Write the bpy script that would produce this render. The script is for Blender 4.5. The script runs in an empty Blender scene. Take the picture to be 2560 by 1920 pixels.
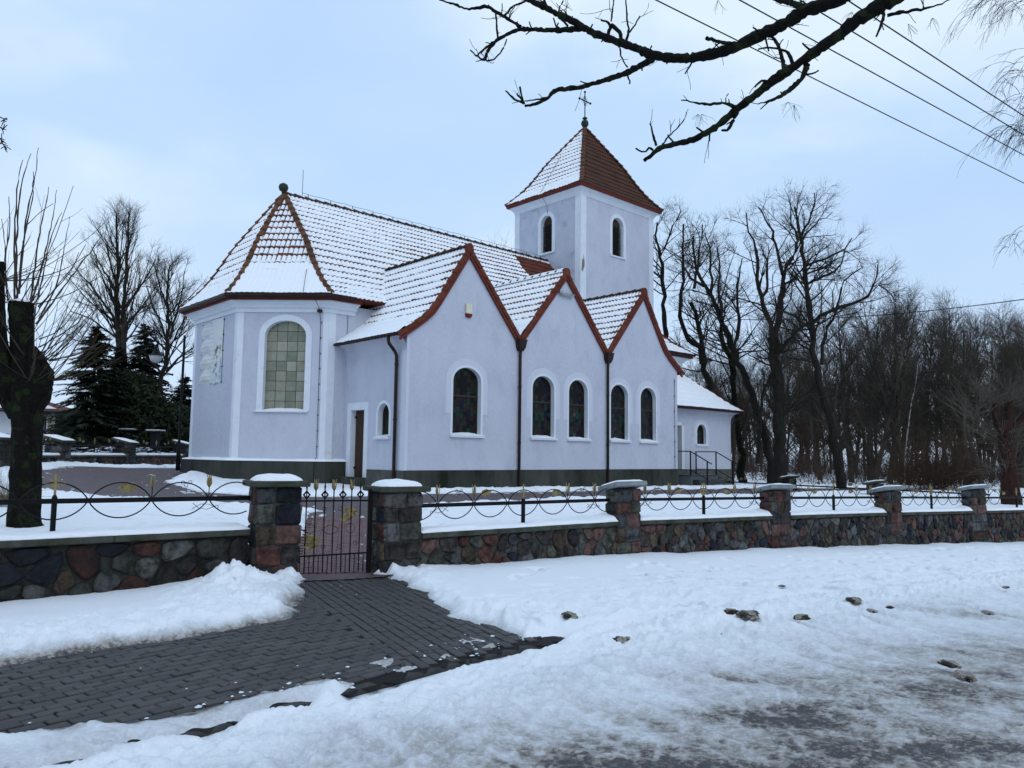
import bpy, bmesh, math, random
import numpy as np
from mathutils import Vector, Matrix
from mathutils.geometry import tessellate_polygon
random.seed(7)
RNG = np.random.default_rng(11)
SC = bpy.context.scene
COL = SC.collection
R = math.radians
PI = math.pi

# ------------------------------------------------------------------ camera
PITCH, ROLL = R(5.302), R(0.6994)
Fw = Vector((0, math.cos(PITCH), math.sin(PITCH)))
R0 = Vector((1, 0, 0))
U0 = R0.cross(Fw)
Rt = R0 * math.cos(ROLL) + U0 * math.sin(ROLL)
Up = U0 * math.cos(ROLL) - R0 * math.sin(ROLL)
cam = bpy.data.cameras.new("camera")
cam.sensor_width = 36.0
cam.lens = 1915 / 2560 * 36
cam.clip_start, cam.clip_end = 0.1, 3000
camo = bpy.data.objects.new("camera", cam)
COL.objects.link(camo)
M3 = Matrix((Rt, Up, -Fw)).transposed()
camo.matrix_world = Matrix.Translation((0, 0, 1.6)) @ M3.to_4x4()
SC.camera = camo

# ------------------------------------------------------------------ sky, sun, exposure
SUN_EL, SUN_AZ = R(38), R(152)
world = bpy.data.worlds.new("World")
SC.world = world
world.use_nodes = True
nt = world.node_tree
nt.nodes.clear()
N = nt.nodes.new
out = N('ShaderNodeOutputWorld'); bg = N('ShaderNodeBackground')
sky = N('ShaderNodeTexSky'); sky.sky_type = 'NISHITA'; sky.sun_disc = False
sky.sun_elevation = SUN_EL; sky.sun_rotation = SUN_AZ
tc = N('ShaderNodeTexCoord'); mp = N('ShaderNodeMapping'); mp.inputs['Scale'].default_value = (1, 1, 2.2)
mp.inputs['Location'].default_value = (2.3, 0.4, 0.0)
nz = N('ShaderNodeTexNoise'); nz.inputs['Scale'].default_value = 2.1; nz.inputs['Detail'].default_value = 6; nz.inputs['Roughness'].default_value = 0.46
cr = N('ShaderNodeValToRGB')
cr.color_ramp.elements[0].position = 0.30; cr.color_ramp.elements[0].color = (5.2, 7.35, 10.4, 1)
cr.color_ramp.elements[1].position = 0.68; cr.color_ramp.elements[1].color = (8.3, 9.8, 11.2, 1)
e = cr.color_ramp.elements.new(0.52); e.color = (5.9, 8.0, 10.8, 1)
mx = N('ShaderNodeMix'); mx.data_type = 'RGBA'; mx.inputs[0].default_value = 0.9
L = nt.links.new
L(tc.outputs['Generated'], mp.inputs['Vector']); L(mp.outputs['Vector'], nz.inputs['Vector']); L(nz.outputs['Fac'], cr.inputs['Fac'])
sx = N('ShaderNodeSeparateXYZ'); L(tc.outputs['Generated'], sx.inputs[0])
hm = N('ShaderNodeMapRange'); hm.inputs['From Min'].default_value = 0.02; hm.inputs['From Max'].default_value = 0.34; hm.inputs['To Min'].default_value = 0.62; hm.inputs['To Max'].default_value = 0.0; L(sx.outputs['Z'], hm.inputs['Value'])
hx = N('ShaderNodeMix'); hx.data_type = 'RGBA'; L(hm.outputs[0], hx.inputs[0]); L(cr.outputs['Color'], hx.inputs[6]); hx.inputs[7].default_value = (7.3, 8.7, 10.6, 1)
L(sky.outputs['Color'], mx.inputs[6]); L(hx.outputs[2], mx.inputs[7]); L(mx.outputs[2], bg.inputs['Color'])
bg.inputs['Strength'].default_value = 0.1
L(bg.outputs[0], out.inputs['Surface'])
sl = bpy.data.lights.new("sun", 'SUN'); sl.energy = 0.6; sl.angle = R(40); sl.color = (1.0, 0.98, 0.95)
so = bpy.data.objects.new("sun", sl); COL.objects.link(so)
sd = Vector((math.sin(SUN_AZ) * math.cos(SUN_EL), math.cos(SUN_AZ) * math.cos(SUN_EL), math.sin(SUN_EL)))
so.rotation_euler = sd.to_track_quat('Z', 'Y').to_euler()
so.location = sd * 60
SC.view_settings.view_transform = 'Standard'
SC.view_settings.look = 'None'
SC.view_settings.gamma = 1.0
SC.view_settings.use_curve_mapping = False
SC.view_settings.exposure = 0.0
SC.cycles.max_bounces = 6
SC.cycles.diffuse_bounces = 3
SC.cycles.transparent_max_bounces = 4

# ------------------------------------------------------------------ helpers: noise
_T = np.random.default_rng(5).random((256, 256))
def vnoise(x, y, seed=0):
    x = np.asarray(x, float) + seed * 17.31; y = np.asarray(y, float) + seed * 9.77
    xi = np.floor(x).astype(int); yi = np.floor(y).astype(int)
    fx = x - xi; fy = y - yi
    fx = fx * fx * (3 - 2 * fx); fy = fy * fy * (3 - 2 * fy)
    a = _T[xi & 255, yi & 255]; b = _T[(xi + 1) & 255, yi & 255]
    c = _T[xi & 255, (yi + 1) & 255]; d = _T[(xi + 1) & 255, (yi + 1) & 255]
    return (a * (1 - fx) + b * fx) * (1 - fy) + (c * (1 - fx) + d * fx) * fy
def fbm(x, y, o=4, seed=0, g=0.5):
    s = 0; a = 1; n = 0
    for i in range(o):
        th = 0.6 * i
        xx = x * math.cos(th) - y * math.sin(th); yy = x * math.sin(th) + y * math.cos(th)
        s = s + a * vnoise(xx * 2 ** i, yy * 2 ** i, seed + i * 3); n += a; a *= g
    return s / n
def billow(x, y, o=3, seed=0, g=0.55):
    s = 0; a = 1; n = 0
    for i in range(o):
        th = 0.9 * i + 0.3
        xx = x * math.cos(th) - y * math.sin(th); yy = x * math.sin(th) + y * math.cos(th)
        s = s + a * (1 - np.abs(2 * vnoise(xx * 2 ** i, yy * 2 ** i, seed + i * 5) - 1)); n += a; a *= g
    return s / n
def sstep(a, b, x):
    t = np.clip((np.asarray(x, float) - a) / (b - a), 0, 1)
    return t * t * (3 - 2 * t)

# ------------------------------------------------------------------ helpers: materials
def nodes_of(name):
    m = bpy.data.materials.new(name); m.use_nodes = True
    t = m.node_tree; b = t.nodes['Principled BSDF']
    return m, t, b, t.nodes.new, t.links.new
def mat(name, col, col2=None, scale=4.0, rough=0.8, rough2=None, bump=0.0, bscale=30.0, detail=6, spec=0.14, ramp=(0.35, 0.65), rnd=0.0, stretch=(1, 1, 1), metal=0.0, col3=None, scale3=1.0, ramp3=(0.55, 0.7), bdist=0.02):
    m, t, b, N, L = nodes_of(name)
    b.inputs['Roughness'].default_value = rough; b.inputs['Specular IOR Level'].default_value = spec; b.inputs['Metallic'].default_value = metal
    b.inputs['Base Color'].default_value = (*col, 1)
    tc = N('ShaderNodeTexCoord'); mp = N('ShaderNodeMapping'); mp.inputs['Scale'].default_value = stretch
    L(tc.outputs['Object'], mp.inputs['Vector'])
    cur = None
    if col2 is not None:
        n = N('ShaderNodeTexNoise'); n.inputs['Scale'].default_value = scale; n.inputs['Detail'].default_value = detail; n.inputs['Roughness'].default_value = 0.6
        L(mp.outputs['Vector'], n.inputs['Vector'])
        r = N('ShaderNodeValToRGB'); r.color_ramp.elements[0].position = ramp[0]; r.color_ramp.elements[1].position = ramp[1]
        r.color_ramp.elements[0].color = (*col, 1); r.color_ramp.elements[1].color = (*col2, 1)
        L(n.outputs['Fac'], r.inputs['Fac']); cur = r.outputs['Color']
        if rough2 is not None:
            q = N('ShaderNodeMapRange'); q.inputs['To Min'].default_value = rough; q.inputs['To Max'].default_value = rough2
            q.inputs['From Min'].default_value = ramp[0]; q.inputs['From Max'].default_value = ramp[1]
            L(n.outputs['Fac'], q.inputs['Value']); L(q.outputs[0], b.inputs['Roughness'])
    if col3 is not None:
        n3 = N('ShaderNodeTexNoise'); n3.inputs['Scale'].default_value = scale3; n3.inputs['Detail'].default_value = 5; n3.inputs['Roughness'].default_value = 0.65
        L(mp.outputs['Vector'], n3.inputs['Vector'])
        q3 = N('ShaderNodeMapRange'); q3.inputs['From Min'].default_value = ramp3[0]; q3.inputs['From Max'].default_value = ramp3[1]
        L(n3.outputs['Fac'], q3.inputs['Value'])
        mx = N('ShaderNodeMix'); mx.data_type = 'RGBA'; L(q3.outputs[0], mx.inputs[0])
        if cur is not None: L(cur, mx.inputs[6])
        else: mx.inputs[6].default_value = (*col, 1)
        mx.inputs[7].default_value = (*col3, 1); cur = mx.outputs[2]
    if rnd > 0:
        oi = N('ShaderNodeObjectInfo'); h = N('ShaderNodeHueSaturation')
        q = N('ShaderNodeMapRange'); q.inputs['To Min'].default_value = 1 - rnd; q.inputs['To Max'].default_value = 1 + rnd
        L(oi.outputs['Random'], q.inputs['Value']); L(q.outputs[0], h.inputs['Value'])
        if cur is not None: L(cur, h.inputs['Color'])
        else: h.inputs['Color'].default_value = (*col, 1)
        cur = h.outputs['Color']
    if cur is not None: L(cur, b.inputs['Base Color'])
    if bump > 0:
        n2 = N('ShaderNodeTexNoise'); n2.inputs['Scale'].default_value = bscale; n2.inputs['Detail'].default_value = 5
        L(mp.outputs['Vector'], n2.inputs['Vector'])
        bp = N('ShaderNodeBump'); bp.inputs['Strength'].default_value = bump; bp.inputs['Distance'].default_value = bdist
        L(n2.outputs['Fac'], bp.inputs['Height']); L(bp.outputs[0], b.inputs['Normal'])
    return m

def snow_material(name, white=(0.86, 0.875, 0.90)):
    """snow whose trodden-in dirt comes from the sheet's own 'dirt' attribute: clean, grey slush, brown, wet asphalt"""
    m, t, b, N, L = nodes_of(name)
    at = N('ShaderNodeAttribute'); at.attribute_name = 'dirt'
    tc = N('ShaderNodeTexCoord')
    n4 = N('ShaderNodeTexNoise'); n4.inputs['Scale'].default_value = 30; n4.inputs['Detail'].default_value = 6; n4.inputs['Roughness'].default_value = 0.7; L(tc.outputs['Object'], n4.inputs['Vector'])
    n1 = N('ShaderNodeTexNoise'); n1.inputs['Scale'].default_value = 7; n1.inputs['Detail'].default_value = 9; n1.inputs['Roughness'].default_value = 0.68
    L(tc.outputs['Object'], n1.inputs['Vector'])
    sub = N('ShaderNodeMath'); sub.operation = 'SUBTRACT'; sub.inputs[1].default_value = 0.5; L(n1.outputs['Fac'], sub.inputs[0])
    mul = N('ShaderNodeMath'); mul.operation = 'MULTIPLY_ADD'; mul.inputs[1].default_value = 1.5; L(sub.outputs[0], mul.inputs[0]); mul.inputs[2].default_value = 1.0
    dm = N('ShaderNodeMath'); dm.operation = 'MULTIPLY'; L(at.outputs['Fac'], dm.inputs[0]); L(mul.outputs[0], dm.inputs[1])
    sp = N('ShaderNodeMapRange'); sp.inputs['From Min'].default_value = 0.44; sp.inputs['From Max'].default_value = 0.60; sp.inputs['To Min'].default_value = 1.08; sp.inputs['To Max'].default_value = 0.68
    L(n4.outputs['Fac'], sp.inputs['Value']); dq = N('ShaderNodeMath'); dq.operation = 'MULTIPLY'; L(dm.outputs[0], dq.inputs[0]); L(sp.outputs[0], dq.inputs[1]); dm = dq
    cr = N('ShaderNodeValToRGB'); E = cr.color_ramp.elements
    E[0].position = 0.02; E[0].color = (*white, 1)
    E[1].position = 1.0; E[1].color = (0.030, 0.028, 0.030, 1)
    for p, c in ((0.16, (0.68, 0.70, 0.73)), (0.36, (0.49, 0.485, 0.485)), (0.54, (0.34, 0.318, 0.295)), (0.72, (0.185, 0.160, 0.140)), (0.86, (0.078, 0.066, 0.060))):
        e = E.new(p); e.color = (*c, 1)
    L(dm.outputs[0], cr.inputs['Fac']); L(cr.outputs['Color'], b.inputs['Base Color'])
    rr = N('ShaderNodeMapRange'); rr.inputs['From Min'].default_value = 0.05; rr.inputs['From Max'].default_value = 0.6
    rr.inputs['To Min'].default_value = 0.75; rr.inputs['To Max'].default_value = 0.30
    L(dm.outputs[0], rr.inputs['Value']); L(rr.outputs[0], b.inputs['Roughness'])
    ss = N('ShaderNodeMapRange'); ss.inputs['From Min'].default_value = 0.1; ss.inputs['From Max'].default_value = 0.5; ss.inputs['To Min'].default_value = 0.15; ss.inputs['To Max'].default_value = 0.5; L(dm.outputs[0], ss.inputs['Value']); L(ss.outputs[0], b.inputs['Specular IOR Level'])
    n2 = N('ShaderNodeTexNoise'); n2.inputs['Scale'].default_value = 38; n2.inputs['Detail'].default_value = 8; n2.inputs['Roughness'].default_value = 0.65
    L(tc.outputs['Object'], n2.inputs['Vector'])
    bp = N('ShaderNodeBump'); bp.inputs['Strength'].default_value = 0.75; bp.inputs['Distance'].default_value = 0.022
    L(n2.outputs['Fac'], bp.inputs['Height']); L(bp.outputs[0], b.inputs['Normal'])
    return m

M = {}
M['snow'] = snow_material('snow')
M['lavender'] = mat('lavender_plaster', (0.455, 0.475, 0.555), (0.515, 0.533, 0.608), 0.9, 0.9, bump=0.8, bscale=11, ramp=(0.3, 0.7), spec=0.1, col3=(0.40, 0.415, 0.475), scale3=1.5, ramp3=(0.52, 0.80), bdist=0.035, stretch=(1, 1, 0.6))
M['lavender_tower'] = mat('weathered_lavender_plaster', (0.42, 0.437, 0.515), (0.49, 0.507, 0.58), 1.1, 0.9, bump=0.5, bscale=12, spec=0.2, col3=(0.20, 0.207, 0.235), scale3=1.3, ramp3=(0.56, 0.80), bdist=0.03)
M['lavender_band'] = mat('pale_lavender_band', (0.535, 0.555, 0.63), (0.57, 0.585, 0.66), 3, 0.9, bump=0.2, bscale=30, spec=0.2)
M['white'] = mat('white_paint', (0.61, 0.65, 0.71), (0.67, 0.70, 0.75), 2.5, 0.85, bump=0.25, bscale=30, spec=0.2, col3=(0.43, 0.455, 0.48), scale3=3.0, ramp3=(0.6, 0.85))
M['plinth'] = mat('mossy_concrete', (0.024, 0.027, 0.021), (0.075, 0.076, 0.068), 2.2, 0.9, bump=0.5, bscale=40, ramp=(0.3, 0.72), stretch=(1, 1, 0.35), col3=(0.012, 0.015, 0.009), scale3=1.1, ramp3=(0.48, 0.66))
M['plinth_light'] = mat('grey_concrete', (0.065, 0.068, 0.062), (0.115, 0.115, 0.105), 3, 0.9, bump=0.5, bscale=40, stretch=(1, 1, 0.5), col3=(0.05, 0.055, 0.04), scale3=1.2)
M['tile'] = mat('red_clay_tile', (0.085, 0.026, 0.018), (0.145, 0.043, 0.025), 1.6, 0.75, bump=0.2, bscale=25, col3=(0.055, 0.035, 0.025), scale3=0.9, ramp3=(0.5, 0.72), rnd=0.25)
M['tile_brown'] = mat('brown_clay_tile', (0.052, 0.023, 0.015), (0.075, 0.034, 0.021), 1.5, 0.75, bump=0.2, bscale=25, col3=(0.045, 0.035, 0.022), scale3=0.8, rnd=0.2)
M['hip'] = mat('hip_tile_clay', (0.095, 0.036, 0.020), (0.14, 0.052, 0.026), 3, 0.8, bump=0.3, bscale=30, col3=(0.075, 0.055, 0.030), scale3=3.5, ramp3=(0.45, 0.65), rnd=0.3)
M['verge'] = mat('verge_tile_clay', (0.105, 0.026, 0.016), (0.145, 0.037, 0.020), 3, 0.75, bump=0.2, bscale=30, col3=(0.12, 0.042, 0.025), scale3=2.2, ramp3=(0.52, 0.75), rnd=0.18)
M['gutter'] = mat('brown_gutter', (0.020, 0.011, 0.010), (0.032, 0.017, 0.014), 4, 0.45, spec=0.16)
M['fascia'] = mat('dark_red_board', (0.10, 0.022, 0.016), (0.14, 0.032, 0.022), 3, 0.7)
M['black'] = mat('black_iron', (0.004, 0.004, 0.005), (0.009, 0.008, 0.009), 8, 0.5, spec=0.10)
M['gold'] = mat('weathered_gold_paint', (0.21, 0.155, 0.055), (0.30, 0.235, 0.10), 30, 0.5, spec=0.5, col3=(0.09, 0.06, 0.025), scale3=14, ramp3=(0.52, 0.66), metal=0.25)
M['door'] = mat('brown_door_board', (0.040, 0.022, 0.015), (0.058, 0.034, 0.024), 6, 0.6, stretch=(6, 6, 0.5), bump=0.2, bscale=20)
M['dark'] = mat('dark_recess', (0.012, 0.012, 0.014), rough=0.6)
M['lead'] = mat('window_lead', (0.010, 0.0095, 0.009), rough=0.5)
GL = []
for i, c in enumerate(((0.015, 0.012, 0.010), (0.022, 0.016, 0.013), (0.004, 0.004, 0.005), (0.008, 0.032, 0.022), (0.005, 0.006, 0.024), (0.026, 0.010, 0.009), (0.024, 0.020, 0.013), (0.045, 0.045, 0.050))):
    g = mat('stained_glass_%d' % i, c, tuple(min(1, q * 1.2) for q in c), 6, 0.3, spec=0.12, bump=0.15, bscale=14)
    GL.append(g)
AG = []
for i, c in enumerate(((0.160, 0.170, 0.125), (0.20, 0.205, 0.150), (0.235, 0.235, 0.185), (0.135, 0.145, 0.100), (0.20, 0.19, 0.135))):
    AG.append(mat('cathedral_glass_%d' % i, c, tuple(q * 1.25 for q in c), 5, 0.2, spec=0.5, bump=0.35, bscale=9))
M['slate_step'] = mat('dark_step_tile', (0.020, 0.021, 0.024), (0.032, 0.033, 0.036), 6, 0.35, spec=0.5)
M['grey_paint'] = mat('grey_painted_concrete', (0.085, 0.098, 0.105), (0.11, 0.122, 0.128), 3, 0.8)
M['mortar'] = mat('dark_mortar', (0.030, 0.030, 0.028), (0.088, 0.086, 0.080), 5, 0.95, bump=0.6, bscale=60)
M['coping'] = mat('grey_green_coping', (0.040, 0.042, 0.032), (0.075, 0.076, 0.064), 3, 0.9, bump=0.4, bscale=60, col3=(0.028, 0.033, 0.018), scale3=2.0, ramp3=(0.5, 0.7))
M['cap_grey'] = mat('pale_grey_slab', (0.16, 0.18, 0.19), (0.24, 0.265, 0.275), 5, 0.9, bump=0.4, bscale=50, col3=(0.07, 0.075, 0.065), scale3=7)
ST = []
ST_DARK = []
def mute(c, k): g = sum(c) / 3; return tuple(k * (0.70 * q + 0.30 * g) for q in c)
for i, (a, b, c) in enumerate((((0.105, 0.030, 0.021), (0.155, 0.052, 0.036), (0.05, 0.017, 0.013)), ((0.13, 0.055, 0.042), (0.18, 0.085, 0.066), (0.075, 0.034, 0.028)), ((0.013, 0.016, 0.028), (0.022, 0.027, 0.045), (0.008, 0.009, 0.014)),
        ((0.080, 0.082, 0.085), (0.145, 0.145, 0.145), (0.035, 0.036, 0.040)), ((0.060, 0.062, 0.045), (0.105, 0.105, 0.080), (0.025, 0.030, 0.020)), ((0.085, 0.058, 0.032), (0.135, 0.090, 0.050), (0.035, 0.024, 0.015)),
        ((0.045, 0.036, 0.034), (0.075, 0.060, 0.055), (0.020, 0.017, 0.017)), ((0.035, 0.040, 0.046), (0.062, 0.068, 0.075), (0.014, 0.016, 0.020)), ((0.13, 0.125, 0.115), (0.19, 0.185, 0.17), (0.06, 0.058, 0.052)))):
    ST.append(mat('fieldstone_%d' % i, mute(a, .70), mute(b, .76), 18, 0.75, bump=0.9, bscale=22, col3=mute(c, .6), scale3=7, ramp3=(0.44, 0.62), rnd=0.35, spec=0.14))
ST_W = [0.09, 0.08, 0.12, 0.15, 0.18, 0.11, 0.15, 0.10, 0.03]
for i, (a, b, c) in enumerate((((0.030, 0.012, 0.009), (0.052, 0.020, 0.015), (0.014, 0.008, 0.007)), ((0.008, 0.010, 0.015), (0.014, 0.017, 0.023), (0.005, 0.006, 0.008)), ((0.024, 0.025, 0.019), (0.050, 0.050, 0.042), (0.010, 0.012, 0.008)), ((0.030, 0.020, 0.012), (0.046, 0.031, 0.019), (0.013, 0.010, 0.007)), ((0.016, 0.014, 0.013), (0.030, 0.026, 0.024), (0.008, 0.008, 0.007)), ((0.045, 0.046, 0.044), (0.085, 0.085, 0.078), (0.018, 0.019, 0.017)))):
    ST_DARK.append(mat('wet_fieldstone_%d' % i, a, b, 14, 0.7, bump=0.9, bscale=22, col3=c, scale3=6, ramp3=(0.44, 0.60), rnd=0.35, spec=0.2))
M['mortar_dark'] = mat('wet_dark_mortar', (0.012, 0.012, 0.010), (0.040, 0.040, 0.036), 5, 0.95, bump=0.6, bscale=60)
M['paver'] = mat('grey_paver', (0.037, 0.0335, 0.0325), (0.058, 0.053, 0.051), 11, 0.5, rough2=0.72, bump=0.4, bscale=120, rnd=0.28, spec=0.45)
M['paver_joint'] = mat('wet_joint_sand', (0.007, 0.0065, 0.006), (0.012, 0.011, 0.010), 20, 0.7, bump=0.3, bscale=90)
M['paver_red'] = mat('red_paver', (0.105, 0.050, 0.050), (0.145, 0.076, 0.074), 9, 0.5, rough2=0.7, bump=0.3, bscale=90, rnd=0.2, spec=0.45)
M['kerb'] = mat('kerb_concrete', (0.035, 0.035, 0.035), (0.06, 0.058, 0.055), 8, 0.7, bump=0.4, bscale=60)
M['bark'] = mat('dark_bark', (0.012, 0.0105, 0.009), (0.026, 0.022, 0.018), 5, 0.95, bump=0.8, bscale=22, stretch=(1, 1, 0.35), spec=0.15)
M['bark_moss'] = mat('mossy_bark', (0.004, 0.0036, 0.003), (0.008, 0.007, 0.0055), 14, 0.95, bump=1.0, bscale=20, spec=0.15, col3=(0.014, 0.021, 0.007), scale3=6.5, ramp3=(0.53, 0.60), bdist=0.05)
M['bark_red'] = mat('reddish_bark', (0.024, 0.011, 0.009), (0.042, 0.019, 0.015), 5, 0.95, bump=0.8, bscale=22, spec=0.15, col3=(0.02, 0.012, 0.010), scale3=3)
M['whip'] = mat('young_shoot_bark', (0.040, 0.030, 0.020), (0.065, 0.047, 0.032), 6, 0.8, spec=0.2)
M['twig'] = mat('twig_bark', (0.020, 0.017, 0.014), (0.034, 0.028, 0.022), 3, 0.9, spec=0.15)
M['twig_far'] = mat('woodland_bark', (0.044, 0.037, 0.030), (0.085, 0.070, 0.055), 0.6, 0.9, spec=0.1)
M['twig_brown'] = mat('brown_twig_bark', (0.052, 0.034, 0.024), (0.085, 0.055, 0.038), 0.8, 0.9, spec=0.1)
M['birch'] = mat('birch_bark', (0.30, 0.29, 0.27), (0.42, 0.41, 0.38), 6, 0.8, col3=(0.04, 0.035, 0.03), scale3=5, ramp3=(0.55, 0.62))
M['needle'] = mat('spruce_needles', (0.010, 0.018, 0.011), (0.022, 0.036, 0.020), 1.5, 0.85, spec=0.2)
M['needle_blue'] = mat('blue_spruce_needles', (0.012, 0.022, 0.020), (0.028, 0.045, 0.042), 1.5, 0.85, spec=0.2)
M['thuja'] = mat('thuja_foliage', (0.012, 0.020, 0.010), (0.028, 0.040, 0.018), 2, 0.85, spec=0.2)
M['dry_grass'] = mat('dry_grass', (0.16, 0.12, 0.07), (0.24, 0.19, 0.11), 4, 0.9)
M['lamp_glass'] = mat('frosted_lamp_glass', (0.34, 0.36, 0.36), (0.42, 0.44, 0.44), 4, 0.35)
M['cream'] = mat('cream_plastic', (0.62, 0.58, 0.44), (0.66, 0.62, 0.49), 6, 0.5)
M['red_lens'] = mat('red_plastic', (0.16, 0.015, 0.012), rough=0.3)
M['metal_grey'] = mat('grey_metal', (0.30, 0.31, 0.32), (0.38, 0.39, 0.39), 8, 0.4, metal=0.4)
M['finial'] = mat('patinated_copper', (0.018, 0.026, 0.018), (0.035, 0.045, 0.030), 8, 0.5, metal=0.3)
M['house_white'] = mat('house_render', (0.50, 0.52, 0.56), (0.56, 0.58, 0.62), 2, 0.9)
M['house_brown'] = mat('brown_boards', (0.035, 0.028, 0.024), (0.055, 0.045, 0.038), 3, 0.85, stretch=(8, 8, 0.5))
M['curtain'] = mat('beige_curtain', (0.26, 0.21, 0.15), (0.32, 0.27, 0.20), 4, 0.9)
M['clod'] = mat('dirty_ice', (0.15, 0.115, 0.085), (0.50, 0.47, 0.43), 9, 0.6, bump=0.6, bscale=40, col3=(0.030, 0.023, 0.018), scale3=7, ramp3=(0.47, 0.55))
M['dead_leaf'] = mat('dead_leaf', (0.020, 0.016, 0.012), (0.040, 0.030, 0.02), 20, 0.8)
M['terrain'] = mat('distant_snow', (0.66, 0.70, 0.76), (0.74, 0.78, 0.84), 0.08, 0.8, spec=0.2, bump=0.4, bscale=1.2, bdist=0.3)
M['spalled'] = mat('bare_render', (0.17, 0.13, 0.10), (0.23, 0.18, 0.14), 8, 0.95)
# ------------------------------------------------------------------ helpers: objects and meshes
def link(name, data, parent=None, loc=None, mw=None):
    o = bpy.data.objects.new(name, data); COL.objects.link(o)
    if parent is not None: o.parent = parent
    if loc is not None: o.location = loc
    if mw is not None: o.matrix_local = mw
    return o
def thing(name, label, cat, loc=(0, 0, 0), rz=0.0, group=None):
    o = bpy.data.objects.new(name, None); COL.objects.link(o)
    o.empty_display_size = 0.2; o.location = loc; o.rotation_euler = (0, 0, rz)
    o['label'] = label; o['category'] = cat; o['kind'] = 'thing'
    if group: o['group'] = group
    return o
def tag(o, label, cat, group=None):
    o['label'] = label; o['category'] = cat
    if group: o['group'] = group
    return o
def kind(o, k): o['kind'] = k; return o
def npmesh(name, V, F, m=None, smooth=True, attr=None, mi=None, mats=None):
    """V (n,3); F (k,3) or (k,4) int array, or a list of both"""
    V = np.ascontiguousarray(V, np.float32)
    Fs = F if isinstance(F, list) else [F]
    Fs = [np.asarray(f, np.int32) for f in Fs if len(f)]
    me = bpy.data.meshes.new(name)
    nl = sum(f.size for f in Fs); nf = sum(len(f) for f in Fs)
    me.vertices.add(len(V)); me.vertices.foreach_set('co', V.ravel())
    if nf:
        me.loops.add(nl); me.loops.foreach_set('vertex_index', np.concatenate([f.ravel() for f in Fs]))
        me.polygons.add(nf)
        tot = np.concatenate([np.full(len(f), f.shape[1], np.int32) for f in Fs])
        st = np.concatenate([[0], np.cumsum(tot)[:-1]]).astype(np.int32)
        me.polygons.foreach_set('loop_start', st); me.polygons.foreach_set('loop_total', tot)
        me.polygons.foreach_set('use_smooth', np.full(nf, smooth, bool))
    for q in (mats or ([m] if m else [])): me.materials.append(q)
    if mi is not None: me.polygons.foreach_set('material_index', np.asarray(mi, np.int32))
    if attr is not None:
        a = me.attributes.new('dirt', 'FLOAT', 'POINT'); a.data.foreach_set('value', np.ascontiguousarray(attr, np.float32))
    me.update(calc_edges=True); me.validate(verbose=False)
    return me
def gridmesh(name, P, mask=None, m=None, attr=None, smooth=True, tri=False):
    """P (R,C,3) grid of points, mask (R-1,C-1) faces to keep"""
    r, c = P.shape[:2]
    idx = np.arange(r * c).reshape(r, c)
    F = np.stack([idx[:-1, :-1], idx[:-1, 1:], idx[1:, 1:], idx[1:, :-1]], -1).reshape(-1, 4)
    if mask is not None: F = F[mask.reshape(-1)]
    used = np.zeros(r * c, bool); used[F.ravel()] = True
    new = np.cumsum(used) - 1
    V = P.reshape(-1, 3)[used]
    return npmesh(name, V, new[F], m, smooth, None if attr is None else np.asarray(attr).reshape(-1)[used])
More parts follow.
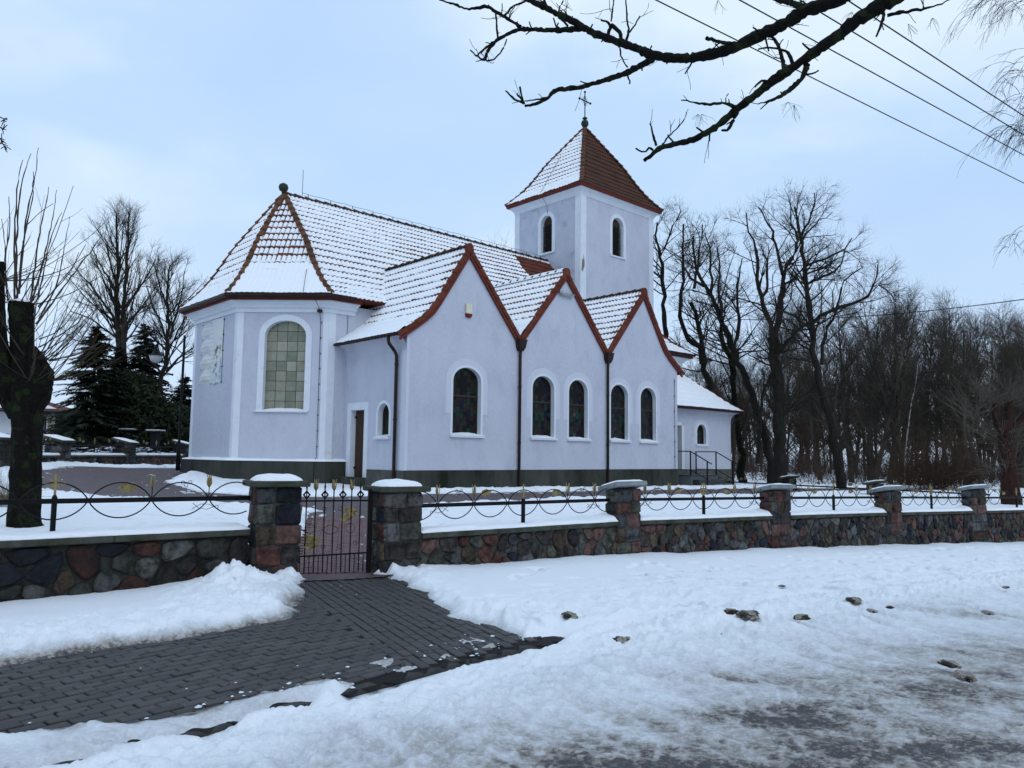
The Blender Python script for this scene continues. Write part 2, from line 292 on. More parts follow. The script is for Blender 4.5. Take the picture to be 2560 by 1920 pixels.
class MB:
    def __init__(s): s.v = []; s.f = []; s.mi = []
    def add(s, V, F, mi=0):
        o = len(s.v); s.v += [tuple(p) for p in V]; s.f += [tuple(i + o for i in f) for f in F]; s.mi += [mi] * len(F); return s
    def box(s, x0, x1, y0, y1, z0, z1, mi=0, mw=None, ch=0.0):
        if ch > 0:
            c = ch; V = []; 
            for (sx, sy, sz) in [(a, b, d) for a in (0, 1) for b in (0, 1) for d in (0, 1)]:
                X, Y, Z = (x0, x1)[sx], (y0, y1)[sy], (z0, z1)[sz]
                dx, dy, dz = (c, -c)[sx], (c, -c)[sy], (c, -c)[sz]
                V += [(X, Y + dy, Z + dz), (X + dx, Y, Z + dz), (X + dx, Y + dy, Z)]
            if mw is not None: V = [tuple(mw @ Vector(p)) for p in V]
            i = lambda a, b, d, k: (a * 4 + b * 2 + d) * 3 + k
            F = []
            for a in (0, 1): F.append((i(a, 0, 0, 0), i(a, 1, 0, 0), i(a, 1, 1, 0), i(a, 0, 1, 0)) if a else (i(a, 0, 0, 0), i(a, 0, 1, 0), i(a, 1, 1, 0), i(a, 1, 0, 0)))
            for b in (0, 1): F.append((i(0, b, 0, 1), i(0, b, 1, 1), i(1, b, 1, 1), i(1, b, 0, 1)) if b else (i(0, b, 0, 1), i(1, b, 0, 1), i(1, b, 1, 1), i(0, b, 1, 1)))
            for d in (0, 1): F.append((i(0, 0, d, 2), i(1, 0, d, 2), i(1, 1, d, 2), i(0, 1, d, 2)) if d else (i(0, 0, d, 2), i(0, 1, d, 2), i(1, 1, d, 2), i(1, 0, d, 2)))
            for b in (0, 1):
                for d in (0, 1): F.append((i(0, b, d, 1), i(0, b, d, 2), i(1, b, d, 2), i(1, b, d, 1)))
            for a in (0, 1):
                for d in (0, 1): F.append((i(a, 0, d, 0), i(a, 0, d, 2), i(a, 1, d, 2), i(a, 1, d, 0)))
            for a in (0, 1):
                for b in (0, 1): F.append((i(a, b, 0, 0), i(a, b, 0, 1), i(a, b, 1, 1), i(a, b, 1, 0)))
            for a in (0, 1):
                for b in (0, 1):
                    for d in (0, 1): F.append((i(a, b, d, 0), i(a, b, d, 1), i(a, b, d, 2)))
            return s.add(V, F, mi)
        V = [(x, y, z) for z in (z0, z1) for y in (y0, y1) for x in (x0, x1)]
        if mw is not None: V = [tuple(mw @ Vector(p)) for p in V]
        return s.add(V, [(0, 2, 3, 1), (4, 5, 7, 6), (0, 1, 5, 4), (2, 6, 7, 3), (0, 4, 6, 2), (1, 3, 7, 5)], mi)
    def tube(s, pts, r, n=8, mi=0, cap=True, closed=False):
        pts = [Vector(p) for p in pts]; k = len(pts); rr = r if isinstance(r, (list, tuple)) else [r] * k
        V = []; 
        for i, p in enumerate(pts):
            if closed: t = pts[(i + 1) % k] - pts[i - 1]
            else: t = pts[min(i + 1, k - 1)] - pts[max(i - 1, 0)]
            t.normalize()
            a = Vector((0, 0, 1)) if abs(t.z) < 0.95 else Vector((1, 0, 0))
            x = t.cross(a).normalized(); y = x.cross(t)
            for j in range(n):
                th = 2 * PI * (j + 0.5) / n
                V.append(p + (x * math.cos(th) + y * math.sin(th)) * rr[i])
        F = []
        for i in range(k if closed else k - 1):
            for j in range(n):
                a, b = i * n, ((i + 1) % k) * n
                F.append((a + j, a + (j + 1) % n, b + (j + 1) % n, b + j))
        if cap and not closed: F += [tuple(range(n))[::-1], tuple(range((k - 1) * n, k * n))]
        return s.add(V, F, mi)
    def prism(s, poly, fn, d0, d1, mi=0, side_only=False):
        """polygon in (x,z) extruded between depths d0,d1 through fn(x,z,d)"""
        n = len(poly)
        V = [fn(x, z, d0) for x, z in poly] + [fn(x, z, d1) for x, z in poly]
        F = [(i, (i + 1) % n, n + (i + 1) % n, n + i) for i in range(n)]
        if not side_only: F += [tuple(range(n))[::-1], tuple(range(n, 2 * n))]
        return s.add(V, F, mi)
    def loft(s, rings, mi=0, cap=True, closed_ring=True):
        n = len(rings[0]); V = [p for r in rings for p in r]; F = []
        for i in range(len(rings) - 1):
            for j in range(n if closed_ring else n - 1):
                F.append((i * n + j, i * n + (j + 1) % n, (i + 1) * n + (j + 1) % n, (i + 1) * n + j))
        if cap: F += [tuple(range(n))[::-1], tuple(range((len(rings) - 1) * n, len(rings) * n))]
        return s.add(V, F, mi)
    def lathe(s, prof, c=(0, 0, 0), n=14, mi=0):
        return s.loft([[(c[0] + r * math.cos(2 * PI * j / n), c[1] + r * math.sin(2 * PI * j / n), c[2] + z) for j in range(n)] for r, z in prof], mi)
    def mesh(s, name, mats, smooth=False):
        me = bpy.data.meshes.new(name); me.from_pydata(s.v, [], s.f)
        for m in (mats if isinstance(mats, (list, tuple)) else [mats]): me.materials.append(m)
        me.polygons.foreach_set('material_index', s.mi)
        if smooth: me.polygons.foreach_set('use_smooth', [True] * len(s.f))
        me.update(); return me
    def obj(s, name, mats, parent=None, smooth=False, loc=None): return link(name, s.mesh(name, mats, smooth), parent, loc)
def fix_normals(me):
    bm = bmesh.new(); bm.from_mesh(me); bmesh.ops.recalc_face_normals(bm, faces=bm.faces); bm.to_mesh(me); bm.free(); return me
def tubes_np(P, Rr, sides=4):
    """P (N,n,3) polylines, Rr (N,n) radii -> V, F"""
    Nn, n = P.shape[:2]
    T = np.empty_like(P); T[:, 1:-1] = P[:, 2:] - P[:, :-2]; T[:, 0] = P[:, 1] - P[:, 0]; T[:, -1] = P[:, -1] - P[:, -2]
    T /= np.linalg.norm(T, axis=-1, keepdims=True) + 1e-9
    A = np.where(np.abs(T[..., 2:3]) < 0.9, np.array([0, 0, 1.0]), np.array([1.0, 0, 0]))
    X = np.cross(T, A); X /= np.linalg.norm(X, axis=-1, keepdims=True) + 1e-9
    Y = np.cross(X, T)
    th = np.arange(sides) * 2 * PI / sides
    V = P[:, :, None] + Rr[:, :, None, None] * (X[:, :, None] * np.cos(th)[:, None] + Y[:, :, None] * np.sin(th)[:, None])
    idx = np.arange(Nn * n * sides).reshape(Nn, n, sides)
    F = np.stack([idx[:, :-1], np.roll(idx, -1, 2)[:, :-1], np.roll(idx, -1, 2)[:, 1:], idx[:, 1:]], -1).reshape(-1, 4)
    return V.reshape(-1, 3), F
def join_np(parts):
    V = []; F = []; o = 0
    for v, f in parts:
        V.append(v); F.append(f + o); o += len(v)
    return np.concatenate(V), np.concatenate(F)

# ------------------------------------------------------------------ ground form
OX, OY = -3.191, 23.0                       # corner of the aisle front, origin of the church's own axes
TH = R(47.137)
UX, UY = math.sin(TH), math.cos(TH)         # along the church front
VX, VY = -UY, UX                            # into the church
def to_uv(x, y):
    dx = x - OX; dy = y - OY
    return dx * UX + dy * UY, dx * VX + dy * VY
# street wall: gate pillars and fence pillars, (left front corner x, y, direction, width, depth, cap top)
PIL = {
    'P0': (-3.16, 9.62, R(62), 0.56, 0.5, 1.25), 'P1': (-1.68, 10.30, R(58), 0.56, 0.5, 1.17),
    'P2': (1.85, 13.40, R(54), 0.58, 0.30, 1.12), 'P3': (5.46, 16.20, R(56), 0.66, 0.30, 1.00), 'P4': (9.21, 19.0, R(58), 0.70, 0.30, 0.90),
    'P5': (13.0, 21.8, R(60), 0.75, 0.30, 0.86), 'P6': (17.4, 24.6, R(60), 0.75, 0.30, 0.80)}
def pil_right(k):
    x, y, a, w, d, z = PIL[k]; return (x + w * math.sin(a), y + w * math.cos(a))
LEFT_END = (-11.5, 1.72)
WALLPTS = np.array([(-12.0, 1.3), (-5.17, 7.90), PIL['P0'][:2], pil_right('P0'), PIL['P1'][:2], pil_right('P1'), PIL['P2'][:2], PIL['P3'][:2], PIL['P4'][:2], PIL['P5'][:2], PIL['P6'][:2], (22.0, 27.3), (60, 49)])
def polydist(x, y, pts, signed=True):
    """distance to an open polyline; positive on its left (church) side"""
    x = np.asarray(x, float); y = np.asarray(y, float)
    best = np.full(x.shape, 1e9); sgn = np.ones(x.shape)
    for (ax, ay), (bx, by) in zip(pts[:-1], pts[1:]):
        dx, dy = bx - ax, by - ay; l2 = dx * dx + dy * dy
        t = np.clip(((x - ax) * dx + (y - ay) * dy) / l2, 0, 1)
        d = np.hypot(x - ax - t * dx, y - ay - t * dy)
        c = dx * (y - ay) - dy * (x - ax)
        m = d < best - 1e-9
        best = np.where(m, d, best); sgn = np.where(m, np.sign(c), sgn)
    return best * sgn if signed else best
def inpoly(x, y, poly):
    """signed distance, negative inside"""
    x = np.asarray(x, float); y = np.asarray(y, float)
    ins = np.zeros(x.shape, bool); best = np.full(x.shape, 1e9)
    n = len(poly)
    for i in range(n):
        ax, ay = poly[i]; bx, by = poly[(i + 1) % n]
        dx, dy = bx - ax, by - ay
        t = np.clip(((x - ax) * dx + (y - ay) * dy) / (dx * dx + dy * dy + 1e-12), 0, 1)
        best = np.minimum(best, np.hypot(x - ax - t * dx, y - ay - t * dy))
        c = ((ay > y) != (by > y)) & (x < (bx - ax) * (y - ay) / (by - ay + 1e-12) + ax)
        ins ^= c
    return np.where(ins, -best, best)
def along(x, y): return (x + 1.2) * 0.795 + (y - 10.6) * 0.607
def g_out(x, y):
    s = along(x, y)
    return -0.043 * np.where(s > 0, s * s / (s + 1.2), 0)
def z_coping(s):
    s = np.asarray(s, float)
    return np.where(s < -1.2, 0.63 + 0.010 * np.clip(-s - 2, 0, 6), np.interp(s, [-1.2, 0, 4.4, 9.0, 13.7, 18.6, 26, 60], [0.55, 0.52, 0.475, 0.395, 0.30, 0.18, 0.05, -0.8]))
GP = np.array([(-2.33, 10.3), (-3.25, 14.8), (-2.2, 19.6)])   # path from the gate to the church front
def g_in(x, y):
    x = np.asarray(x, float); y = np.asarray(y, float)
    u, v = to_uv(x, y)
    zc = 0.49 - 0.0125 * np.clip(u, 0, 40) + 0.045 * np.clip(v - 2, 0, 9) + 0.02 * np.clip(-u - 2, 0, 10) + 0.03 * np.clip(-u - 4, 0, 14) * sstep(3, 9, v)
    zc = np.minimum(zc, 1.12)
    w = np.clip(polydist(x, y, WALLPTS), 0, 60)
    zw = z_coping(along(x, y)) - 0.06
    k = sstep(0.0, 11.0, w)
    z = zw * (1 - k) + zc * k
    dg = polydist(x, y, GP, False)
    dy = np.hypot(x + 2.33, y - 10.35)
    zp = 0.02 + (z - 0.02) * sstep(0.1, 6.5, dy)
    b = sstep(2.1, 0.75, dg) * sstep(7.5, 5.0, dy)
    return z * (1 - b) + np.minimum(zp, z) * b
# ------------------------------------------------------------------ the ground
def base_z(x, y):
    w = polydist(x, y, WALLPTS)
    zi = g_in(x, y); zo = g_out(x, y) - 0.12
    far = np.hypot(x, y - 25)
    z = np.where(w > 2.2, zi - 0.10, zo - 0.25)
    return z - 0.25 * sstep(0.4, 0.0, np.abs(w - 0.15)) * 0 + 0.6 * sstep(60, 220, far) * fbm(x * 0.02, y * 0.02, 2, 3)
xs = np.concatenate([np.linspace(-900, -80, 24), np.linspace(-76, 90, 150), np.linspace(100, 900, 24)])
ys = np.concatenate([np.linspace(-60, -2, 12), np.linspace(0, 90, 90), np.linspace(95, 1500, 40)])
GX, GY = np.meshgrid(xs, ys)
GZ = base_z(GX, GY) - 0.06
o = link('ground', gridmesh('ground', np.stack([GX, GY, GZ], -1), None, M['terrain'])); kind(o, 'structure')

KERB = np.array([(-6.6, -0.4), (-2.46, 3.88), (-1.61, 4.71), (-0.89, 5.53), (-0.28, 6.22), (0.48, 6.90), (2.65, 8.55), (4.4, 9.9), (7.3, 12.4), (12.0, 16.0), (30, 28.5), (60, 47)])
BARE = [(-6.6, 2.9), (-3.90, 5.80), (-3.40, 6.22), (-2.98, 6.62), (-2.53, 7.08), (-2.13, 7.62), (-2.25, 8.5), (-2.50, 9.5), (-2.66, 10.02), (-2.95, 10.6), (-1.7, 11.0), (-1.80, 10.40), (-1.50, 10.12), (-1.15, 9.4), (-0.90, 8.86), (-0.57, 7.85), (-0.28, 7.42), (0.12, 7.02), (0.20, 6.84),
        (-0.10, 6.50), (-0.42, 6.17), (-0.80, 5.82), (-1.02, 5.62), (-1.30, 5.62), (-1.60, 5.30), (-1.86, 5.02), (-2.22, 4.70), (-2.55, 4.62), (-2.9, 4.48), (-5.0, 2.2)]
KSTRIP = [(-0.95, 5.60), (-0.36, 6.26), (0.42, 6.98), (0.74, 7.13), (0.80, 7.06), (0.52, 6.86), (-0.25, 6.17), (-0.83, 5.52)]
def fan(y0, y1, rows, t0, t1, cols):
    yy = y0 * (y1 / y0) ** np.linspace(0, 1, rows); tt = np.linspace(t0, t1, cols)
    Y, T = np.meshgrid(yy, tt, indexing='ij')
    return Y * T, Y
X, Y = fan(2.3, 46.0, 560, -1.12, 1.12, 860)
w = polydist(X, Y, WALLPTS)
rk = -polydist(X, Y, KERB)                   # positive on the road
zb = g_out(X, Y)
n_edge = (fbm(X * 2.2, Y * 2.2, 4, 21) - 0.5) * 0.55 + (fbm(X * 9, Y * 9, 3, 25) - 0.5) * 0.20
sd = inpoly(X, Y, BARE) + n_edge * 0.55
kn = fbm(X * 4, Y * 4, 3, 31)
sk = np.abs(rk + 0.030) - 0.085 + (fbm(X * 7, Y * 7, 3, 33) - 0.5) * 0.14
sk = sk + 0.30 * sstep(0.30, 0.80, X) + sstep(-0.95, -1.25, X) * (0.10 - 0.45 * (kn - 0.5)) + sstep(-2.4, -2.9, X)
road = sstep(-0.05, 0.14, rk)
n1 = fbm(X * 0.9, Y * 0.9, 4, 1); n2 = billow(X * 3.1, Y * 3.1, 4, 7); n3 = fbm(X * 7.5, Y * 7.5, 4, 9); n4 = billow(X * 9, Y * 9, 3, 13)
left = sstep(-0.4, -1.6, X - (Y - 8.0) * -0.05) * (1 - road) * sstep(-0.25, 0.25, -rk)
# verge right of the gate: deep snow, trodden towards the road
vr = (1 - road) * (1 - left)
h_verge = 0.045 + 0.05 * (n1 - 0.5) + sstep(2.6, 0.6, -rk) * (0.03 + 0.09 * (n2 - 0.55) + 0.05 * (n3 - 0.5) + 0.05 * (n4 - 0.6)) + 0.05 * sstep(0.6, 0.1, -w) * (n1 - 0.45) + 0.012 * (n3 - 0.5)
h_verge = h_verge + 0.05 * sstep(0.9, 0.1, inpoly(X, Y, BARE)) * (0.6 + n2 - .5)
fx, fy = X * 0.795 + Y * 0.607, -X * 0.607 + Y * 0.795
# footprints
fp = np.zeros_like(X)
frng = np.random.default_rng(77)
for k in range(170):
    s = frng.uniform(0.5, 17); dd = frng.uniform(0.5, 3.6); cx0 = -1.2 + 0.795 * s + 0.607 * dd; cy0 = 10.6 + 0.607 * s - 0.795 * dd
    if cx0 > 1.05 * cy0: continue
    a = frng.uniform(0, PI); ca, sa = math.cos(a), math.sin(a)
    m = (np.abs(X - cx0) < 0.35) & (np.abs(Y - cy0) < 0.35)
    if not m.any(): continue
    px, py = X[m] - cx0, Y[m] - cy0
    q = ((px * ca + py * sa) / 0.15) ** 2 + ((-px * sa + py * ca) / 0.075) ** 2
    fp[m] -= frng.uniform(0.05, 0.10) * np.exp(-q ** 2) - 0.012 * np.exp(-(q - 1.8) ** 2 * 2)
h_verge = h_verge + fp
# shovelled bank left of the paving
d_bank = inpoly(X, Y, BARE)
lump = sstep(2.0, 0.5, d_bank)
h_left = 0.035 + 0.03 * (n1 - 0.5) + lump * (0.05 + 0.10 * (n2 - 0.5) + 0.075 * (n4 - 0.55) + 0.04 * (n3 - 0.5))
for cx0, cy0, s0, hh in ((-3.30, 9.22, 0.24, 0.15), (-3.05, 8.85, 0.42, 0.09), (-2.85, 8.2, 0.5, 0.05), (-2.62, 9.75, 0.16, 0.10), (-1.62, 10.2, 0.18, 0.10)):
    q = np.exp(-((X - cx0) ** 2 + (Y - cy0) ** 2) / s0 ** 2)
    h_left = h_left + hh * q * (0.75 + 0.9 * (n2 - 0.5) + 0.5 * (n4 - 0.5))
# the road: packed snow and slush
ru = X * 0.62 - Y * 0.78; rv = X * 0.78 + Y * 0.62       # ruts run away from the verge
wob = 0.5 * (fbm(X * 0.5, Y * 0.5, 3, 47) - 0.5)
streak = fbm((rv + wob) * 5.0, ru * 0.7, 4, 41); streak2 = fbm((rv + wob) * 14, ru * 1.6, 3, 45)
far_side = sstep(-0.5, 3.0, X)
bankr = sstep(1.7, 0.15, rk)
h_road = 0.04 + 0.03 * (n1 - 0.5) + bankr * (0.10 + 0.09 * (n2 - 0.5) + 0.05 * (n4 - 0.5) + 0.03 * (n3 - 0.5)) + far_side * 0.032 * (streak - 0.5) + 0.010 * (streak2 - 0.5) + (0.012 + 0.050 * sstep(1.9, 0.5, rk)) * (n4 - 0.55) + (0.010 + 0.012 * sstep(2.2, 0.8, rk)) * (n3 - 0.5) + 0.014 * sstep(0.52, 0.75, streak) * far_side * sstep(5, 1, rk)
kreg = sstep(1.6, 0.4, X) * sstep(1.0, 0.1, rk)
h_road = h_road * (1 - 0.45 * kreg)
z_road = zb - 0.085 - 0.02 * kreg + h_road
ice = sstep(0.0, 0.35, -rk) * 0
z_side = zb + np.where(left > 0.5, h_left, h_verge) * 1.0
blend = left
z_side = zb + h_left * blend + h_verge * (1 - blend)
hs = z_side - zb
edge = sstep(0.0, 0.22, sd)
z_side = zb + np.clip(sd * 0.7, -0.04, 0.004) + hs * edge ** 0.8 * (sd > 0)
# thin ice between paving and kerb
near_ice = sstep(-0.60, -0.25, rk) * (1 - road) * sstep(-1.0, -1.6, X)
kice = near_ice * (sd > -0.03)
z_side = z_side * (1 - kice) + (zb + np.clip(sd * 0.7, -0.04, 0.004) + 0.022 * edge * (0.5 + n3) + 0.02 * edge * n1) * kice
n_ice = fbm(X * 4.5, Y * 4.5, 4, 37)
film = sstep(0.52, 0.60, n_ice) * sstep(-0.62, -0.30, rk) * sstep(-0.06, -0.14, rk) * (X > -1.9) * (X < 0.3) * (sd < 0.05)
z_side = np.where(film > 0, np.maximum(z_side, zb - 0.010 + 0.024 * film), z_side)
Z = z_side * (1 - road) + z_road * road
Z = np.minimum(Z, np.where(rk < 0.35, zb - 0.05 + np.clip(sk, 0, 1) * 0.55, 9))
# tread of cars stands proud where the bank meets the kerb
Z = Z + 0.05 * np.exp(-((rk - 0.26) / 0.14) ** 2) * (n2 - 0.25) * (sk > 0)
Z = np.where(w > -0.02, np.minimum(Z, zb + 0.12), Z)
# dirt
dn = fbm(X * 0.8, Y * 0.8, 5, 51); dn2 = fbm(X * 3, Y * 3, 4, 55)
dr = road * (0.14 * sstep(0.25, 0.9, rk) + sstep(0.7, 2.6, rk + 1.3 * (dn - 0.5)) * (0.30 + 0.14 * sstep(0.36, 0.62, dn) + 0.16 * (streak - 0.5) * 2 + 0.08 * (streak2 - 0.5) * 2))
for cx0, cy0, sx, sy, a in ((1.55, 5.02, 0.62, 0.16, 0.85), (2.10, 5.28, 0.45, 0.10, 0.55), (0.95, 4.28, 0.55, 0.10, 0.42), (2.55, 4.55, 0.5, 0.14, 0.45), (0.35, 4.2, 0.5, 0.12, 0.55), (3.45, 6.2, 0.5, 0.12, 0.55), (3.2, 5.6, 0.9, 0.25, 0.3), (2.3, 4.1, 1.2, 0.2, 0.3), (5.2, 9.0, 0.9, 0.2, 0.25), (1.7, 5.9, 0.9, 0.12, 0.25), (0.2, 4.4, 1.3, 0.25, 0.25), (-0.3, 3.95, 0.9, 0.2, 0.3), (1.2, 4.6, 1.6, 0.3, 0.25), (4.0, 7.0, 1.2, 0.25, 0.25)):
    q = ((X - cx0) / sx) ** 2 + ((Y - cy0) / sy) ** 2
    dr = dr + a * np.exp(-q) * (0.35 + 1.3 * dn2) * road
dr = dr * (1 - 0.32 * sstep(0.62, 0.80, n4) - 0.12 * sstep(0.5, 0.7, n3))
dr = dr * (1 - 0.42 * sstep(0.52, 0.72, streak) * sstep(3.4, 1.6, rk)) + 0.10 * road * sstep(0.55, 0.8, dn2) * sstep(0.5, 2.0, rk)
ds = (1 - road) * (0.62 * sstep(0.20, 0.0, sd) * (0.4 + 0.8 * dn2) * sstep(-0.9, -2.0, X) * sstep(9.9, 8.2, Y) * 1.1 + 0.30 * sstep(0.10, 0.0, sd) + near_ice * (0.20 + 0.25 * (dn2 - 0.4)) + film * 0.16)
ds = ds + (1 - road) * 0.35 * np.exp(-((X + 2.45) ** 2 + (Y - 8.6) ** 2) / 0.35 ** 2) * dn2
ds = ds + (1 - road) * (1 - left) * 0.20 * sstep(0.64, 0.80, dn2) * sstep(1.3, 0.1, -rk)
D = np.clip(dr + ds, 0, 1.1)
P = np.stack([X, Y, Z], -1)
fc = lambda q: q[:-1, :-1]
keep = fc(w) < 0.18
keep &= ~((fc(sd) < -0.10) & (fc(rk) < -0.05) & (fc(film) <= 0))
isroad = fc(rk) > 0.10
o = link('snow_verge', gridmesh('snow_verge', P, keep & ~isroad, M['snow'], D)); kind(o, 'structure')
o = link('road', gridmesh('road', P, keep & isroad, M['snow'], D)); kind(o, 'structure')

# ---- pavement: joint bed, kerb stones and pavers laid one by one
pav = thing('pavement', '', ''); del pav['label']; del pav['category']; kind(pav, 'structure')
bx, by = np.meshgrid(np.linspace(-7, 1.2, 60), np.linspace(1.5, 11.2, 70))
bm_ = fc(inpoly(bx, by, BARE)) < 0.5
rkb = -polydist(bx, by, KERB)
bm_ &= fc(rkb) < -0.02
link('joint_bed', gridmesh('joint_bed', np.stack([bx, by, g_out(bx, by) - 0.012], -1), bm_, M['paver_joint']), pav)
def paver_mesh(name, l, wd, h, m, ch=0.006):
    b = MB(); b.box(-l / 2, l / 2, -wd / 2, wd / 2, -h, 0, ch=ch); return b.mesh(name, m)
pm = paver_mesh('paver', 0.181, 0.085, 0.05, M['paver'])
SEAM = [(-2.35, 8.75), (-1.69, 7.60), (-0.80, 5.98), (-0.4, 5.2)]
def sd_seam(x, y): return polydist(np.array([x]), np.array([y]), np.array(SEAM))[0]
cand = []
def lay(ang, ox, oy, side, umin, umax, vmin, vmax):
    ca, sa = math.sin(ang), math.cos(ang)
    pl, pw = 0.192, 0.096
    for j in range(int(vmin / pw), int(vmax / pw)):
        for i in range(int(umin / pl), int(umax / pl)):
            uu = (i + 0.5 * (j % 2)) * pl; vv = j * pw
            x = ox + uu * ca - vv * sa; y = oy + uu * sa + vv * ca
            cand.append((x, y, PI / 2 - ang, side))
lay(R(39), -3.0, 5.4, 0, -3.5, 4.2, -2.0, 2.8)
lay(R(152.3), -1.6, 7.6, 1, -3.6, 2.2, -3.2, 2.4)
cx_ = np.array([c[0] for c in cand]); cy_ = np.array([c[1] for c in cand]); cs_ = np.array([c[3] for c in cand])
dB = inpoly(cx_, cy_, BARE); dK = -polydist(cx_, cy_, KERB); dS = polydist(cx_, cy_, np.array(SEAM)); dW = polydist(cx_, cy_, WALLPTS)
ok = (dB < 0.16) & (dK < -0.14) & (((cs_ == 0) & (dS < 0.05)) | ((cs_ == 1) & (dS > 0.0))) & (dW < -0.02 + 0.35 * (np.hypot(cx_ + 2.3, cy_ - 10.2) < 0.8))
idx = [i for i in np.nonzero(ok)[0]]
inframe = lambda i: abs(cx_[i]) < 0.68 * cy_[i] + 0.1 and dB[i] < 0.05 and cy_[i] > 4.1
idx.sort(key=lambda i: (not inframe(i), cy_[i]))
rest = MB()
for n_, i in enumerate(idx):
    x, y, a, s_ = cand[i]
    z = float(g_out(x, y)) + random.uniform(-0.005, 0.004)
    mw = Matrix.Translation((x, y, z)) @ Matrix.Rotation(a + random.uniform(-0.012, 0.012), 4, 'Z') @ Matrix.Rotation(random.uniform(-0.012, 0.012), 4, 'X') @ Matrix.Rotation(random.uniform(-0.012, 0.012), 4, 'Y')
    if n_ < 300: link('paver', pm, pav, mw=mw)
    else: rest.box(-0.0905, 0.0905, -0.0425, 0.0425, -0.05, 0, mw=mw, ch=0.006)
o = rest.obj('paver_field', M['paver'], pav); kind(o, 'stuff')
# kerb stones
for (ax, ay), (bx_, by_) in zip(KERB[:-5], KERB[1:-4]):
    Lk = math.hypot(bx_ - ax, by_ - ay); n = max(1, round(Lk / 0.95)); a = math.atan2(by_ - ay, bx_ - ax)
    for k in range(n):
        b = MB(); b.box(0.004, Lk / n - 0.004, 0.02, 0.13, -0.25, -0.010 + random.uniform(-0.004, 0.004), ch=0.012)
        x = ax + (bx_ - ax) * k / n; y = ay + (by_ - ay) * k / n
        b.obj('kerb_stone', M['kerb'], pav, loc=(x, y, float(g_out(x, y)))).rotation_euler = (0, 0, a)

# ---- churchyard snow and paths
CPATH = np.array([(25.0, 41.0), (12.2, 32.9), (6.3, 27.4), (1.2, 22.7), (-1.2, 20.2), (-3.6, 17.6), (-6.2, 16.6), (-9.2, 18.4), (-12.0, 22.3), (-13.2, 26.5), (-12.6, 31.0), (-9.0, 36)])
X, Y = fan(7.2, 62.0, 420, -0.95, 1.05, 640)
w = polydist(X, Y, WALLPTS)
zi = g_in(X, Y)
dgp = polydist(X, Y, GP, False); dcp = polydist(X, Y, CPATH, False)
pe = (fbm(X * 2.0, Y * 2.0, 4, 61) - 0.5) * 0.5 + (fbm(X * 7, Y * 7, 3, 63) - 0.5) * 0.25
sdp = np.minimum(dgp - 0.64, dcp - 1.85) + pe * 0.55
n1 = fbm(X * 0.7, Y * 0.7, 4, 71); n2 = billow(X * 2.6, Y * 2.6, 4, 73); n3 = fbm(X * 6, Y * 6, 3, 77)
bank = np.exp(-((sdp - 0.45) / 0.45) ** 2)
h = 0.05 + 0.05 * (n1 - 0.5) + 0.025 * (n3 - 0.5) + bank * (0.035 + 0.13 * (n2 - 0.45)) + 0.03 * (n2 - 0.5)
h = h + 0.05 * sstep(0.8, 0.0, w) * 0
u_, v_ = to_uv(X, Y)
Z = zi + np.clip(sdp * 0.5, -0.05, 0.006) + h * sstep(0, 0.3, sdp)
Z = np.where((sdp < 0) & (sdp > -1.0) & (fbm(X * 5, Y * 5, 3, 81) > 0.76) & (dgp > 0.3), zi + 0.012, Z)
Dd = np.clip(0.22 * sstep(0.12, 0.0, sdp) + 0.12 * sstep(0.6, 0.85, n3), 0, 1)
keep = (fc(w) > 0.22) & (fc(sdp) > -1.1)
inch = (u_ > 0.6) & (u_ < 19) & (v_ > 0.6) & (v_ < 12)
keep &= ~fc(inch)
o = link('churchyard_snow', gridmesh('churchyard_snow', np.stack([X, Y, Z], -1), keep, M['snow'], Dd)); kind(o, 'structure')
def path_material():
    m, t, b, N, L = nodes_of('red_paver_path')
    tc = N('ShaderNodeTexCoord'); mp = N('ShaderNodeMapping'); mp.inputs['Rotation'].default_value = (0, 0, 0.82)
    br = N('ShaderNodeTexBrick'); br.inputs['Scale'].default_value = 5.0; br.inputs['Mortar Size'].default_value = 0.035; br.inputs['Brick Width'].default_value = 1.0; br.inputs['Row Height'].default_value = 0.5
    br.inputs['Color1'].default_value = (0.085, 0.052, 0.055, 1); br.inputs['Color2'].default_value = (0.125, 0.078, 0.080, 1); br.inputs['Mortar'].default_value = (0.028, 0.020, 0.020, 1)
    L(tc.outputs['Object'], mp.inputs['Vector']); L(mp.outputs['Vector'], br.inputs['Vector'])
    n = N('ShaderNodeTexNoise'); n.inputs['Scale'].default_value = 1.4; n.inputs['Detail'].default_value = 6; L(tc.outputs['Object'], n.inputs['Vector'])
    mx = N('ShaderNodeMix'); mx.data_type = 'RGBA'; q = N('ShaderNodeMapRange'); q.inputs['From Min'].default_value = 0.4; q.inputs['From Max'].default_value = 0.7; q.inputs['To Max'].default_value = 0.6
    L(n.outputs['Fac'], q.inputs['Value']); L(q.outputs[0], mx.inputs[0]); L(br.outputs['Color'], mx.inputs[6]); mx.inputs[7].default_value = (0.055, 0.045, 0.047, 1)
    L(mx.outputs[2], b.inputs['Base Color']); b.inputs['Roughness'].default_value = 0.6
    bp = N('ShaderNodeBump'); bp.inputs['Strength'].default_value = 0.6; bp.inputs['Distance'].default_value = 0.01; bp.invert = True
    L(br.outputs['Fac'], bp.inputs['Height']); L(bp.outputs[0], b.inputs['Normal'])
    return m
M['path'] = path_material()
cyp = thing('churchyard_path', '', ''); del cyp['label']; del cyp['category']; kind(cyp, 'structure')
keep = (fc(sdp) < 0.5) & (fc(w) > -0.25)
link('path_bed', gridmesh('path_bed', np.stack([X, Y, zi - 0.004 - 0.012 * (dgp < 0.75) * (Y < 15)], -1), keep, M['path']), cyp)
pm2 = paver_mesh('paver', 0.192, 0.094, 0.05, M['paver_red'], 0.005)
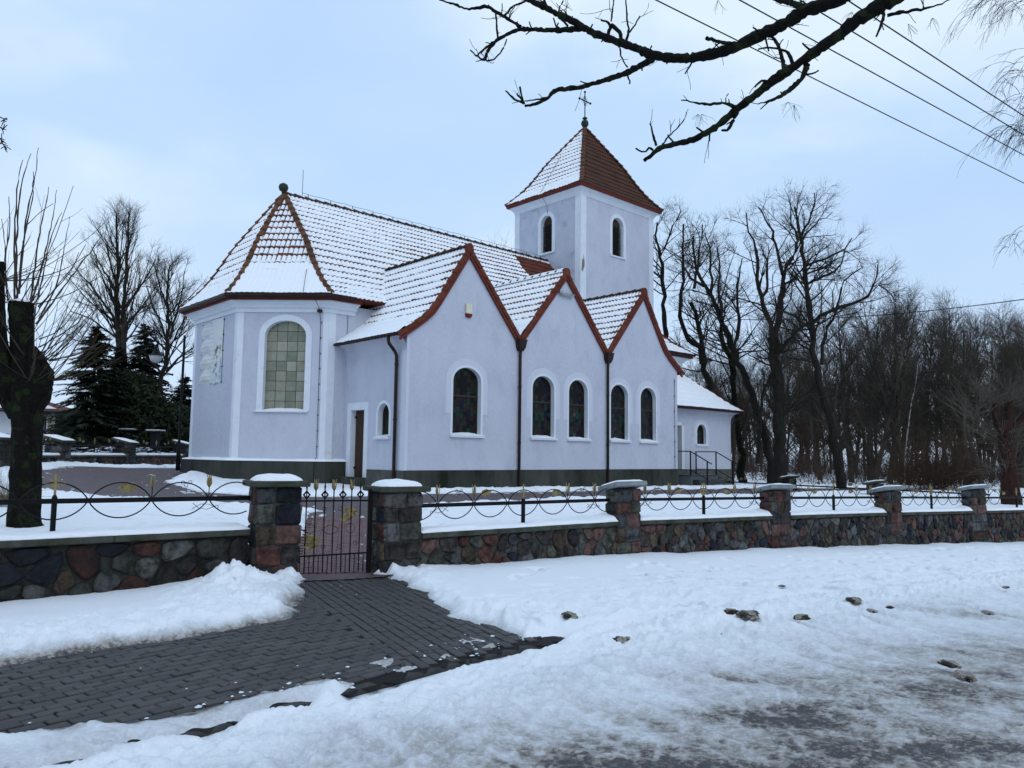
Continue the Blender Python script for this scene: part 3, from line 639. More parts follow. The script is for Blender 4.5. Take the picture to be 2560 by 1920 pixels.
a = math.atan2(14.8 - 10.3, -3.25 + 2.33); ca, sa = math.cos(a), math.sin(a)
cnt = 0
for j in range(0, 44):
    for i in range(-3, 4):
        lu = (i + 0.5 * (j % 2)) * 0.2; lv = 0.12 + j * 0.1
        if abs(lu) > 0.56: continue
        x = -2.33 + lv * ca + lu * sa; y = 10.3 + lv * sa - lu * ca
        if cnt >= 300: continue
        dz = float(g_in(x + ca * .1, y + sa * .1) - g_in(x - ca * .1, y - sa * .1)) / 0.2
        mw = Matrix.Translation((x, y, float(g_in(x, y)) + 0.004 + random.uniform(-0.003, 0.003))) @ Matrix.Rotation(a, 4, 'Z') @ Matrix.Rotation(-math.atan(dz), 4, 'Y') @ Matrix.Rotation(PI / 2 + random.uniform(-.012, .012), 4, 'Z') @ Matrix.Rotation(random.uniform(-.012, .012), 4, 'X')
        link('paver', pm2, cyp, mw=mw); cnt += 1
# ------------------------------------------------------------------ fieldstone walls, pillars, iron fences
def clip_poly(poly, nx, ny, c):
    """keep the part where nx*x+ny*y <= c"""
    outp = []
    n = len(poly)
    for i in range(n):
        a = poly[i]; b = poly[(i + 1) % n]
        da = nx * a[0] + ny * a[1] - c; db = nx * b[0] + ny * b[1] - c
        if da <= 0: outp.append(a)
        if (da < 0) != (db < 0) and abs(da - db) > 1e-12:
            t = da / (da - db); outp.append((a[0] + (b[0] - a[0]) * t, a[1] + (b[1] - a[1]) * t))
    return outp
def stone_cells(Lw, H, sx, sy, rng):
    rows = max(2, round(H / sy)); pts = []
    for j in range(rows):
        n = max(2, round(Lw / sx * rng.uniform(0.85, 1.2)))
        for i in range(n):
            pts.append(((i + 0.5 + 0.5 * (j % 2) * 0.8 + rng.uniform(-0.48, 0.48)) * Lw / n, (j + 0.5 + rng.uniform(-0.42, 0.42)) * H / rows))
    pts = [p for p in pts if p[0] < Lw + sx * 0.3 and rng.random() > 0.16]
    out_ = []
    for i, (px, py) in enumerate(pts):
        poly = [(0, 0), (Lw, 0), (Lw, H), (0, H)]
        near = sorted(((q[0] - px) ** 2 + (q[1] - py) ** 2, k) for k, q in enumerate(pts) if k != i)[:14]
        for d2, k in near:
            qx, qy = pts[k]; nx, ny = qx - px, qy - py
            poly = clip_poly(poly, nx, ny, (qx * qx + qy * qy - px * px - py * py) / 2)
            if len(poly) < 3: break
        if len(poly) >= 3: out_.append(poly)
    return out_
def inset(poly, d):
    p = poly
    cxm = sum(q[0] for q in poly) / len(poly); cym = sum(q[1] for q in poly) / len(poly)
    n = len(poly); A = sum(poly[i][0] * poly[(i + 1) % n][1] - poly[(i + 1) % n][0] * poly[i][1] for i in range(n))
    sg = 1 if A > 0 else -1
    for i in range(n):
        a = poly[i]; b = poly[(i + 1) % n]; dx, dy = b[0] - a[0], b[1] - a[1]; l = math.hypot(dx, dy)
        if l < 1e-6: continue
        nx, ny = dy / l * sg, -dx / l * sg
        p = clip_poly(p, nx, ny, nx * a[0] + ny * a[1] - d)
        if len(p) < 3: return []
    return p
def stone_mesh(poly, fn, rng, out_=0.04, kc=0.20):
    """irregular domed stone from a wall cell; fn(s, z, outwards) -> point"""
    n0 = len(poly); ring = []
    for i in range(n0):
        a = poly[i]; b = poly[(i + 1) % n0]
        l = math.hypot(b[0] - a[0], b[1] - a[1])
        if l < 0.03: continue
        k = kc
        ring.append((a[0] + (b[0] - a[0]) * k, a[1] + (b[1] - a[1]) * k)); ring.append((a[0] + (b[0] - a[0]) * (1 - k), a[1] + (b[1] - a[1]) * (1 - k)))
    if len(ring) < 5: return None
    cx0 = sum(q[0] for q in ring) / len(ring); cy0 = sum(q[1] for q in ring) / len(ring)
    ring = [(x + rng.uniform(-0.008, 0.008), y + rng.uniform(-0.008, 0.008)) for x, y in ring]
    n = len(ring); tilt = (rng.uniform(-0.12, 0.12), rng.uniform(-0.12, 0.12)); o_ = out_ * rng.uniform(0.6, 1.3)
    V = [fn(x, y, -0.02) for x, y in ring]
    V += [fn(cx0 + (x - cx0) * 0.98, cy0 + (y - cy0) * 0.98, o_ * 0.5 + rng.uniform(-.004, 0.008)) for x, y in ring]
    V += [fn(cx0 + (x - cx0) * 0.80 + rng.uniform(-.006, .006), cy0 + (y - cy0) * 0.80 + rng.uniform(-.006, .006), o_ + (x - cx0) * tilt[0] + (y - cy0) * tilt[1] + rng.uniform(-0.007, 0.007)) for x, y in ring]
    V.append(fn(cx0 + rng.uniform(-.03, .03), cy0 + rng.uniform(-.03, .03), o_ * rng.uniform(0.85, 1.25)))
    F = []
    for i in range(n):
        j = (i + 1) % n
        F += [(i, j, n + j, n + i), (n + i, n + j, 2 * n + j, 2 * n + i), (2 * n + i, 2 * n + j, 3 * n)]
    b = MB().add(V, F); return b
def pick_stone(rng): return ST[rng.choices(range(len(ST)), ST_W)[0]]
def snow_strip(name, parent, Lw, y0, y1, zf, hh, rng_seed, drift=0.0, sx=0.06):
    ns = max(8, int(Lw / sx)); nq = 11
    s = np.linspace(0, Lw, ns); q = np.linspace(0, 1, nq)
    q = 0.5 - 0.5 * np.cos(q * PI)
    S, Q = np.meshgrid(s, q, indexing='ij')
    nf = fbm(S * 2.3, Q * 1.5, 4, rng_seed) - 0.5; nf2 = fbm(S * 8, Q * 3, 3, rng_seed + 4) - 0.5
    prof = np.clip(1 - np.abs(2 * Q - 1) ** 5, 0, 1) ** 0.55
    Hh = hh * (1 + 0.7 * nf + 0.3 * nf2)
    Hh = Hh + drift * np.exp(-(Lw - S) / 0.28) * (0.35 + 0.65 * Q)
    endf = np.clip(np.minimum(S, Lw - S) / 0.05, 0.0, 1) ** 0.5
    yf = y0 + (y1 - y0) * Q + (0.5 - Q) * 2 * np.clip(np.abs(Q - 0.5) * 2 - 0.6, 0, 1) * (0.035 + 0.10 * nf2 + 0.06 * nf)
    Z = zf(S) + 0.002 + Hh * prof * np.maximum(endf, 0.25)
    me = gridmesh(name, np.stack([S, yf, Z], -1), None, M['snow'], np.zeros_like(S))
    return link(name, me, parent)
ALL_ST = []
def build_wall(A, B, zA, zB, label, seed, sx=0.24, sy=0.19, base=-0.12, name='boundary_wall', th=0.34, fine=True, drift=0.10, coping=None, group=None, stones=None, mortar=None, kc=0.24):
    rng = random.Random(seed)
    Lw = math.hypot(B[0] - A[0], B[1] - A[1]); a = math.atan2(B[1] - A[1], B[0] - A[0])
    t = thing(name, label, 'stone wall', (A[0], A[1], zA), a, group)
    sl = (zB - zA) / Lw
    zg = min(float(g_out(*A)) - zA, float(g_out(*B)) - zB) + base
    H = -0.075 - zg
    b = MB(); 
    V = [(0, 0.03, zg), (Lw, 0.03, zg + sl * Lw), (Lw, th, zg + sl * Lw), (0, th, zg), (0, 0.03, -0.07), (Lw, 0.03, -0.07 + sl * Lw), (Lw, th, -0.07 + sl * Lw), (0, th, -0.07)]
    b.add(V, [(0, 1, 5, 4), (1, 2, 6, 5), (2, 3, 7, 6), (3, 0, 4, 7), (3, 2, 1, 0), (4, 5, 6, 7)]); b.obj('mortar_core', mortar or M['mortar'], t)
    fn = lambda s, z, o_: (s, 0.03 - o_, zg + z + sl * s)
    joined = {}
    for poly in stone_cells(Lw, H, sx, sy, rng):
        p = inset(poly, rng.uniform(0.006, 0.014))
        if len(p) < 3: continue
        mb = stone_mesh(p, fn, rng, 0.04, kc)
        if mb is None: continue
        m = rng.choice(stones) if stones else pick_stone(rng)
        if fine: link('stone', mb.mesh('stone', m, False), t)
        else: joined.setdefault(m.name, (m, MB()))[1].add(mb.v, mb.f)
    if not fine:
        big = MB(); ms = []
        for k, (m, mb) in joined.items(): big.add(mb.v, mb.f, len(ms)); ms.append(m)
        kind(big.obj('stone_facing', ms, t, True), 'stuff')
    # coping laid in lengths
    n = max(1, round(Lw / 1.5))
    for k in range(n):
        s0, s1 = Lw * k / n + 0.003, Lw * (k + 1) / n - 0.003
        bb = MB(); mw = Matrix(((1, 0, 0, 0), (0, 1, 0, 0), (sl, 0, 1, 0), (0, 0, 0, 1)))
        bb.box(s0, s1, -0.055 + rng.uniform(-.006, .006), th + 0.05, -0.072, rng.uniform(-.004, .003), ch=0.010, mw=mw); bb.obj('coping_slab', coping or M['coping'], t)
    snow_strip('snow_cap', t, Lw, -0.045, th + 0.03, lambda S: sl * S, 0.062, seed, drift)
    return t
def build_pillar(x, y, a, w, d, ztop, zbase, label, seed, gate=False, tilt=0.0, inward=1, fine=True, cap_mat=None, group=None, ov=0.085):
    """a is the compass direction of the front face"""
    rng = random.Random(seed)
    t = thing('stone_pillar', label, 'pillar', (x, y, zbase), PI / 2 - a, group)
    H = ztop - zbase
    hs = H - 0.085
    b = MB(); b.box(0.02, w - 0.02, 0.02, d - 0.02, -0.15, hs); b.obj('mortar_core', M['mortar'], t)
    rows = max(3, round(hs / 0.215)); z = -0.1
    red = ([ST[0], ST[1], ST[1], ST[6], ST[3], ST[4], ST[5], ST[7]] if fine else [ST[3], ST[4], ST[7], ST[6]]) if not gate else None
    joined = MB(); jm = []
    rh = [rng.uniform(0.8, 1.2) for _ in range(rows)]; sc = (hs + 0.1) / sum(rh)
    for r_ in range(rows):
        h = rh[r_] * sc
        for face, ln in (('f', w), ('l', d), ('r', w * 0 + d), ('b', w)):
            cuts = [0, ln]
            if ln > 0.36: cuts = [0, ln * rng.choice((0.36, 0.42, 0.58, 0.66)), ln]
            if ln > 0.62 and rng.random() < 0.4: cuts = [0, ln * 0.3, ln * 0.66, ln]
            for c0, c1 in zip(cuts[:-1], cuts[1:]):
                fnn = {'f': lambda s, zz, o_: (s, -o_ + 0.02, zz), 'b': lambda s, zz, o_: (s, d + o_ - 0.02, zz), 'l': lambda s, zz, o_: (0.02 - o_, s, zz), 'r': lambda s, zz, o_: (w - 0.02 + o_, s, zz)}[face]
                j = lambda: rng.uniform(0.003, 0.014)
                poly = [(c0 + j(), z + j()), (c1 - j(), z + j()), (c1 - j(), z + h - j()), (c0 + j(), z + h - j())]
                mb = stone_mesh(poly, fnn, rng, 0.032, 0.09)
                if mb is None: continue
                if face in 'fr': pass
                m = rng.choice(red) if red else pick_stone(rng)
                if fine:
                    me = mb.mesh('stone', m, False); link('stone', fix_normals(me) if face in 'lrb' else me, t)
                else: joined.add(mb.v, mb.f, len(jm)); jm.append(m)
        z += h
    if not fine:
        big = MB(); ms = list({m.name: m for m in jm}.values()); ix = {m.name: i for i, m in enumerate(ms)}
        k = 0
        big.v = joined.v; big.f = joined.f; big.mi = [ix[jm[q].name] for q in joined.mi]
        kind(big.obj('stone_facing', ms, t, True), 'stuff')
    cm = cap_mat or (M['coping'] if gate else M['cap_grey'])
    if gate:
        b = MB(); rings = []
        for o_, zz in ((ov - 0.012, hs), (ov, hs + 0.012), (ov, hs + 0.062), (ov - 0.01, hs + 0.07)):
            rings.append([(-o_, -o_, zz), (w + o_, -o_, zz), (w + o_, d + o_, zz), (-o_, d + o_, zz)])
        rings.append([(w * .42, d * .42, hs + 0.10), (w * .58, d * .42, hs + 0.10), (w * .58, d * .58, hs + 0.10), (w * .42, d * .58, hs + 0.10)])
        b.loft(rings); b.obj('cap_slab', cm, t)
        zc = lambda px, py: hs + 0.07 + 0.03 * max(0, 1 - max(abs(2 * px / w - 1), abs(2 * py / d - 1)))
        q = np.linspace(-1, 1, 25); QX, QY = np.meshgrid(q, q, indexing='ij')
        rr = np.maximum(np.abs(QX), np.abs(QY)) * 0.75 + 0.25 * np.hypot(QX, QY)
        ns = fbm(QX * 2 + seed, QY * 2, 3, seed) - 0.5; ns2 = fbm(QX * 6 + seed, QY * 6, 3, seed + 3) - 0.5
        hh = np.clip(1 - rr ** 4, 0, 1) ** 0.6 * (0.075 + 0.03 * ns)
        sc_ = 1 + 0.10 * ns2 * (rr > .8)
        PX = w / 2 + QX * (w / 2 + ov - 0.055) * sc_; PY = d / 2 + QY * (d / 2 + ov - 0.055) * sc_
        link('snow_cap', gridmesh('snow_cap', np.stack([PX, PY, hs + 0.067 + 0.025 * np.clip(1 - rr, 0, 1) + hh], -1), None, M['snow'], np.zeros_like(PX)), t)
    else:
        mw = Matrix.Translation((w / 2, d / 2, hs)) @ Matrix.Rotation(-tilt * inward, 4, 'X') @ Matrix.Rotation(rng.uniform(-0.02, 0.03), 4, 'Y')
        b = MB(); b.box(-w / 2 - ov, w / 2 + ov, -d / 2 - 0.10, d / 2 + 0.12, 0.0, 0.085, ch=0.014, mw=mw); b.obj('cap_slab', cm, t)
        q = np.linspace(-1, 1, 19); QX, QY = np.meshgrid(q, q, indexing='ij')
        rr = np.maximum(np.abs(QX), np.abs(QY)) * 0.8 + 0.2 * np.hypot(QX, QY)
        ns = fbm(QX * 2 + seed, QY * 2, 3, seed) - 0.5
        hh = np.clip(1 - rr ** 5, 0, 1) ** 0.6 * (0.045 + 0.02 * ns)
        PT = np.stack([QX * (w / 2 + ov - 0.03), 0.01 + QY * (d / 2 + 0.085) + 0.02 * QY * 0, 0.084 + hh], -1)
        PT = PT @ np.array(mw.to_3x3()).T + np.array(mw.translation)
        link('snow_cap', gridmesh('snow_cap', PT, None, M['snow'], np.zeros_like(QX)), t)
    return t

# iron fence shapes, shared between panels
def arc_pts(L0, h, up, n=15, s0=0.0, s1=1.0):
    R_ = (L0 * L0 / 4 + h * h) / (2 * h); th = math.asin(min(1, L0 / 2 / R_))
    return [(R_ * math.sin(-th + 2 * th * k), 0, up * (R_ * math.cos(-th + 2 * th * k) - (R_ - h))) for k in [s0 + (s1 - s0) * i / (n - 1) for i in range(n)]]
def bent_leaf(sx):
    b = MB(); pts = [(0, 0), (0.05, 0.05), (0.14, 0.065), (0.21, 0.03), (0.16, -0.035), (0.07, -0.045)]
    for yy, mi in ((0.004, 0), (-0.004, 0)):
        o = len(b.v); b.v += [(x * sx, yy + 0.03 * math.sin(x * 14), z - 0.12 * x) for x, z in pts]; b.f.append(tuple(range(o, o + 6))); b.mi.append(0)
    for i in range(6): b.f.append((i, (i + 1) % 6, 6 + (i + 1) % 6, 6 + i)); b.mi.append(0)
    return b
def bud_mb():
    b = MB()
    for k in range(3):
        a = 2 * PI * k / 3 + 0.4; ca, sa = math.cos(a), math.sin(a)
        prof = [(0.004, 0.0, 0.010), (0.022, 0.035, 0.020), (0.026, 0.075, 0.018), (0.020, 0.115, 0.010), (0.030, 0.150, 0.002)]
        rings = []
        for r_, z, hw in prof:
            rings.append([(r_ * ca - hw * sa, r_ * sa + hw * ca, z), ((r_ + .007) * ca, (r_ + .007) * sa, z), (r_ * ca + hw * sa, r_ * sa - hw * ca, z), ((r_ - .003) * ca, (r_ - .003) * sa, z)])
        b.loft(rings)
    return b
LENS, LH = 0.67, 0.20
SH = {}
SH['au'] = MB().tube(arc_pts(LENS, LH, 1), 0.008, 5).mesh('arch_bar', M['black'], True)
SH['al'] = MB().tube(arc_pts(LENS, LH, -1), 0.008, 5).mesh('arch_bar', M['black'], True)
SH['leaf1'] = bent_leaf(1).mesh('gold_leaf', M['gold']); SH['leaf2'] = bent_leaf(-1).mesh('gold_leaf', M['gold'])
SH['bud'] = bud_mb().mesh('gold_bud', M['gold'], True)
SH['stem'] = MB().tube([(0, 0, 0), (0, 0, 0.15)], 0.006, 5).mesh('stem', M['black'])
SH['post'] = MB().box(-0.024, 0.024, -0.024, 0.024, -0.02, 0.40, ch=0.003).loft([[(-.024, -.024, .40), (.024, -.024, .40), (.024, .024, .40), (-.024, .024, .40)], [(-.010, -.010, .43), (.010, -.010, .43), (.010, .010, .43), (-.010, .010, .43)]]).mesh('post', M['black'])
_r = MB()
for cx0, cz in ((-0.043, 0), (0.0, -0.03), (0.043, 0.006)): _r.tube([(cx0 + 0.021 * math.cos(2 * PI * i / 12), 0, cz + 0.021 * math.sin(2 * PI * i / 12)) for i in range(12)], 0.004, 4, closed=True)
SH['rings'] = _r.mesh('grape_rings', M['black'], True)
_r = MB().tube([(-0.16, 0, 0.02), (-0.08, 0, -0.035), (0.02, 0, -0.045), (0.12, 0, 0.0)], 0.004, 4).tube([(-0.16, 0, -0.05), (-0.06, 0, 0.015), (0.03, 0, 0.02), (0.12, 0, -0.015)], 0.004, 4).tube([(0.14 + 0.02 * math.cos(2 * PI * i / 10), 0, -0.006 + 0.02 * math.sin(2 * PI * i / 10)) for i in range(10)], 0.004, 4, closed=True)
SH['fish'] = _r.mesh('fish_scroll', M['black'], True)
SH['cross'] = MB().box(-0.009, 0.009, -0.009, 0.009, 0, 0.24, ch=.002).box(-0.075, 0.075, -0.006, 0.006, 0.118, 0.134, ch=.002).mesh('gold_cross', M['gold'])
_s = MB().box(-0.012, 0.012, -0.009, 0.009, 0, 0.25, ch=.002).box(-0.105, 0.105, -0.006, 0.006, 0.128, 0.148, ch=.002)
for a in (PI / 4, -PI / 4): _s.box(-0.075, 0.075, -0.004, 0.004, -0.005, 0.005, mw=Matrix.Translation((0, 0, 0.138)) @ Matrix.Rotation(a, 4, 'Y'))
SH['star'] = _s.mesh('gold_star_cross', M['gold'])
_s = MB().tube([(0.085 * math.cos(2 * PI * i / 20), 0, 0.13 + 0.11 * math.sin(2 * PI * i / 20)) for i in range(20)], 0.013, 6, closed=True).box(-0.009, 0.009, -0.008, 0.008, 0, 0.24, ch=.002).box(-0.085, 0.085, -0.006, 0.006, 0.12, 0.14, ch=.002)
SH['wheel'] = _s.mesh('gold_wheel_cross', M['gold'], False)
def build_fence(A, B, zA, zB, y0, label, centre, seed, lens=5, group=None, simple=False, flip=False, black_bud=None):
    rng = random.Random(seed)
    Lw = math.hypot(B[0] - A[0], B[1] - A[1]); a = math.atan2(B[1] - A[1], B[0] - A[0])
    t = thing('iron_fence', label, 'fence', (A[0], A[1], zA), a, group); sl = (zB - zA) / Lw
    rz = 0.36
    b = MB(); mw = Matrix(((1, 0, 0, 0), (0, 1, 0, 0), (sl, 0, 1, 0), (0, 0, 0, 1))); b.box(-0.06, Lw + 0.06, y0 - 0.018, y0 + 0.018, rz - 0.027, rz + 0.027, mw=mw, ch=.003); b.obj('rail', M['black'], t)
    sc = Lw / 2; half = lens // 2
    P = lambda s, z: (s, y0 + rng.uniform(-.003, .003), z + sl * s)
    def put(nm, me, s, z, ry=0.0, sc_=1):
        o = link(nm, me, t, P(s, z)); o.rotation_euler = (0, ry, 0); o.scale = (sc_, sc_, sc_); return o
    put('post', SH['post'], sc, 0.0)
    nm = {'cross': 'gold_cross', 'star': 'gold_star_cross', 'wheel': 'gold_wheel_cross'}[centre]
    put(nm, SH[centre], sc, 0.41)
    for k in range(-half, half + 1):
        s = sc + k * LENS
        if s - LENS / 2 < -0.02 or s + LENS / 2 > Lw + 0.02: continue
        put('arch_bar', SH['au'], s, rz); put('arch_bar', SH['al'], s, rz)
    rem = sc - (half + 0.5) * LENS
    if rem > 0.08:
        f = min(1, rem / LENS)
        for sg in (-1, 1):
            s = sc + sg * (half + 1) * LENS
            for up in (1, -1):
                pts = arc_pts(LENS, LH, up, 9, 0, f)
                MB().tube([(-sg * -1 * p[0] * 1.0, 0, p[2]) for p in pts], 0.008, 5).obj('arch_bar', M['black'], t, True, loc=P(s, rz))
    for k, sg in ((1.5, -1), (1.5, 1), (half + 0.5, -1), (half + 0.5, 1)):
        s = sc + sg * k * LENS
        if not 0.02 < s < Lw - 0.02 or (half < 2 and k == 1.5): continue
        st = put('stem', SH['stem'], s, rz); q = put('gold_bud', SH['bud'], s, rz + 0.14, 0, rng.uniform(0.95, 1.15)); q.rotation_euler = (0, rng.uniform(-.12, .12), rng.uniform(0, 2))
    for sg in (-1, 1):
        if not simple or rng.random() < 0.8: put('gold_leaf', SH['leaf1' if sg < 0 else 'leaf2'], sc + sg * (LENS + 0.20) * 1.0, rz + 0.15, rng.uniform(-.15, .15), rng.uniform(0.9, 1.2))
        if not simple: put('grape_rings', SH['rings'], sc + sg * 2 * LENS + rng.uniform(-.05, .08), rz + LH - 0.005, rng.uniform(-.2, .2))
        if not simple: put('fish_scroll', SH['fish'], sc + sg * 2.45 * LENS, rz - 0.085, sg * 0.1, sg)
    return t
def off(p, a, dx, dy):
    return (p[0] + dx * math.sin(a) - dy * math.cos(a), p[1] + dx * math.cos(a) + dy * math.sin(a))
# left of the gate
B0 = (-3.27, 9.74); A0 = (B0[0] - 6.3 * 0.738, B0[1] - 6.3 * 0.674)
build_wall(A0, B0, 0.70, 0.635, 'low dark fieldstone wall left of the iron gate with snow along its coping', 101, 0.29, 0.205, drift=0.0, stones=ST_DARK, mortar=M['mortar_dark'], kc=0.27)
build_fence((B0[0] - 4.28 * 0.738, B0[1] - 4.28 * 0.674), B0, 0.705, 0.655, 0.17, 'black iron fence with golden star cross and leaf left of the gate', 'star', 102)
build_pillar(*PIL['P0'], 0.0, 'square fieldstone gate pillar with rounded snow cap, left of the gate', 103, gate=True)
build_pillar(*PIL['P1'], 0.0, 'reddish fieldstone gate pillar with snow cap, right of the iron gate', 104, gate=True)
ks = ['P1', 'P2', 'P3', 'P4', 'P5', 'P6']
wl = ['fieldstone wall with snowy coping from the gate to the next pillar', 'fieldstone wall below the fence with the golden wheel cross near the church steps', 'fieldstone wall stretch below the second fence with the plain golden cross', 'far fieldstone wall stretch below the fence with the farther golden wheel cross', 'greenish fieldstone wall stretch running out of the photo at the right edge']
fl = ['black iron fence with plain golden cross just right of the gate', 'black iron fence with golden wheel cross in front of the church steps', 'black iron fence with plain golden cross on the third wall stretch', 'black iron fence with golden wheel cross on the fourth wall stretch', 'black iron fence with golden star cross at the right photo edge']
cen = ['cross', 'wheel', 'cross', 'wheel', 'star']
pl_ = {'P2': 'stone pillar with tilted grey slab, first one right of the gate', 'P3': 'stone pillar with tilted snowy slab, second fence pillar right of the gate', 'P4': 'red stone pillar with bare grey slab, third fence pillar right of the gate', 'P5': 'red stone pillar with snow-covered tilted slab, the last one before the right edge'}
for i, (k0, k1) in enumerate(zip(ks[:-1], ks[1:])):
    a0 = PIL[k0][2]; a1 = PIL[k1][2]
    A = off(pil_right(k0), a0, 0.0, 0.04); B = off(PIL[k1][:2], a1, 0.02, 0.02)
    zA = float(z_coping(along(*A))); zB = float(z_coping(along(*B)))
    build_wall(A, B, zA, zB, wl[i], 110 + i, 0.235 if i < 3 else 0.25, 0.185, drift=0.12)
    build_fence(A, B, zA, zB, 0.17, fl[i], cen[i], 120 + i)
for k in ('P2', 'P3', 'P4', 'P5'):
    x, y, a, w_, d_, zt = PIL[k]
    build_pillar(x, y, a, w_, d_, zt, float(g_out(x, y)) - 0.05, pl_[k], 130 + int(k[1]), tilt=R(13))

A = off(pil_right('P6'), PIL['P6'][2], 0, .04); build_wall(A, (A[0] + 9, A[1] + 5.2), float(z_coping(along(*A))), -0.12, 'last fieldstone wall stretch beyond the right photo edge', 119, 0.3, 0.2, fine=False)
# gate
def build_gate():
    G0, G1 = Vector((-2.80, 10.16)), Vector((-1.86, 10.50))
    Lg = (G1 - G0).length; a = math.atan2(G1.y - G0.y, G1.x - G0.x)
    t = thing('iron_gate', 'narrow black wrought iron gate between the two snow-capped stone pillars', 'gate', (G0.x, G0.y, 0.0), a)
    fm = M['black']
    MB().box(-0.006, 0.014, -0.012, 0.012, 0.0, 1.14, ch=.003).obj('stile', fm, t)
    MB().box(Lg - 0.075, Lg - 0.012, -0.03, 0.03, -0.05, 1.12, ch=.004).obj('hinge_post', fm, t)
    for z0, z1 in ((0.965, 0.965), (0.245, 0.27)):
        MB().tube([(0, 0, z0), (Lg - 0.05, 0, z1)], 0.011, 6).obj('rail', fm, t)
    bar = MB().tube([(0, 0, 0.03), (0, 0, 1.13)], 0.0085, 6).mesh('bar', fm)
    spear = MB().lathe([(0.009, 1.12), (0.013, 1.15), (0.001, 1.22)], n=6).mesh('spear', M['black'])
    dia = MB()
    for sgn in (1,):
        o_, i_ = 0.052, 0.026
        ring = lambda q, y: [(q, y, 0), (0, y, q * 1.25), (-q, y, 0), (0, y, -q * 1.25)]
        V = ring(o_, -.008) + ring(i_, -.008) + ring(o_, .008) + ring(i_, .008); F = []
        for k in range(4):
            j = (k + 1) % 4
            F += [(k, j, 4 + j, 4 + k), (8 + j, 8 + k, 12 + k, 12 + j), (k, 8 + k, 8 + j, j), (4 + k, 4 + j, 12 + j, 12 + k)]
        dia.add(V, F)
    dm = fix_normals(dia.mesh('diamond', fm))
    n = 8
    for k in range(1, n):
        s = (Lg - 0.06) * k / n
        link('bar', bar, t, (s, 0, 0))
        if k % 2 == 1: link('diamond', dm, t, (s, -0.002, 1.045)); link('spear', spear, t, (s, 0, 0))
        else: link('gold_bud', SH['bud'], t, (s, 0, 1.10)).rotation_euler = (0, 0, k)
    sb = MB().tube([(0, 0, 0.01), (0, 0, 0.255)], 0.006, 5).mesh('short_bar', fm)
    for k in range(n): link('short_bar', sb, t, ((Lg - 0.06) * (k + 0.5) / n, 0, 0))
    ringm = MB().tube([(0.024 * math.cos(2 * PI * i / 12), 0, 0.024 * math.sin(2 * PI * i / 12)) for i in range(12)], 0.004, 4, closed=True).mesh('small_ring', fm, True)
    for s, z in ((0.13, 0.80), (0.34, 0.86), (0.55, 0.86), (0.76, 0.80), (0.12, 0.40), (0.34, 0.36), (0.55, 0.36), (0.76, 0.40)): link('small_ring', ringm, t, (s + 0.01, 0, z))
    big = MB().tube([(0.058 * math.cos(2 * PI * i / 18), 0, 0.062 * math.sin(2 * PI * i / 18)) for i in range(18)], 0.004, 4, closed=True).mesh('ring_scroll', fm, True)
    for s in (0.175, 0.70): link('ring_scroll', big, t, (s, 0, 0.60))
    MB().tube([(0.33 + 0.22 * q, 0, 0.585 + 0.06 * math.sin(PI * q)) for q in [i / 10 for i in range(11)]], 0.0045, 4).tube([(0.33 + 0.22 * q, 0, 0.585 - 0.06 * math.sin(PI * q)) for q in [i / 10 for i in range(11)]], 0.0045, 4).obj('fish_scroll', fm, t, True)
    for s, z, ry, me in ((0.10, 0.36, -0.35, SH['leaf1']), (0.80, 0.78, 0.45, SH['leaf2']), (0.30, 0.45, 0.25, SH['leaf2']), (0.56, 0.70, -0.5, SH['leaf1'])):
        link('gold_leaf', me, t, (s, -0.01, z)).rotation_euler = (0, ry, 0)
    MB().box(-0.02, 0.05, -0.03, 0.03, 0.49, 0.65, ch=.004).obj('lock_box', fm, t)
    MB().tube([(0.04, -0.035, 0.595), (0.04, -0.06, 0.595), (0.13, -0.06, 0.59)], 0.009, 6).obj('handle', fm, t)
build_gate()
# ------------------------------------------------------------------ the church (local axes: u along the front, v into the church, z up)
CH = thing('church', 'pale lavender church with snowy red tiled roofs, three gables and a square tower', 'church', (OX, OY, 0), PI / 2 - TH)
AX = 7.59
def part(name, mesh, label=None):
    o = link(name, mesh, CH)
    if label: o['label'] = label
    return o
def arch(u0, u1, z0, z1, rise=None, n=12):
    """outline of an arched opening, anticlockwise from lower left"""
    r = (u1 - u0) / 2; rise = r if rise is None else rise; zs = z1 - rise; c = (u0 + u1) / 2
    return [(u0, z0), (u1, z0)] + [(c + r * math.cos(PI * i / n), zs + rise * math.sin(PI * i / n)) for i in range(n + 1)]
def panel(outline, holes, fn, depth=0.22):
    """a wall skin with real openings; fn(s, z, d) d inwards"""
    mb = MB()
    loops = [[Vector((s, z, 0)) for s, z in outline]] + [[Vector((s, z, 0)) for s, z in h] for h in holes]
    flat = [p for l in loops for p in l]
    tris = tessellate_polygon(loops)
    V = [fn(p.x, p.y, 0) for p in flat]
    F = []
    for a, b, c in tris:
        A, B, C_ = flat[a], flat[b], flat[c]
        F.append((a, b, c) if (B - A).cross(C_ - A).z > 0 else (a, c, b))
    mb.add(V, F)
    rv = MB()
    for h in holes:
        n = len(h); vs = [fn(s, z, 0) for s, z in h] + [fn(s, z, depth) for s, z in h]
        rv.add(vs, [((i + 1) % n, i, n + i, n + (i + 1) % n) for i in range(n)])
    return mb, rv
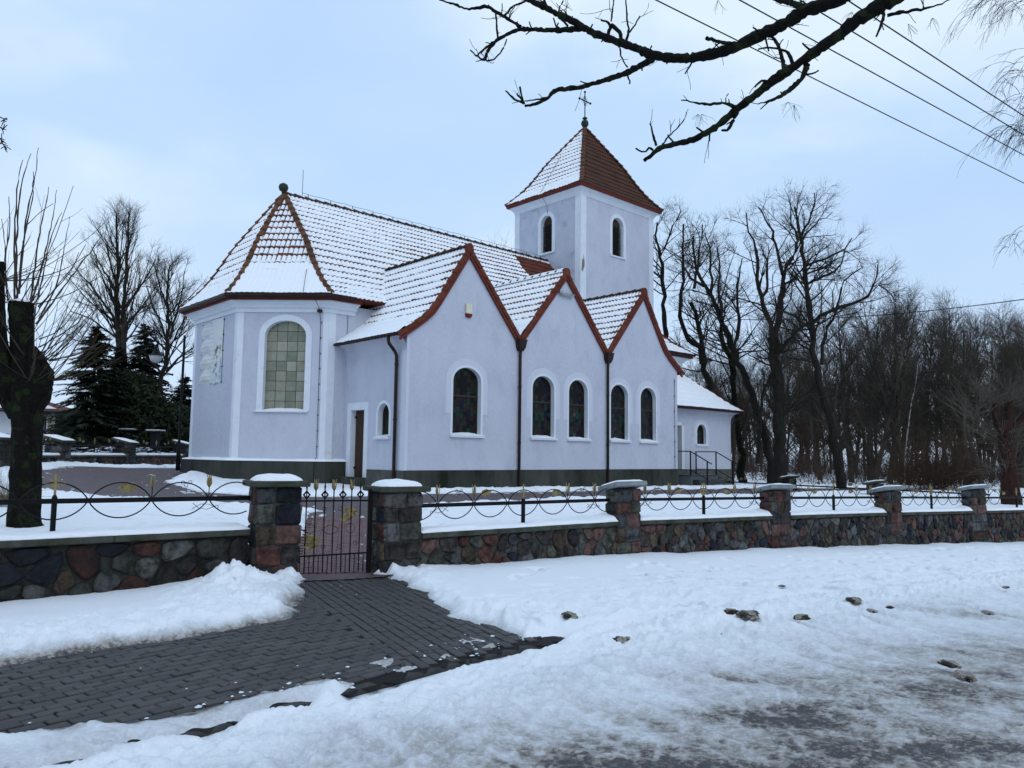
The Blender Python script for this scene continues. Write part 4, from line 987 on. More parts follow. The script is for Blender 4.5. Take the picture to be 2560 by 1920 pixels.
def trim_ring(inner, fn, width, proud, z_floor=None):
    """flat band round an arched opening, standing proud"""
    n = len(inner); c = (sum(p[0] for p in inner) / n, 0)
    u0 = min(p[0] for p in inner); u1 = max(p[0] for p in inner); z0 = min(p[1] for p in inner); z1 = max(p[1] for p in inner)
    cx0, r = (u0 + u1) / 2, (u1 - u0) / 2
    pts = inner[2:]
    rise = z1 - pts[0][1]
    zs = pts[0][1]
    zb = z0 if z_floor is None else z_floor
    outer = [(cx0 + (p[0] - cx0) * (r + width) / r, zs + (p[1] - zs) * (rise + width) / rise) for p in pts]
    I = [(pts[0][0], zb)] + pts + [(pts[-1][0], zb)]; O = [(outer[0][0], zb)] + outer + [(outer[-1][0], zb)]
    mb = MB(); k = len(I)
    V = [fn(s, z, -proud) for s, z in I] + [fn(s, z, -proud) for s, z in O] + [fn(s, z, 0.004) for s, z in I] + [fn(s, z, 0.004) for s, z in O]
    F = []
    for i in range(k - 1): F += [(i, i + 1, k + i + 1, k + i)[::-1], (k + i, k + i + 1, 3 * k + i + 1, 3 * k + i)[::-1], (2 * k + i, 2 * k + i + 1, i + 1, i)[::-1]]
    mb.add(V, F); return mb
def sill(fn, s0, s1, z, mat_, parent, h=0.10, out_=0.09, snow=True, seed=0):
    b = MB(); V = []
    for s in (s0, s1):
        for d, zz in ((0.2, z), (0.2, z - h), (-out_, z - h), (-out_ - 0.01, z - 0.03), (-out_, z - 0.02)): V.append(fn(s, zz, d))
    b.add(V, [(0, 1, 2, 3, 4), (9, 8, 7, 6, 5)] + [(i, 5 + i, 5 + (i + 1) % 5, (i + 1) % 5) for i in range(5)])
    link('sill', fix_normals(b.mesh('sill', mat_)), parent)
    if snow:
        n = 20; S = np.linspace(s0 + 0.05, s1 - 0.07, n); Q = np.linspace(0, 1, 7)
        hh = lambda s, q: (0.02 + 0.05 * q) * math.sin(PI * min(1, max(0, (s - s0) / (s1 - s0)))) ** 0.5 * (0.5 + float(fbm(np.array(s * 3.0), np.array(seed * 1.0), 2, seed)))
        P = np.array([[fn(float(s), z - 0.02 + 0.02 * q + (hh(s, q) if 0 < q else 0), -out_ + 0.015 + q * (0.18 + out_)) for q in Q] for s in S])
        link('snow_cap', gridmesh('snow_cap', P, None, M['snow'], np.zeros((n, 7))), parent)
def stained(win, s0, s1, z0, z1, rise, fn, d, seed, cols=7, ph=0.135, bar=None):
    """lead-framed upright panes in running bond with a dark cross near the top"""
    rng = random.Random(seed)
    A_ = arch(s0, s1, z0, z1, rise)
    b = MB(); b.add([fn(s, z, d + 0.012) for s, z in A_], [tuple(range(len(A_)))]); 
    link('lead_net', b.mesh('lead_net', M['lead']), win)
    pw = (s1 - s0) / cols; cx0 = (s0 + s1) / 2; g = 0.006
    mb = MB()
    zs = z1 - rise
    for c in range(cols):
        a, e_ = s0 + c * pw + g, s0 + (c + 1) * pw - g
        z = z0 + g - (ph * 0.5 if c % 2 else 0) - rng.uniform(0, 0.03)
        while z < z1:
            za, zb = max(z + g, z0 + g), z + ph - g
            def top(s): 
                q = (s - cx0) / ((s1 - s0) / 2); return zs + rise * math.sqrt(max(0, 1 - q * q)) - 0.012
            ta, tb = min(zb, top(a)), min(zb, top(e_))
            if min(ta, tb) > za + 0.01:
                zc = (za + zb) / 2; H = z1 - z0
                incross = (abs((a + e_) / 2 - cx0) < pw * 0.8 and zc > z0 + H * 0.60 and zc < z0 + H * 0.90) or (abs((a + e_) / 2 - cx0) < pw * 1.9 and z0 + H * 0.70 < zc < z0 + H * 0.80)
                mi = 2 if incross else rng.choices(range(8), (0.30, 0.20, 0.14, 0.15, 0.09, 0.06, 0.05, 0.01 if H > 1 else 0.2))[0]
                y = d + rng.uniform(-0.002, 0.002)
                mb.add([fn(a, za, y), fn(e_, za, y), fn(e_, tb, y), fn(a, ta, y)], [(0, 1, 2, 3)], mi)
            z += ph
    o = link('pane', mb.mesh('pane', GL), win); kind(o, 'stuff')
    fr = MB()
    for c in [A_]:
        n = len(c); m = ((s0 + s1) / 2, (z0 + z1) / 2)
        sh = lambda p, q: (m[0] + (p[0] - m[0]) * (1 - q / (s1 - s0) * 2), m[1] + (p[1] - m[1]) * (1 - q / (z1 - z0) * 2))
        I = [sh(p, 0.03) for p in c]
        V = [fn(*p, d - 0.03) for p in c] + [fn(*p, d - 0.03) for p in I] + [fn(*p, d + 0.01) for p in I]
        fr.add(V, [(i, (i + 1) % n, n + (i + 1) % n, n + i) for i in range(n)] + [(n + i, n + (i + 1) % n, 2 * n + (i + 1) % n, 2 * n + i) for i in range(n)])
    if bar is not None:
        V = [fn(s, z, q) for q in (d - 0.035, d + 0.01) for s, z in ((s0, bar - 0.028), (s1, bar - 0.028), (s1, bar + 0.028), (s0, bar + 0.028))]
        fr.add(V, [(0, 1, 2, 3), (0, 1, 5, 4), (3, 2, 6, 7)])
    link('frame', fix_normals(fr.mesh('frame', M['house_brown'])), win)

FRONT = lambda s, z, d: (s, d, z)                       # aisle front, v = 0
SIDE = lambda s, z, d: (d, s, z)                        # end wall with the small door, u = 0, s = v
PZ = 1.10
# ---- aisle front with three gables
def flare(u0, u1, zt, ze, n=7):
    """curved lower gable edge from (u1, zt) down to (u0, ze)"""
    return [(u1 + (u0 - u1) * (i / n), zt + (ze - zt) * (i / n) - 0.03 * math.sin(PI * i / n)) for i in range(n + 1)]
ZP, ZV, ZE = 8.22, 5.50, 5.14
lf = flare(-0.0, 0.86, 5.92, ZE + 0.10)[::-1]; rf = [(13.95 - (p[0]), p[1]) for p in lf][::-1]
outline = [(0, PZ), (13.95, PZ)] + [(p[0], p[1]) for p in rf[::-1]] + [(11.63, ZP), (9.30, ZV), (6.98, ZP), (4.65, ZV), (2.33, ZP)] + lf[::-1]
WIN = [(1.80, 2.97), (5.33, 6.42), (7.19, 8.22), (9.56, 10.62), (11.42, 12.44)]
holes = [arch(a, b, 2.20, 4.40, 0.44) for a, b in WIN]
mb, rv = panel(outline, holes, FRONT)
part('front_wall', mb.mesh('front_wall', M['lavender']))
wn = ['widest arched stained glass window, alone in the first gable'] 
for i, (a, b) in enumerate(WIN):
    w = part('window', trim_ring(holes[i], FRONT, 0.085, 0.012).mesh('window', M['white']))
    sub, rv1 = panel(arch(a, b, 2.20, 4.40, 0.44), [arch(a, b, 2.20, 4.40, 0.44)], FRONT)
    link('reveal', rv1.mesh('reveal', M['white']), w)
    link('band', trim_ring(arch(a - 0.085, b + 0.085, 2.20, 4.485, 0.525), FRONT, 0.20, 0.005, 2.9).mesh('band', M['lavender_band']), w)
    stained(w, a, b, 2.24, 4.40, 0.44, FRONT, 0.19, 40 + i, 8 if i == 0 else 7, 0.15, 2.24 + 2.16 * 0.575)
    sill(FRONT, a - 0.10, b + 0.12, 2.24, M['white'], w, seed=i)
def wall_strip(name, pts, z0, z1, m, parent=CH):
    """vertical wall along plan points"""
    mb = MB(); V = [(u, v, z) for u, v in pts for z in (z0, z1)]
    mb.add(V, [(2 * i, 2 * i + 2, 2 * i + 3, 2 * i + 1) for i in range(len(pts) - 1)]); return link(name, mb.mesh(name, m), parent)
# ---- end wall with small door and window
VR = 3.55
door = [(2.27, 0.55), (3.07, 0.55), (3.07, 3.0), (2.27, 3.0)]
sw = arch(0.86, 1.48, 2.12, 3.16, 0.34)
mb, rv = panel([(0, 0.55), (VR, 0.55), (VR, 5.2), (0, 5.2)], [door, sw], lambda s, z, d: SIDE(s, z, d))
mb.f = [f[::-1] for f in mb.f]
part('end_wall', mb.mesh('end_wall', M['lavender']))
dr = part('door', MB().add([SIDE(s, z, 0.2) for s, z in door], [(3, 2, 1, 0)]).mesh('door', M['door']), 'narrow brown plank door in white frame beside the apse')
rvd = MB(); n = 4; vs = [SIDE(s, z, 0) for s, z in door] + [SIDE(s, z, 0.2) for s, z in door]; rvd.add(vs, [(i, (i + 1) % n, n + (i + 1) % n, n + i) for i in range(n)])
link('reveal', fix_normals(rvd.mesh('reveal', M['white'])), dr)
for k in range(7):
    s = 2.28 + k * 0.113
    b = MB(); b.box(0.165, 0.2, s, s + 0.105, 0.84, 2.99, ch=0.006); link('plank', b.mesh('plank', M['door']), dr)
b = MB(); 
for z0, z1, s0, s1 in ((0.55, 3.25, 3.075, 3.30), (0.55, 3.25, 2.04, 2.265), (3.005, 3.25, 2.265, 3.075)): b.box(-0.02, 0.005, s0, s1, z0, z1)
link('frame', b.mesh('frame', M['white']), dr)
MB().tube([(0.15, 2.36, 1.75), (0.12, 2.36, 1.75), (0.12, 2.44, 1.75)], 0.012, 6).obj('handle', M['black'], dr)
for z in (1.1, 2.75): MB().box(0.13, 0.17, 3.0, 3.08, z, z + 0.06).obj('hinge', M['black'], dr)
MB().box(-0.28, 0.12, 2.05, 3.28, 0.35, 0.835, ch=0.01).obj('doorstep', M['plinth'], dr)
w = part('window', trim_ring(sw, SIDE, 0.10, 0.012).mesh('window', M['white']))
sub, rv1 = panel(sw, [sw], SIDE); link('reveal', fix_normals(rv1.mesh('reveal', M['white'])), w)
stained(w, 0.86, 1.48, 2.14, 3.16, 0.34, SIDE, 0.20, 77, 6, 0.13)
sill(SIDE, 0.76, 1.58, 2.14, M['white'], w, seed=9)
# plinths
def plinth(pts, z0, z1, out_, name='plinth', m=None, closed=False):
    """pts run so that outside lies to the right"""
    mb = MB(); k = len(pts); nrm = []
    for i in range(k):
        a = Vector(pts[max(i - 1, 0)]); b = Vector(pts[i]); c = Vector(pts[min(i + 1, k - 1)])
        d1 = (b - a).normalized() if i > 0 else (c - b).normalized(); d2 = (c - b).normalized() if i < k - 1 else d1
        n1 = Vector((d1.y, -d1.x)); n2 = Vector((d2.y, -d2.x)); m_ = (n1 + n2); nrm.append(m_ * (1 / max(0.3, (1 + n1.dot(n2)))))
    V = []
    for p, n in zip(pts, nrm):
        for o_, z in ((out_ * 1.35, z0), (out_, z1 - 0.01), (out_ - 0.012, z1), (-0.04, z1 + 0.015)): V.append((p[0] + n.x * o_, p[1] + n.y * o_, z))
    F = []
    for i in range(k - 1):
        for j in range(3): F.append((i * 4 + j, (i + 1) * 4 + j, (i + 1) * 4 + j + 1, i * 4 + j + 1))
    F += [(0, 1, 2, 3), tuple(q + (k - 1) * 4 for q in (3, 2, 1, 0))]
    mb.add(V, F); return part(name, fix_normals(mb.mesh(name, m or M['plinth'])))
plinth([(0.0, 0.0), (13.95, 0.0), (13.95, 2.0)], -0.2, PZ, 0.03)
plinth([(0.0, 2.03), (0.0, 0.0)], -0.2, PZ - 0.005, 0.025, m=M['plinth_light'])
# corner pilaster-like smooth strip beside the rainwater pipe
MB().box(-0.006, 0.10, -0.008, 0.24, PZ, 5.1).obj('corner_strip', M['lavender_band'], CH)
wall_strip('aisle_west_wall', [(13.95, 0.0), (13.95, 3.6)], 0.2, 5.3, M['lavender'])
# coved eaves of the end wall
def cove(pts, z0, z1, out_, m, name='eaves_cove'):
    mb = MB(); rings = []
    for (u, v, nu, nv) in pts:
        rings.append([(u + nu * out_ * (1 - math.cos(PI / 2 * q)), v + nv * out_ * (1 - math.cos(PI / 2 * q)), z0 + (z1 - z0) * math.sin(PI / 2 * q)) for q in [i / 5 for i in range(6)]])
    mb.loft(rings, cap=False, closed_ring=False); return part(name, mb.mesh(name, m, True))
cove([(-0.004, 0.02, -1, 0), (-0.004, VR, -1, 0)], 4.72, 5.16, 0.30, M['lavender'])
# ---- chancel: end wall L, chamfer M, side wall Rr
LMc, MRc, FL, FM = (-2.85, 5.73), (-0.67, 3.55), (-2.85, 9.45), (-0.67, 11.63)
CT = 6.26
dM = Vector((MRc[0] - LMc[0], MRc[1] - LMc[1])); lM = dM.length; dM.normalize(); nMi = Vector((-dM.y, dM.x))   # inwards
MF = lambda s, z, d: (LMc[0] + dM.x * s + nMi.x * d, LMc[1] + dM.y * s + nMi.y * d, z)
apw = arch(0.95, 2.33, 2.96, 5.97, 0.50)
mb, rv = panel([(0, 1.3), (lM, 1.3), (lM, CT + 0.3), (0, CT + 0.3)], [apw], MF)
part('apse_wall', mb.mesh('apse_wall', M['lavender']))
wall_strip('chancel_end_wall', [FL, LMc], 1.3, CT + .3, M['lavender'])
wall_strip('chancel_side_wall', [MRc, (0.05, VR)], 1.3, CT + .3, M['lavender'])
wall_strip('chancel_north_wall', [(20, 11.63), FM, FL], 0.6, CT + .3, M['lavender'])
wall_strip('nave_wall', [(0.0, VR), (19.4, VR), (19.4, 11.63)], 0.6, CT + .3, M['lavender'])
w = part('window', trim_ring(apw, MF, 0.20, 0.02).mesh('window', M['white']), 'large arched window of pale green glass squares in the apse')
sub, rv1 = panel(apw, [apw], MF, 0.26); link('reveal', rv1.mesh('reveal', M['white']), w)
b = MB(); b.add([MF(s, z, 0.215) for s, z in apw], [tuple(range(len(apw)))]); link('glazing_bars', b.mesh('glazing_bars', M['lead']), w)
rng = random.Random(5)
for i in range(4):
    for j in range(9):
        W_ = 1.38 / 4; Hh = 3.01 / 9; s0 = 0.95 + i * W_ + 0.008; s1 = 0.95 + (i + 1) * W_ - 0.008; z0 = 2.96 + j * Hh + 0.008; z1 = 2.96 + (j + 1) * Hh - 0.008
        if j == 8 and i in (0, 3):
            poly = [(s0, z0), (s1, z0)] + ([(s1, z1 - 0.01), (s1 - 0.13, z1 - 0.05), (s1 - 0.25, z1 - 0.15), (s0, z0 + 0.06)] if i == 0 else [(s1, z0 + 0.06), (s0 + 0.25, z1 - 0.15), (s0 + 0.13, z1 - 0.05), (s0, z1 - 0.01)])
        elif j == 7 and i in (0, 3): poly = [(s0, z0), (s1, z0), (s1, z1), (s0, z1)] 
        else: poly = [(s0, z0), (s1, z0), (s1, z1), (s0, z1)]
        t1, t2 = rng.uniform(-.004, .004), rng.uniform(-.004, .004)
        b = MB(); b.add([MF(s, z, 0.208 + t1 * (s - s0) / W_ + t2 * (z - z0) / Hh) for s, z in poly] , [tuple(range(len(poly)))])
        link('pane', b.mesh('pane', rng.choice(AG)), w)
sill(MF, 0.68, 2.50, 2.98, M['white'], w, h=0.07, seed=4)
def band_strip(name, fn, s0, s1, z0, z1, proud, m):
    b = MB(); V = [fn(s, z, d) for d in (-proud, 0.01) for s, z in ((s0, z0), (s1, z0), (s1, z1), (s0, z1))]
    b.add(V, [(0, 1, 2, 3), (0, 4, 5, 1), (1, 5, 6, 2), (2, 6, 7, 3), (3, 7, 4, 0)]); return part(name, fix_normals(b.mesh(name, m)))
LFn = lambda s, z, d: (-2.85 + d, s, z); RFn = lambda s, z, d: (s, VR + d, z)
band_strip('pilaster', MF, -0.008, 0.22, 1.32, CT, 0.015, M['white']); band_strip('pilaster', LFn, 5.715, 5.90, 1.32, CT, 0.015, M['white'])
band_strip('pilaster', MF, lM - 0.20, lM + 0.006, 1.32, CT, 0.015, M['white']); band_strip('pilaster', RFn, -0.685, -0.42, 1.32, CT, 0.015, M['white'])
band_strip('pilaster', LFn, 9.25, 9.465, 1.32, CT, 0.015, M['white'])
def offs(pts, d):
    """offset an open plan polyline to its right"""
    k = len(pts); r = []
    for i in range(k):
        a = Vector(pts[max(i - 1, 0)]); b = Vector(pts[i]); c = Vector(pts[min(i + 1, k - 1)])
        d1 = (b - a).normalized() if i > 0 else (c - b).normalized(); d2 = (c - b).normalized() if i < k - 1 else d1
        n1 = Vector((d1.y, -d1.x)); n2 = Vector((d2.y, -d2.x)); m_ = n1 + n2; m_ = m_ * (d / max(0.3, 1 + n1.dot(n2)))
        r.append((b.x + m_.x, b.y + m_.y))
    return r
CP = [FM, FL, LMc, MRc, (0.3, VR)]
def profile_band(name, pts, prof, m, smooth=False, tagged=None):
    rings = []
    ol = [offs(pts, d) for d, z in prof]
    for i in range(len(pts)): rings.append([(ol[j][i][0], ol[j][i][1], prof[j][1]) for j in range(len(prof))])
    mb = MB().loft(rings, cap=False, closed_ring=False); return part(name, fix_normals(mb.mesh(name, m, smooth)))
cprof = [(0.0, CT - 0.02), (0.05, CT - 0.02), (0.05, CT + 0.10), (0.12, CT + 0.13), (0.16, CT + 0.2), (0.26, CT + 0.28), (0.34, CT + 0.30), (0.34, CT + 0.34), (0.0, CT + 0.36)]
profile_band('cornice', CP, cprof, M['white'])
profile_band('cornice', [(13.9, VR), (19.4, VR), (19.4, 11.0)], cprof, M['white'])
profile_band('fascia_board', CP, [(0.36, CT + 0.33), (0.42, CT + 0.33), (0.42, CT + 0.46), (0.36, CT + 0.46)], M['fascia'])
profile_band('fascia_board', [(13.9, VR), (19.4, VR), (19.4, 11.0)], [(0.36, CT + 0.33), (0.42, CT + 0.33), (0.42, CT + 0.46), (0.36, CT + 0.46)], M['fascia'])
gp = [(0.43, CT + 0.50), (0.44, CT + 0.43), (0.49, CT + 0.385), (0.545, CT + 0.39), (0.585, CT + 0.44), (0.59, CT + 0.51), (0.575, CT + 0.51), (0.56, CT + 0.45), (0.49, CT + 0.41)]
profile_band('gutter', [FM, FL, LMc, MRc, (0.02, VR)], gp, M['gutter'])
profile_band('gutter', [(15.5, VR), (19.55, VR)], gp, M['gutter'])
pl = plinth([FM, FL, LMc, MRc, (0.0, VR)], -0.2, 1.32, 0.24)
# snow ledge on the apse plinth
ol0 = offs([FL, LMc, MRc, (0.0, VR)], 0.25); ol1 = offs([FL, LMc, MRc, (0.0, VR)], 0.0)
segs = []
for i in range(3):
    nS = 40
    for k in range(nS + (i == 2)):
        q = k / nS; a = [ol0[i][j] * (1 - q) + ol0[i + 1][j] * q for j in (0, 1)]; b = [ol1[i][j] * (1 - q) + ol1[i + 1][j] * q for j in (0, 1)]
        segs.append((a, b))
PP = np.zeros((len(segs), 6, 3))
for k, (a, b) in enumerate(segs):
    hv = 0.035 + 0.05 * float(fbm(np.array(k * 0.09), np.array(0.3), 3, 8))
    for j, (q, f) in enumerate(((0.0, 0.0), (0.03, 0.55), (0.12, 0.85), (0.4, 1.0), (0.75, 1.25), (1.0, 1.5))): PP[k, j] = (a[0] * (1 - q) + b[0] * q, a[1] * (1 - q) + b[1] * q, 1.318 + hv * f)
part('snow_ledge', gridmesh('snow_ledge', PP, None, M['snow'], np.zeros(PP.shape[:2])))

# ---- tower
TU0, TU1, TV0, TV1 = 13.71, 19.48, 5.344, 9.97
TZ = 14.30
TL = lambda s, z, d: (TU0 + d, s, z); TR_ = lambda s, z, d: (s, TV0 + d, z)
bl = arch(7.25, 8.05, 11.80, 13.72, 0.40); brr = arch(16.10, 16.98, 11.72, 13.72, 0.42)
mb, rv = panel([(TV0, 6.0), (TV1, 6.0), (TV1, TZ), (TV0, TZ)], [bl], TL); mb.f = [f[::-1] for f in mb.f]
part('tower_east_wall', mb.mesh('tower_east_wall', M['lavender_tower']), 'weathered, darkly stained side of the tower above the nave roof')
mb, rv = panel([(TU0, 5.0), (TU1, 5.0), (TU1, TZ), (TU0, TZ)], [brr], TR_)
part('tower_south_wall', mb.mesh('tower_south_wall', M['lavender']))
wall_strip('tower_wall', [(TU1, TV0), (TU1, TV1), (TU0, TV1)], 3.0, TZ, M['lavender'])
for hole, fn, s0, s1, z0 in ((bl, TL, 7.25, 8.05, 11.80), (brr, TR_, 16.10, 16.98, 11.72)):
    bw = part('belfry_opening', fix_normals(trim_ring(hole, fn, 0.20, 0.02).mesh('belfry_opening', M['white'])))
    sub, rv1 = panel(hole, [hole], fn, 0.34); link('reveal', fix_normals(rv1.mesh('reveal', M['white'])), bw)
    b = MB(); b.add([fn(s, z, 0.33) for s, z in hole], [tuple(range(len(hole)))]); link('dark_back', b.mesh('dark_back', M['dark']), bw)
    zt = max(p[1] for p in hole); n = 17
    tp = [p for p in arch(s0 + .02, s1 - .02, zt - 0.40, zt - .01, 0.39)]
    b = MB().prism(tp, lambda x, z, d: fn(x, z, d), 0.20, 0.24); link('arch_board', fix_normals(b.mesh('arch_board', M['door'])), bw)
    for k in range(n):
        z = z0 + 0.04 + k * (zt - z0 - 0.45) / n
        b = MB(); V = [fn(s, zz, d) for s in (s0 + .02, s1 - .02) for d, zz in ((0.13, z), (0.15, z - 0.012), (0.29, z + 0.085), (0.27, z + 0.10))]
        b.add(V, [(0, 1, 2, 3), (7, 6, 5, 4)] + [(i, 4 + i, 4 + (i + 1) % 4, (i + 1) % 4) for i in range(4)]); link('louvre', fix_normals(b.mesh('louvre', M['house_brown'])), bw)
    sill(fn, s0 - 0.16, s1 + 0.16, z0 + 0.01, M['white'], bw, h=0.10, out_=0.06, snow=fn is TL, seed=3)
wcol = M['white']
band_strip('pilaster', TL, TV0 - 0.006, TV0 + 0.34, 6.0, TZ, 0.02, wcol); band_strip('pilaster', TR_, TU0 - 0.02, TU0 + 0.40, 5.0, TZ, 0.02, wcol)
band_strip('pilaster', TL, TV1 - 0.34, TV1 + 0.02, 6.0, TZ, 0.02, wcol); band_strip('pilaster', TR_, TU1 - 0.34, TU1 + 0.02, 5.0, TZ, 0.02, wcol)
b = MB(); b.prism([(13.78, 10.55), (13.86, 10.45), (13.92, 10.62), (13.98, 10.70), (14.0, 10.95), (13.93, 11.35), (13.90, 11.05), (13.82, 11.12), (13.80, 10.85)], lambda x, z, d: TR_(x, z, d), -0.023, 0.0); b.obj('plaster_scar', M['spalled'], CH)
TP = [(TU0, TV1), (TU0, TV0), (TU1, TV0), (TU1, TV1), (TU0, TV1)]
tprof = [(0.0, TZ - 0.03), (0.03, TZ - 0.03), (0.03, TZ + 0.02), (0.06, TZ + 0.06), (0.10, TZ + 0.14), (0.22, TZ + 0.26), (0.26, TZ + 0.32), (0.0, TZ + 0.34)]
def closed_band(name, rect, prof, m):
    u0, u1, v0, v1 = rect; rings = []
    for d, z in prof: rings.append([(u0 - d, v1 + d, z), (u0 - d, v0 - d, z), (u1 + d, v0 - d, z), (u1 + d, v1 + d, z)])
    return part(name, fix_normals(MB().loft(rings, cap=False).mesh(name, m)))
closed_band('cornice', (TU0, TU1, TV0, TV1), tprof, M['white'])
closed_band('fascia_board', (TU0, TU1, TV0, TV1), [(0.26, TZ + 0.30), (0.33, TZ + 0.30), (0.38, TZ + 0.46), (0.30, TZ + 0.47)], M['fascia'])

# ---- porch by the tower with the side door
AV, AU0, AU1 = 1.5, 13.95, 20.62
AF = lambda s, z, d: (s, AV + d, z)
pd = [(15.55, 0.8), (16.42, 0.8), (16.42, 3.05), (15.55, 3.05)]; pw_ = arch(17.66, 18.42, 2.22, 3.16, 0.36)
mb, rv = panel([(AU0, 0.8), (AU1, 0.8), (AU1, 3.80), (AU0, 3.80)], [pd, pw_], AF); part('porch_wall', mb.mesh('porch_wall', M['lavender']))
wall_strip('porch_wall', [(AU1, AV), (AU1, 5.0)], 0.6, 3.8, M['lavender'])
plinth([(AU0, AV), (AU1, AV), (AU1, 5.0)], -0.3, 1.04, 0.03, m=M['plinth_light'])
d2 = part('door', MB().add([AF(s, z, 0.28) for s, z in pd], [(0, 1, 2, 3)]).mesh('door', M['door']), 'brown door at the top of the porch steps')
vs = [AF(s, z, 0) for s, z in pd] + [AF(s, z, 0.28) for s, z in pd]; rvd = MB().add(vs, [(i, (i + 1) % 4, 4 + (i + 1) % 4, 4 + i) for i in range(4)]); link('reveal', fix_normals(rvd.mesh('reveal', M['white'])), d2)
for k in range(5):
    s = 15.56 + k * 0.17; link('plank', MB().box(s, s + 0.16, AV + 0.24, AV + 0.28, 0.86, 3.0, ch=.006).mesh('plank', M['door']), d2)
b = MB(); b.box(16.42, 16.60, AV - 0.02, AV + .004, 0.8, 3.2).box(15.4, 16.60, AV - 0.02, AV + .004, 3.05, 3.2); link('frame', b.mesh('frame', M['white']), d2)
w = part('window', trim_ring(pw_, AF, 0.12, 0.012).mesh('window', M['white'])); sub, rv1 = panel(pw_, [pw_], AF, 0.2); link('reveal', rv1.mesh('reveal', M['white']), w)
link('band', trim_ring(arch(17.54, 18.54, 2.22, 3.28, 0.48), AF, 0.16, 0.005).mesh('band', M['lavender_band']), w)
stained(w, 17.66, 18.42, 2.24, 3.16, 0.36, AF, 0.16, 99, 6, 0.13); sill(AF, 17.55, 18.55, 2.24, M['white'], w, h=0.12, out_=0.05, snow=False)
cove([(AU0, AV - .004, 0, -1), (AU1, AV - .004, 0.7, -1), ], 3.36, 3.80, 0.36, M['lavender'])
cove([(AU1 + .004, AV, 1, -.7), (AU1 + .004, 5.0, 1, 0)], 3.36, 3.80, 0.36, M['lavender'])
# steps
stp = part('steps', MB().box(15.2, 17.35, 0.2, AV - 0.03, -0.3, 0.79, ch=.01).mesh('steps', M['grey_paint']), 'dark tiled steps down from the porch door')
for k in range(3):
    link('step', MB().box(15.35, 17.4, 0.2 - 0.32 * (k + 1), 0.23 - 0.32 * k, -0.3, 0.63 - 0.165 * k, ch=.006).mesh('step', M['slate_step']), stp)
link('landing_tile', MB().box(15.18, 17.38, 0.17, AV - 0.03, 0.79, 0.825, ch=.006).mesh('landing_tile', M['slate_step']), stp)
for u in (15.28, 17.30):
    h = part('handrail', MB().tube([(u, 1.36, 1.86), (u, 0.26, 1.86), (u, -0.72, 1.36), (u, -0.80, 1.32)], 0.024, 8).mesh('handrail', M['black'], True))
    link('post', MB().box(u - 0.022, u + 0.022, 1.30, 1.344, 0.8, 1.86).mesh('post', M['black']), h); link('post', MB().box(u - 0.022, u + 0.022, 0.24, 0.284, 0.4, 1.86).mesh('post', M['black']), h)
    link('post', MB().box(u - 0.022, u + 0.022, -0.60, -0.556, 0.1, 1.45).mesh('post', M['black']), h)
    link('lower_bar', MB().tube([(u, 1.34, 1.06), (u, 0.26, 1.06), (u, -0.58, 0.66)], 0.016, 6).mesh('lower_bar', M['black'], True), h)
# ------------------------------------------------------------------ tiled roofs under snow
def flare_z(ze, zt, amp=0.055):
    return lambda t: ze + (zt - ze) * (np.asarray(t) - amp * np.sin(PI * np.minimum(np.asarray(t) / 0.5, 1)))
PA, PB = 0.175, 0.365
class Face:
    def __init__(s, E0, E1, T0, T1, zf, pa=PA, pb=PB):
        s.E0 = np.array(E0, float); E1 = np.array(E1, float); T0 = np.array(T0, float); T1 = np.array(T1, float)
        s.L = np.linalg.norm(E1 - s.E0); s.e = (E1 - s.E0) / s.L; s.inn = np.array([-s.e[1], s.e[0]])
        s.run = (T0 - s.E0) @ s.inn; s.zf = zf; s.pa, s.pb = pa, pb
        s.a0 = (T0 - s.E0) @ s.e; s.a1 = (T1 - s.E0) @ s.e - s.L
        tt = np.linspace(0, 1, 301); z = zf(tt); seg = np.hypot(np.diff(tt) * s.run, np.diff(z))
        s.tb = np.concatenate([[0], np.cumsum(seg)]); s.tt = tt; s.B = s.tb[-1]
        s.rows = int(math.ceil(s.B / pb)); s.pb = s.B / s.rows
    def t(s, b): return np.interp(b, s.tb, s.tt)
    def lim(s, b):
        t = s.t(b); return s.a0 * t, s.L + s.a1 * t
    def P(s, a, b, off):
        a, b, off = np.broadcast_arrays(a, b, off)
        t = s.t(b); z = s.zf(t); dz = (s.zf(np.minimum(t + .004, 1)) - s.zf(np.maximum(t - .004, 0))) / (np.minimum(t + .004, 1) - np.maximum(t - .004, 0))
        nn = np.hypot(dz, s.run); h = -dz / nn; v = s.run / nn
        xy = s.E0 + a[..., None] * s.e + (t * s.run)[..., None] * s.inn + (off * h)[..., None] * s.inn
        return np.concatenate([xy, (z + off * v)[..., None]], -1)
    def corr(s, a): return 0.020 * np.cos(2 * PI * a / s.pa)
STEP = 0.038
def tile_rows(F, name, m, parent, nsamp=4, rows=None):
    k0 = math.floor(min(0, F.a0) / F.pa) * nsamp; k1 = math.ceil(max(F.L, F.L + F.a1) / F.pa) * nsamp
    ak = np.arange(k0, k1 + 1) * F.pa / nsamp
    P = []; 
    A_ = []; bb = []; oo = []
    for i in range(F.rows):
        for fr, o_ in (((0, -0.03),) if i == 0 else ()) + ((0.0, STEP), (1.0, 0.0)):
            bb.append(min(F.B, (i + fr) * F.pb)); oo.append(o_)
    bb = np.array(bb); oo = np.array(oo); lo, hi = F.lim(bb)
    Am = np.clip(ak[None, :], lo[:, None], hi[:, None])
    P = F.P(Am, bb[:, None] * np.ones_like(Am), oo[:, None] + F.corr(Am))
    keep = (np.abs(Am[:-1, 1:] - Am[:-1, :-1]) > 1e-6) | (np.abs(Am[1:, 1:] - Am[1:, :-1]) > 1e-6)
    o = link(name, gridmesh(name, P, keep, m, smooth=False), parent); return o
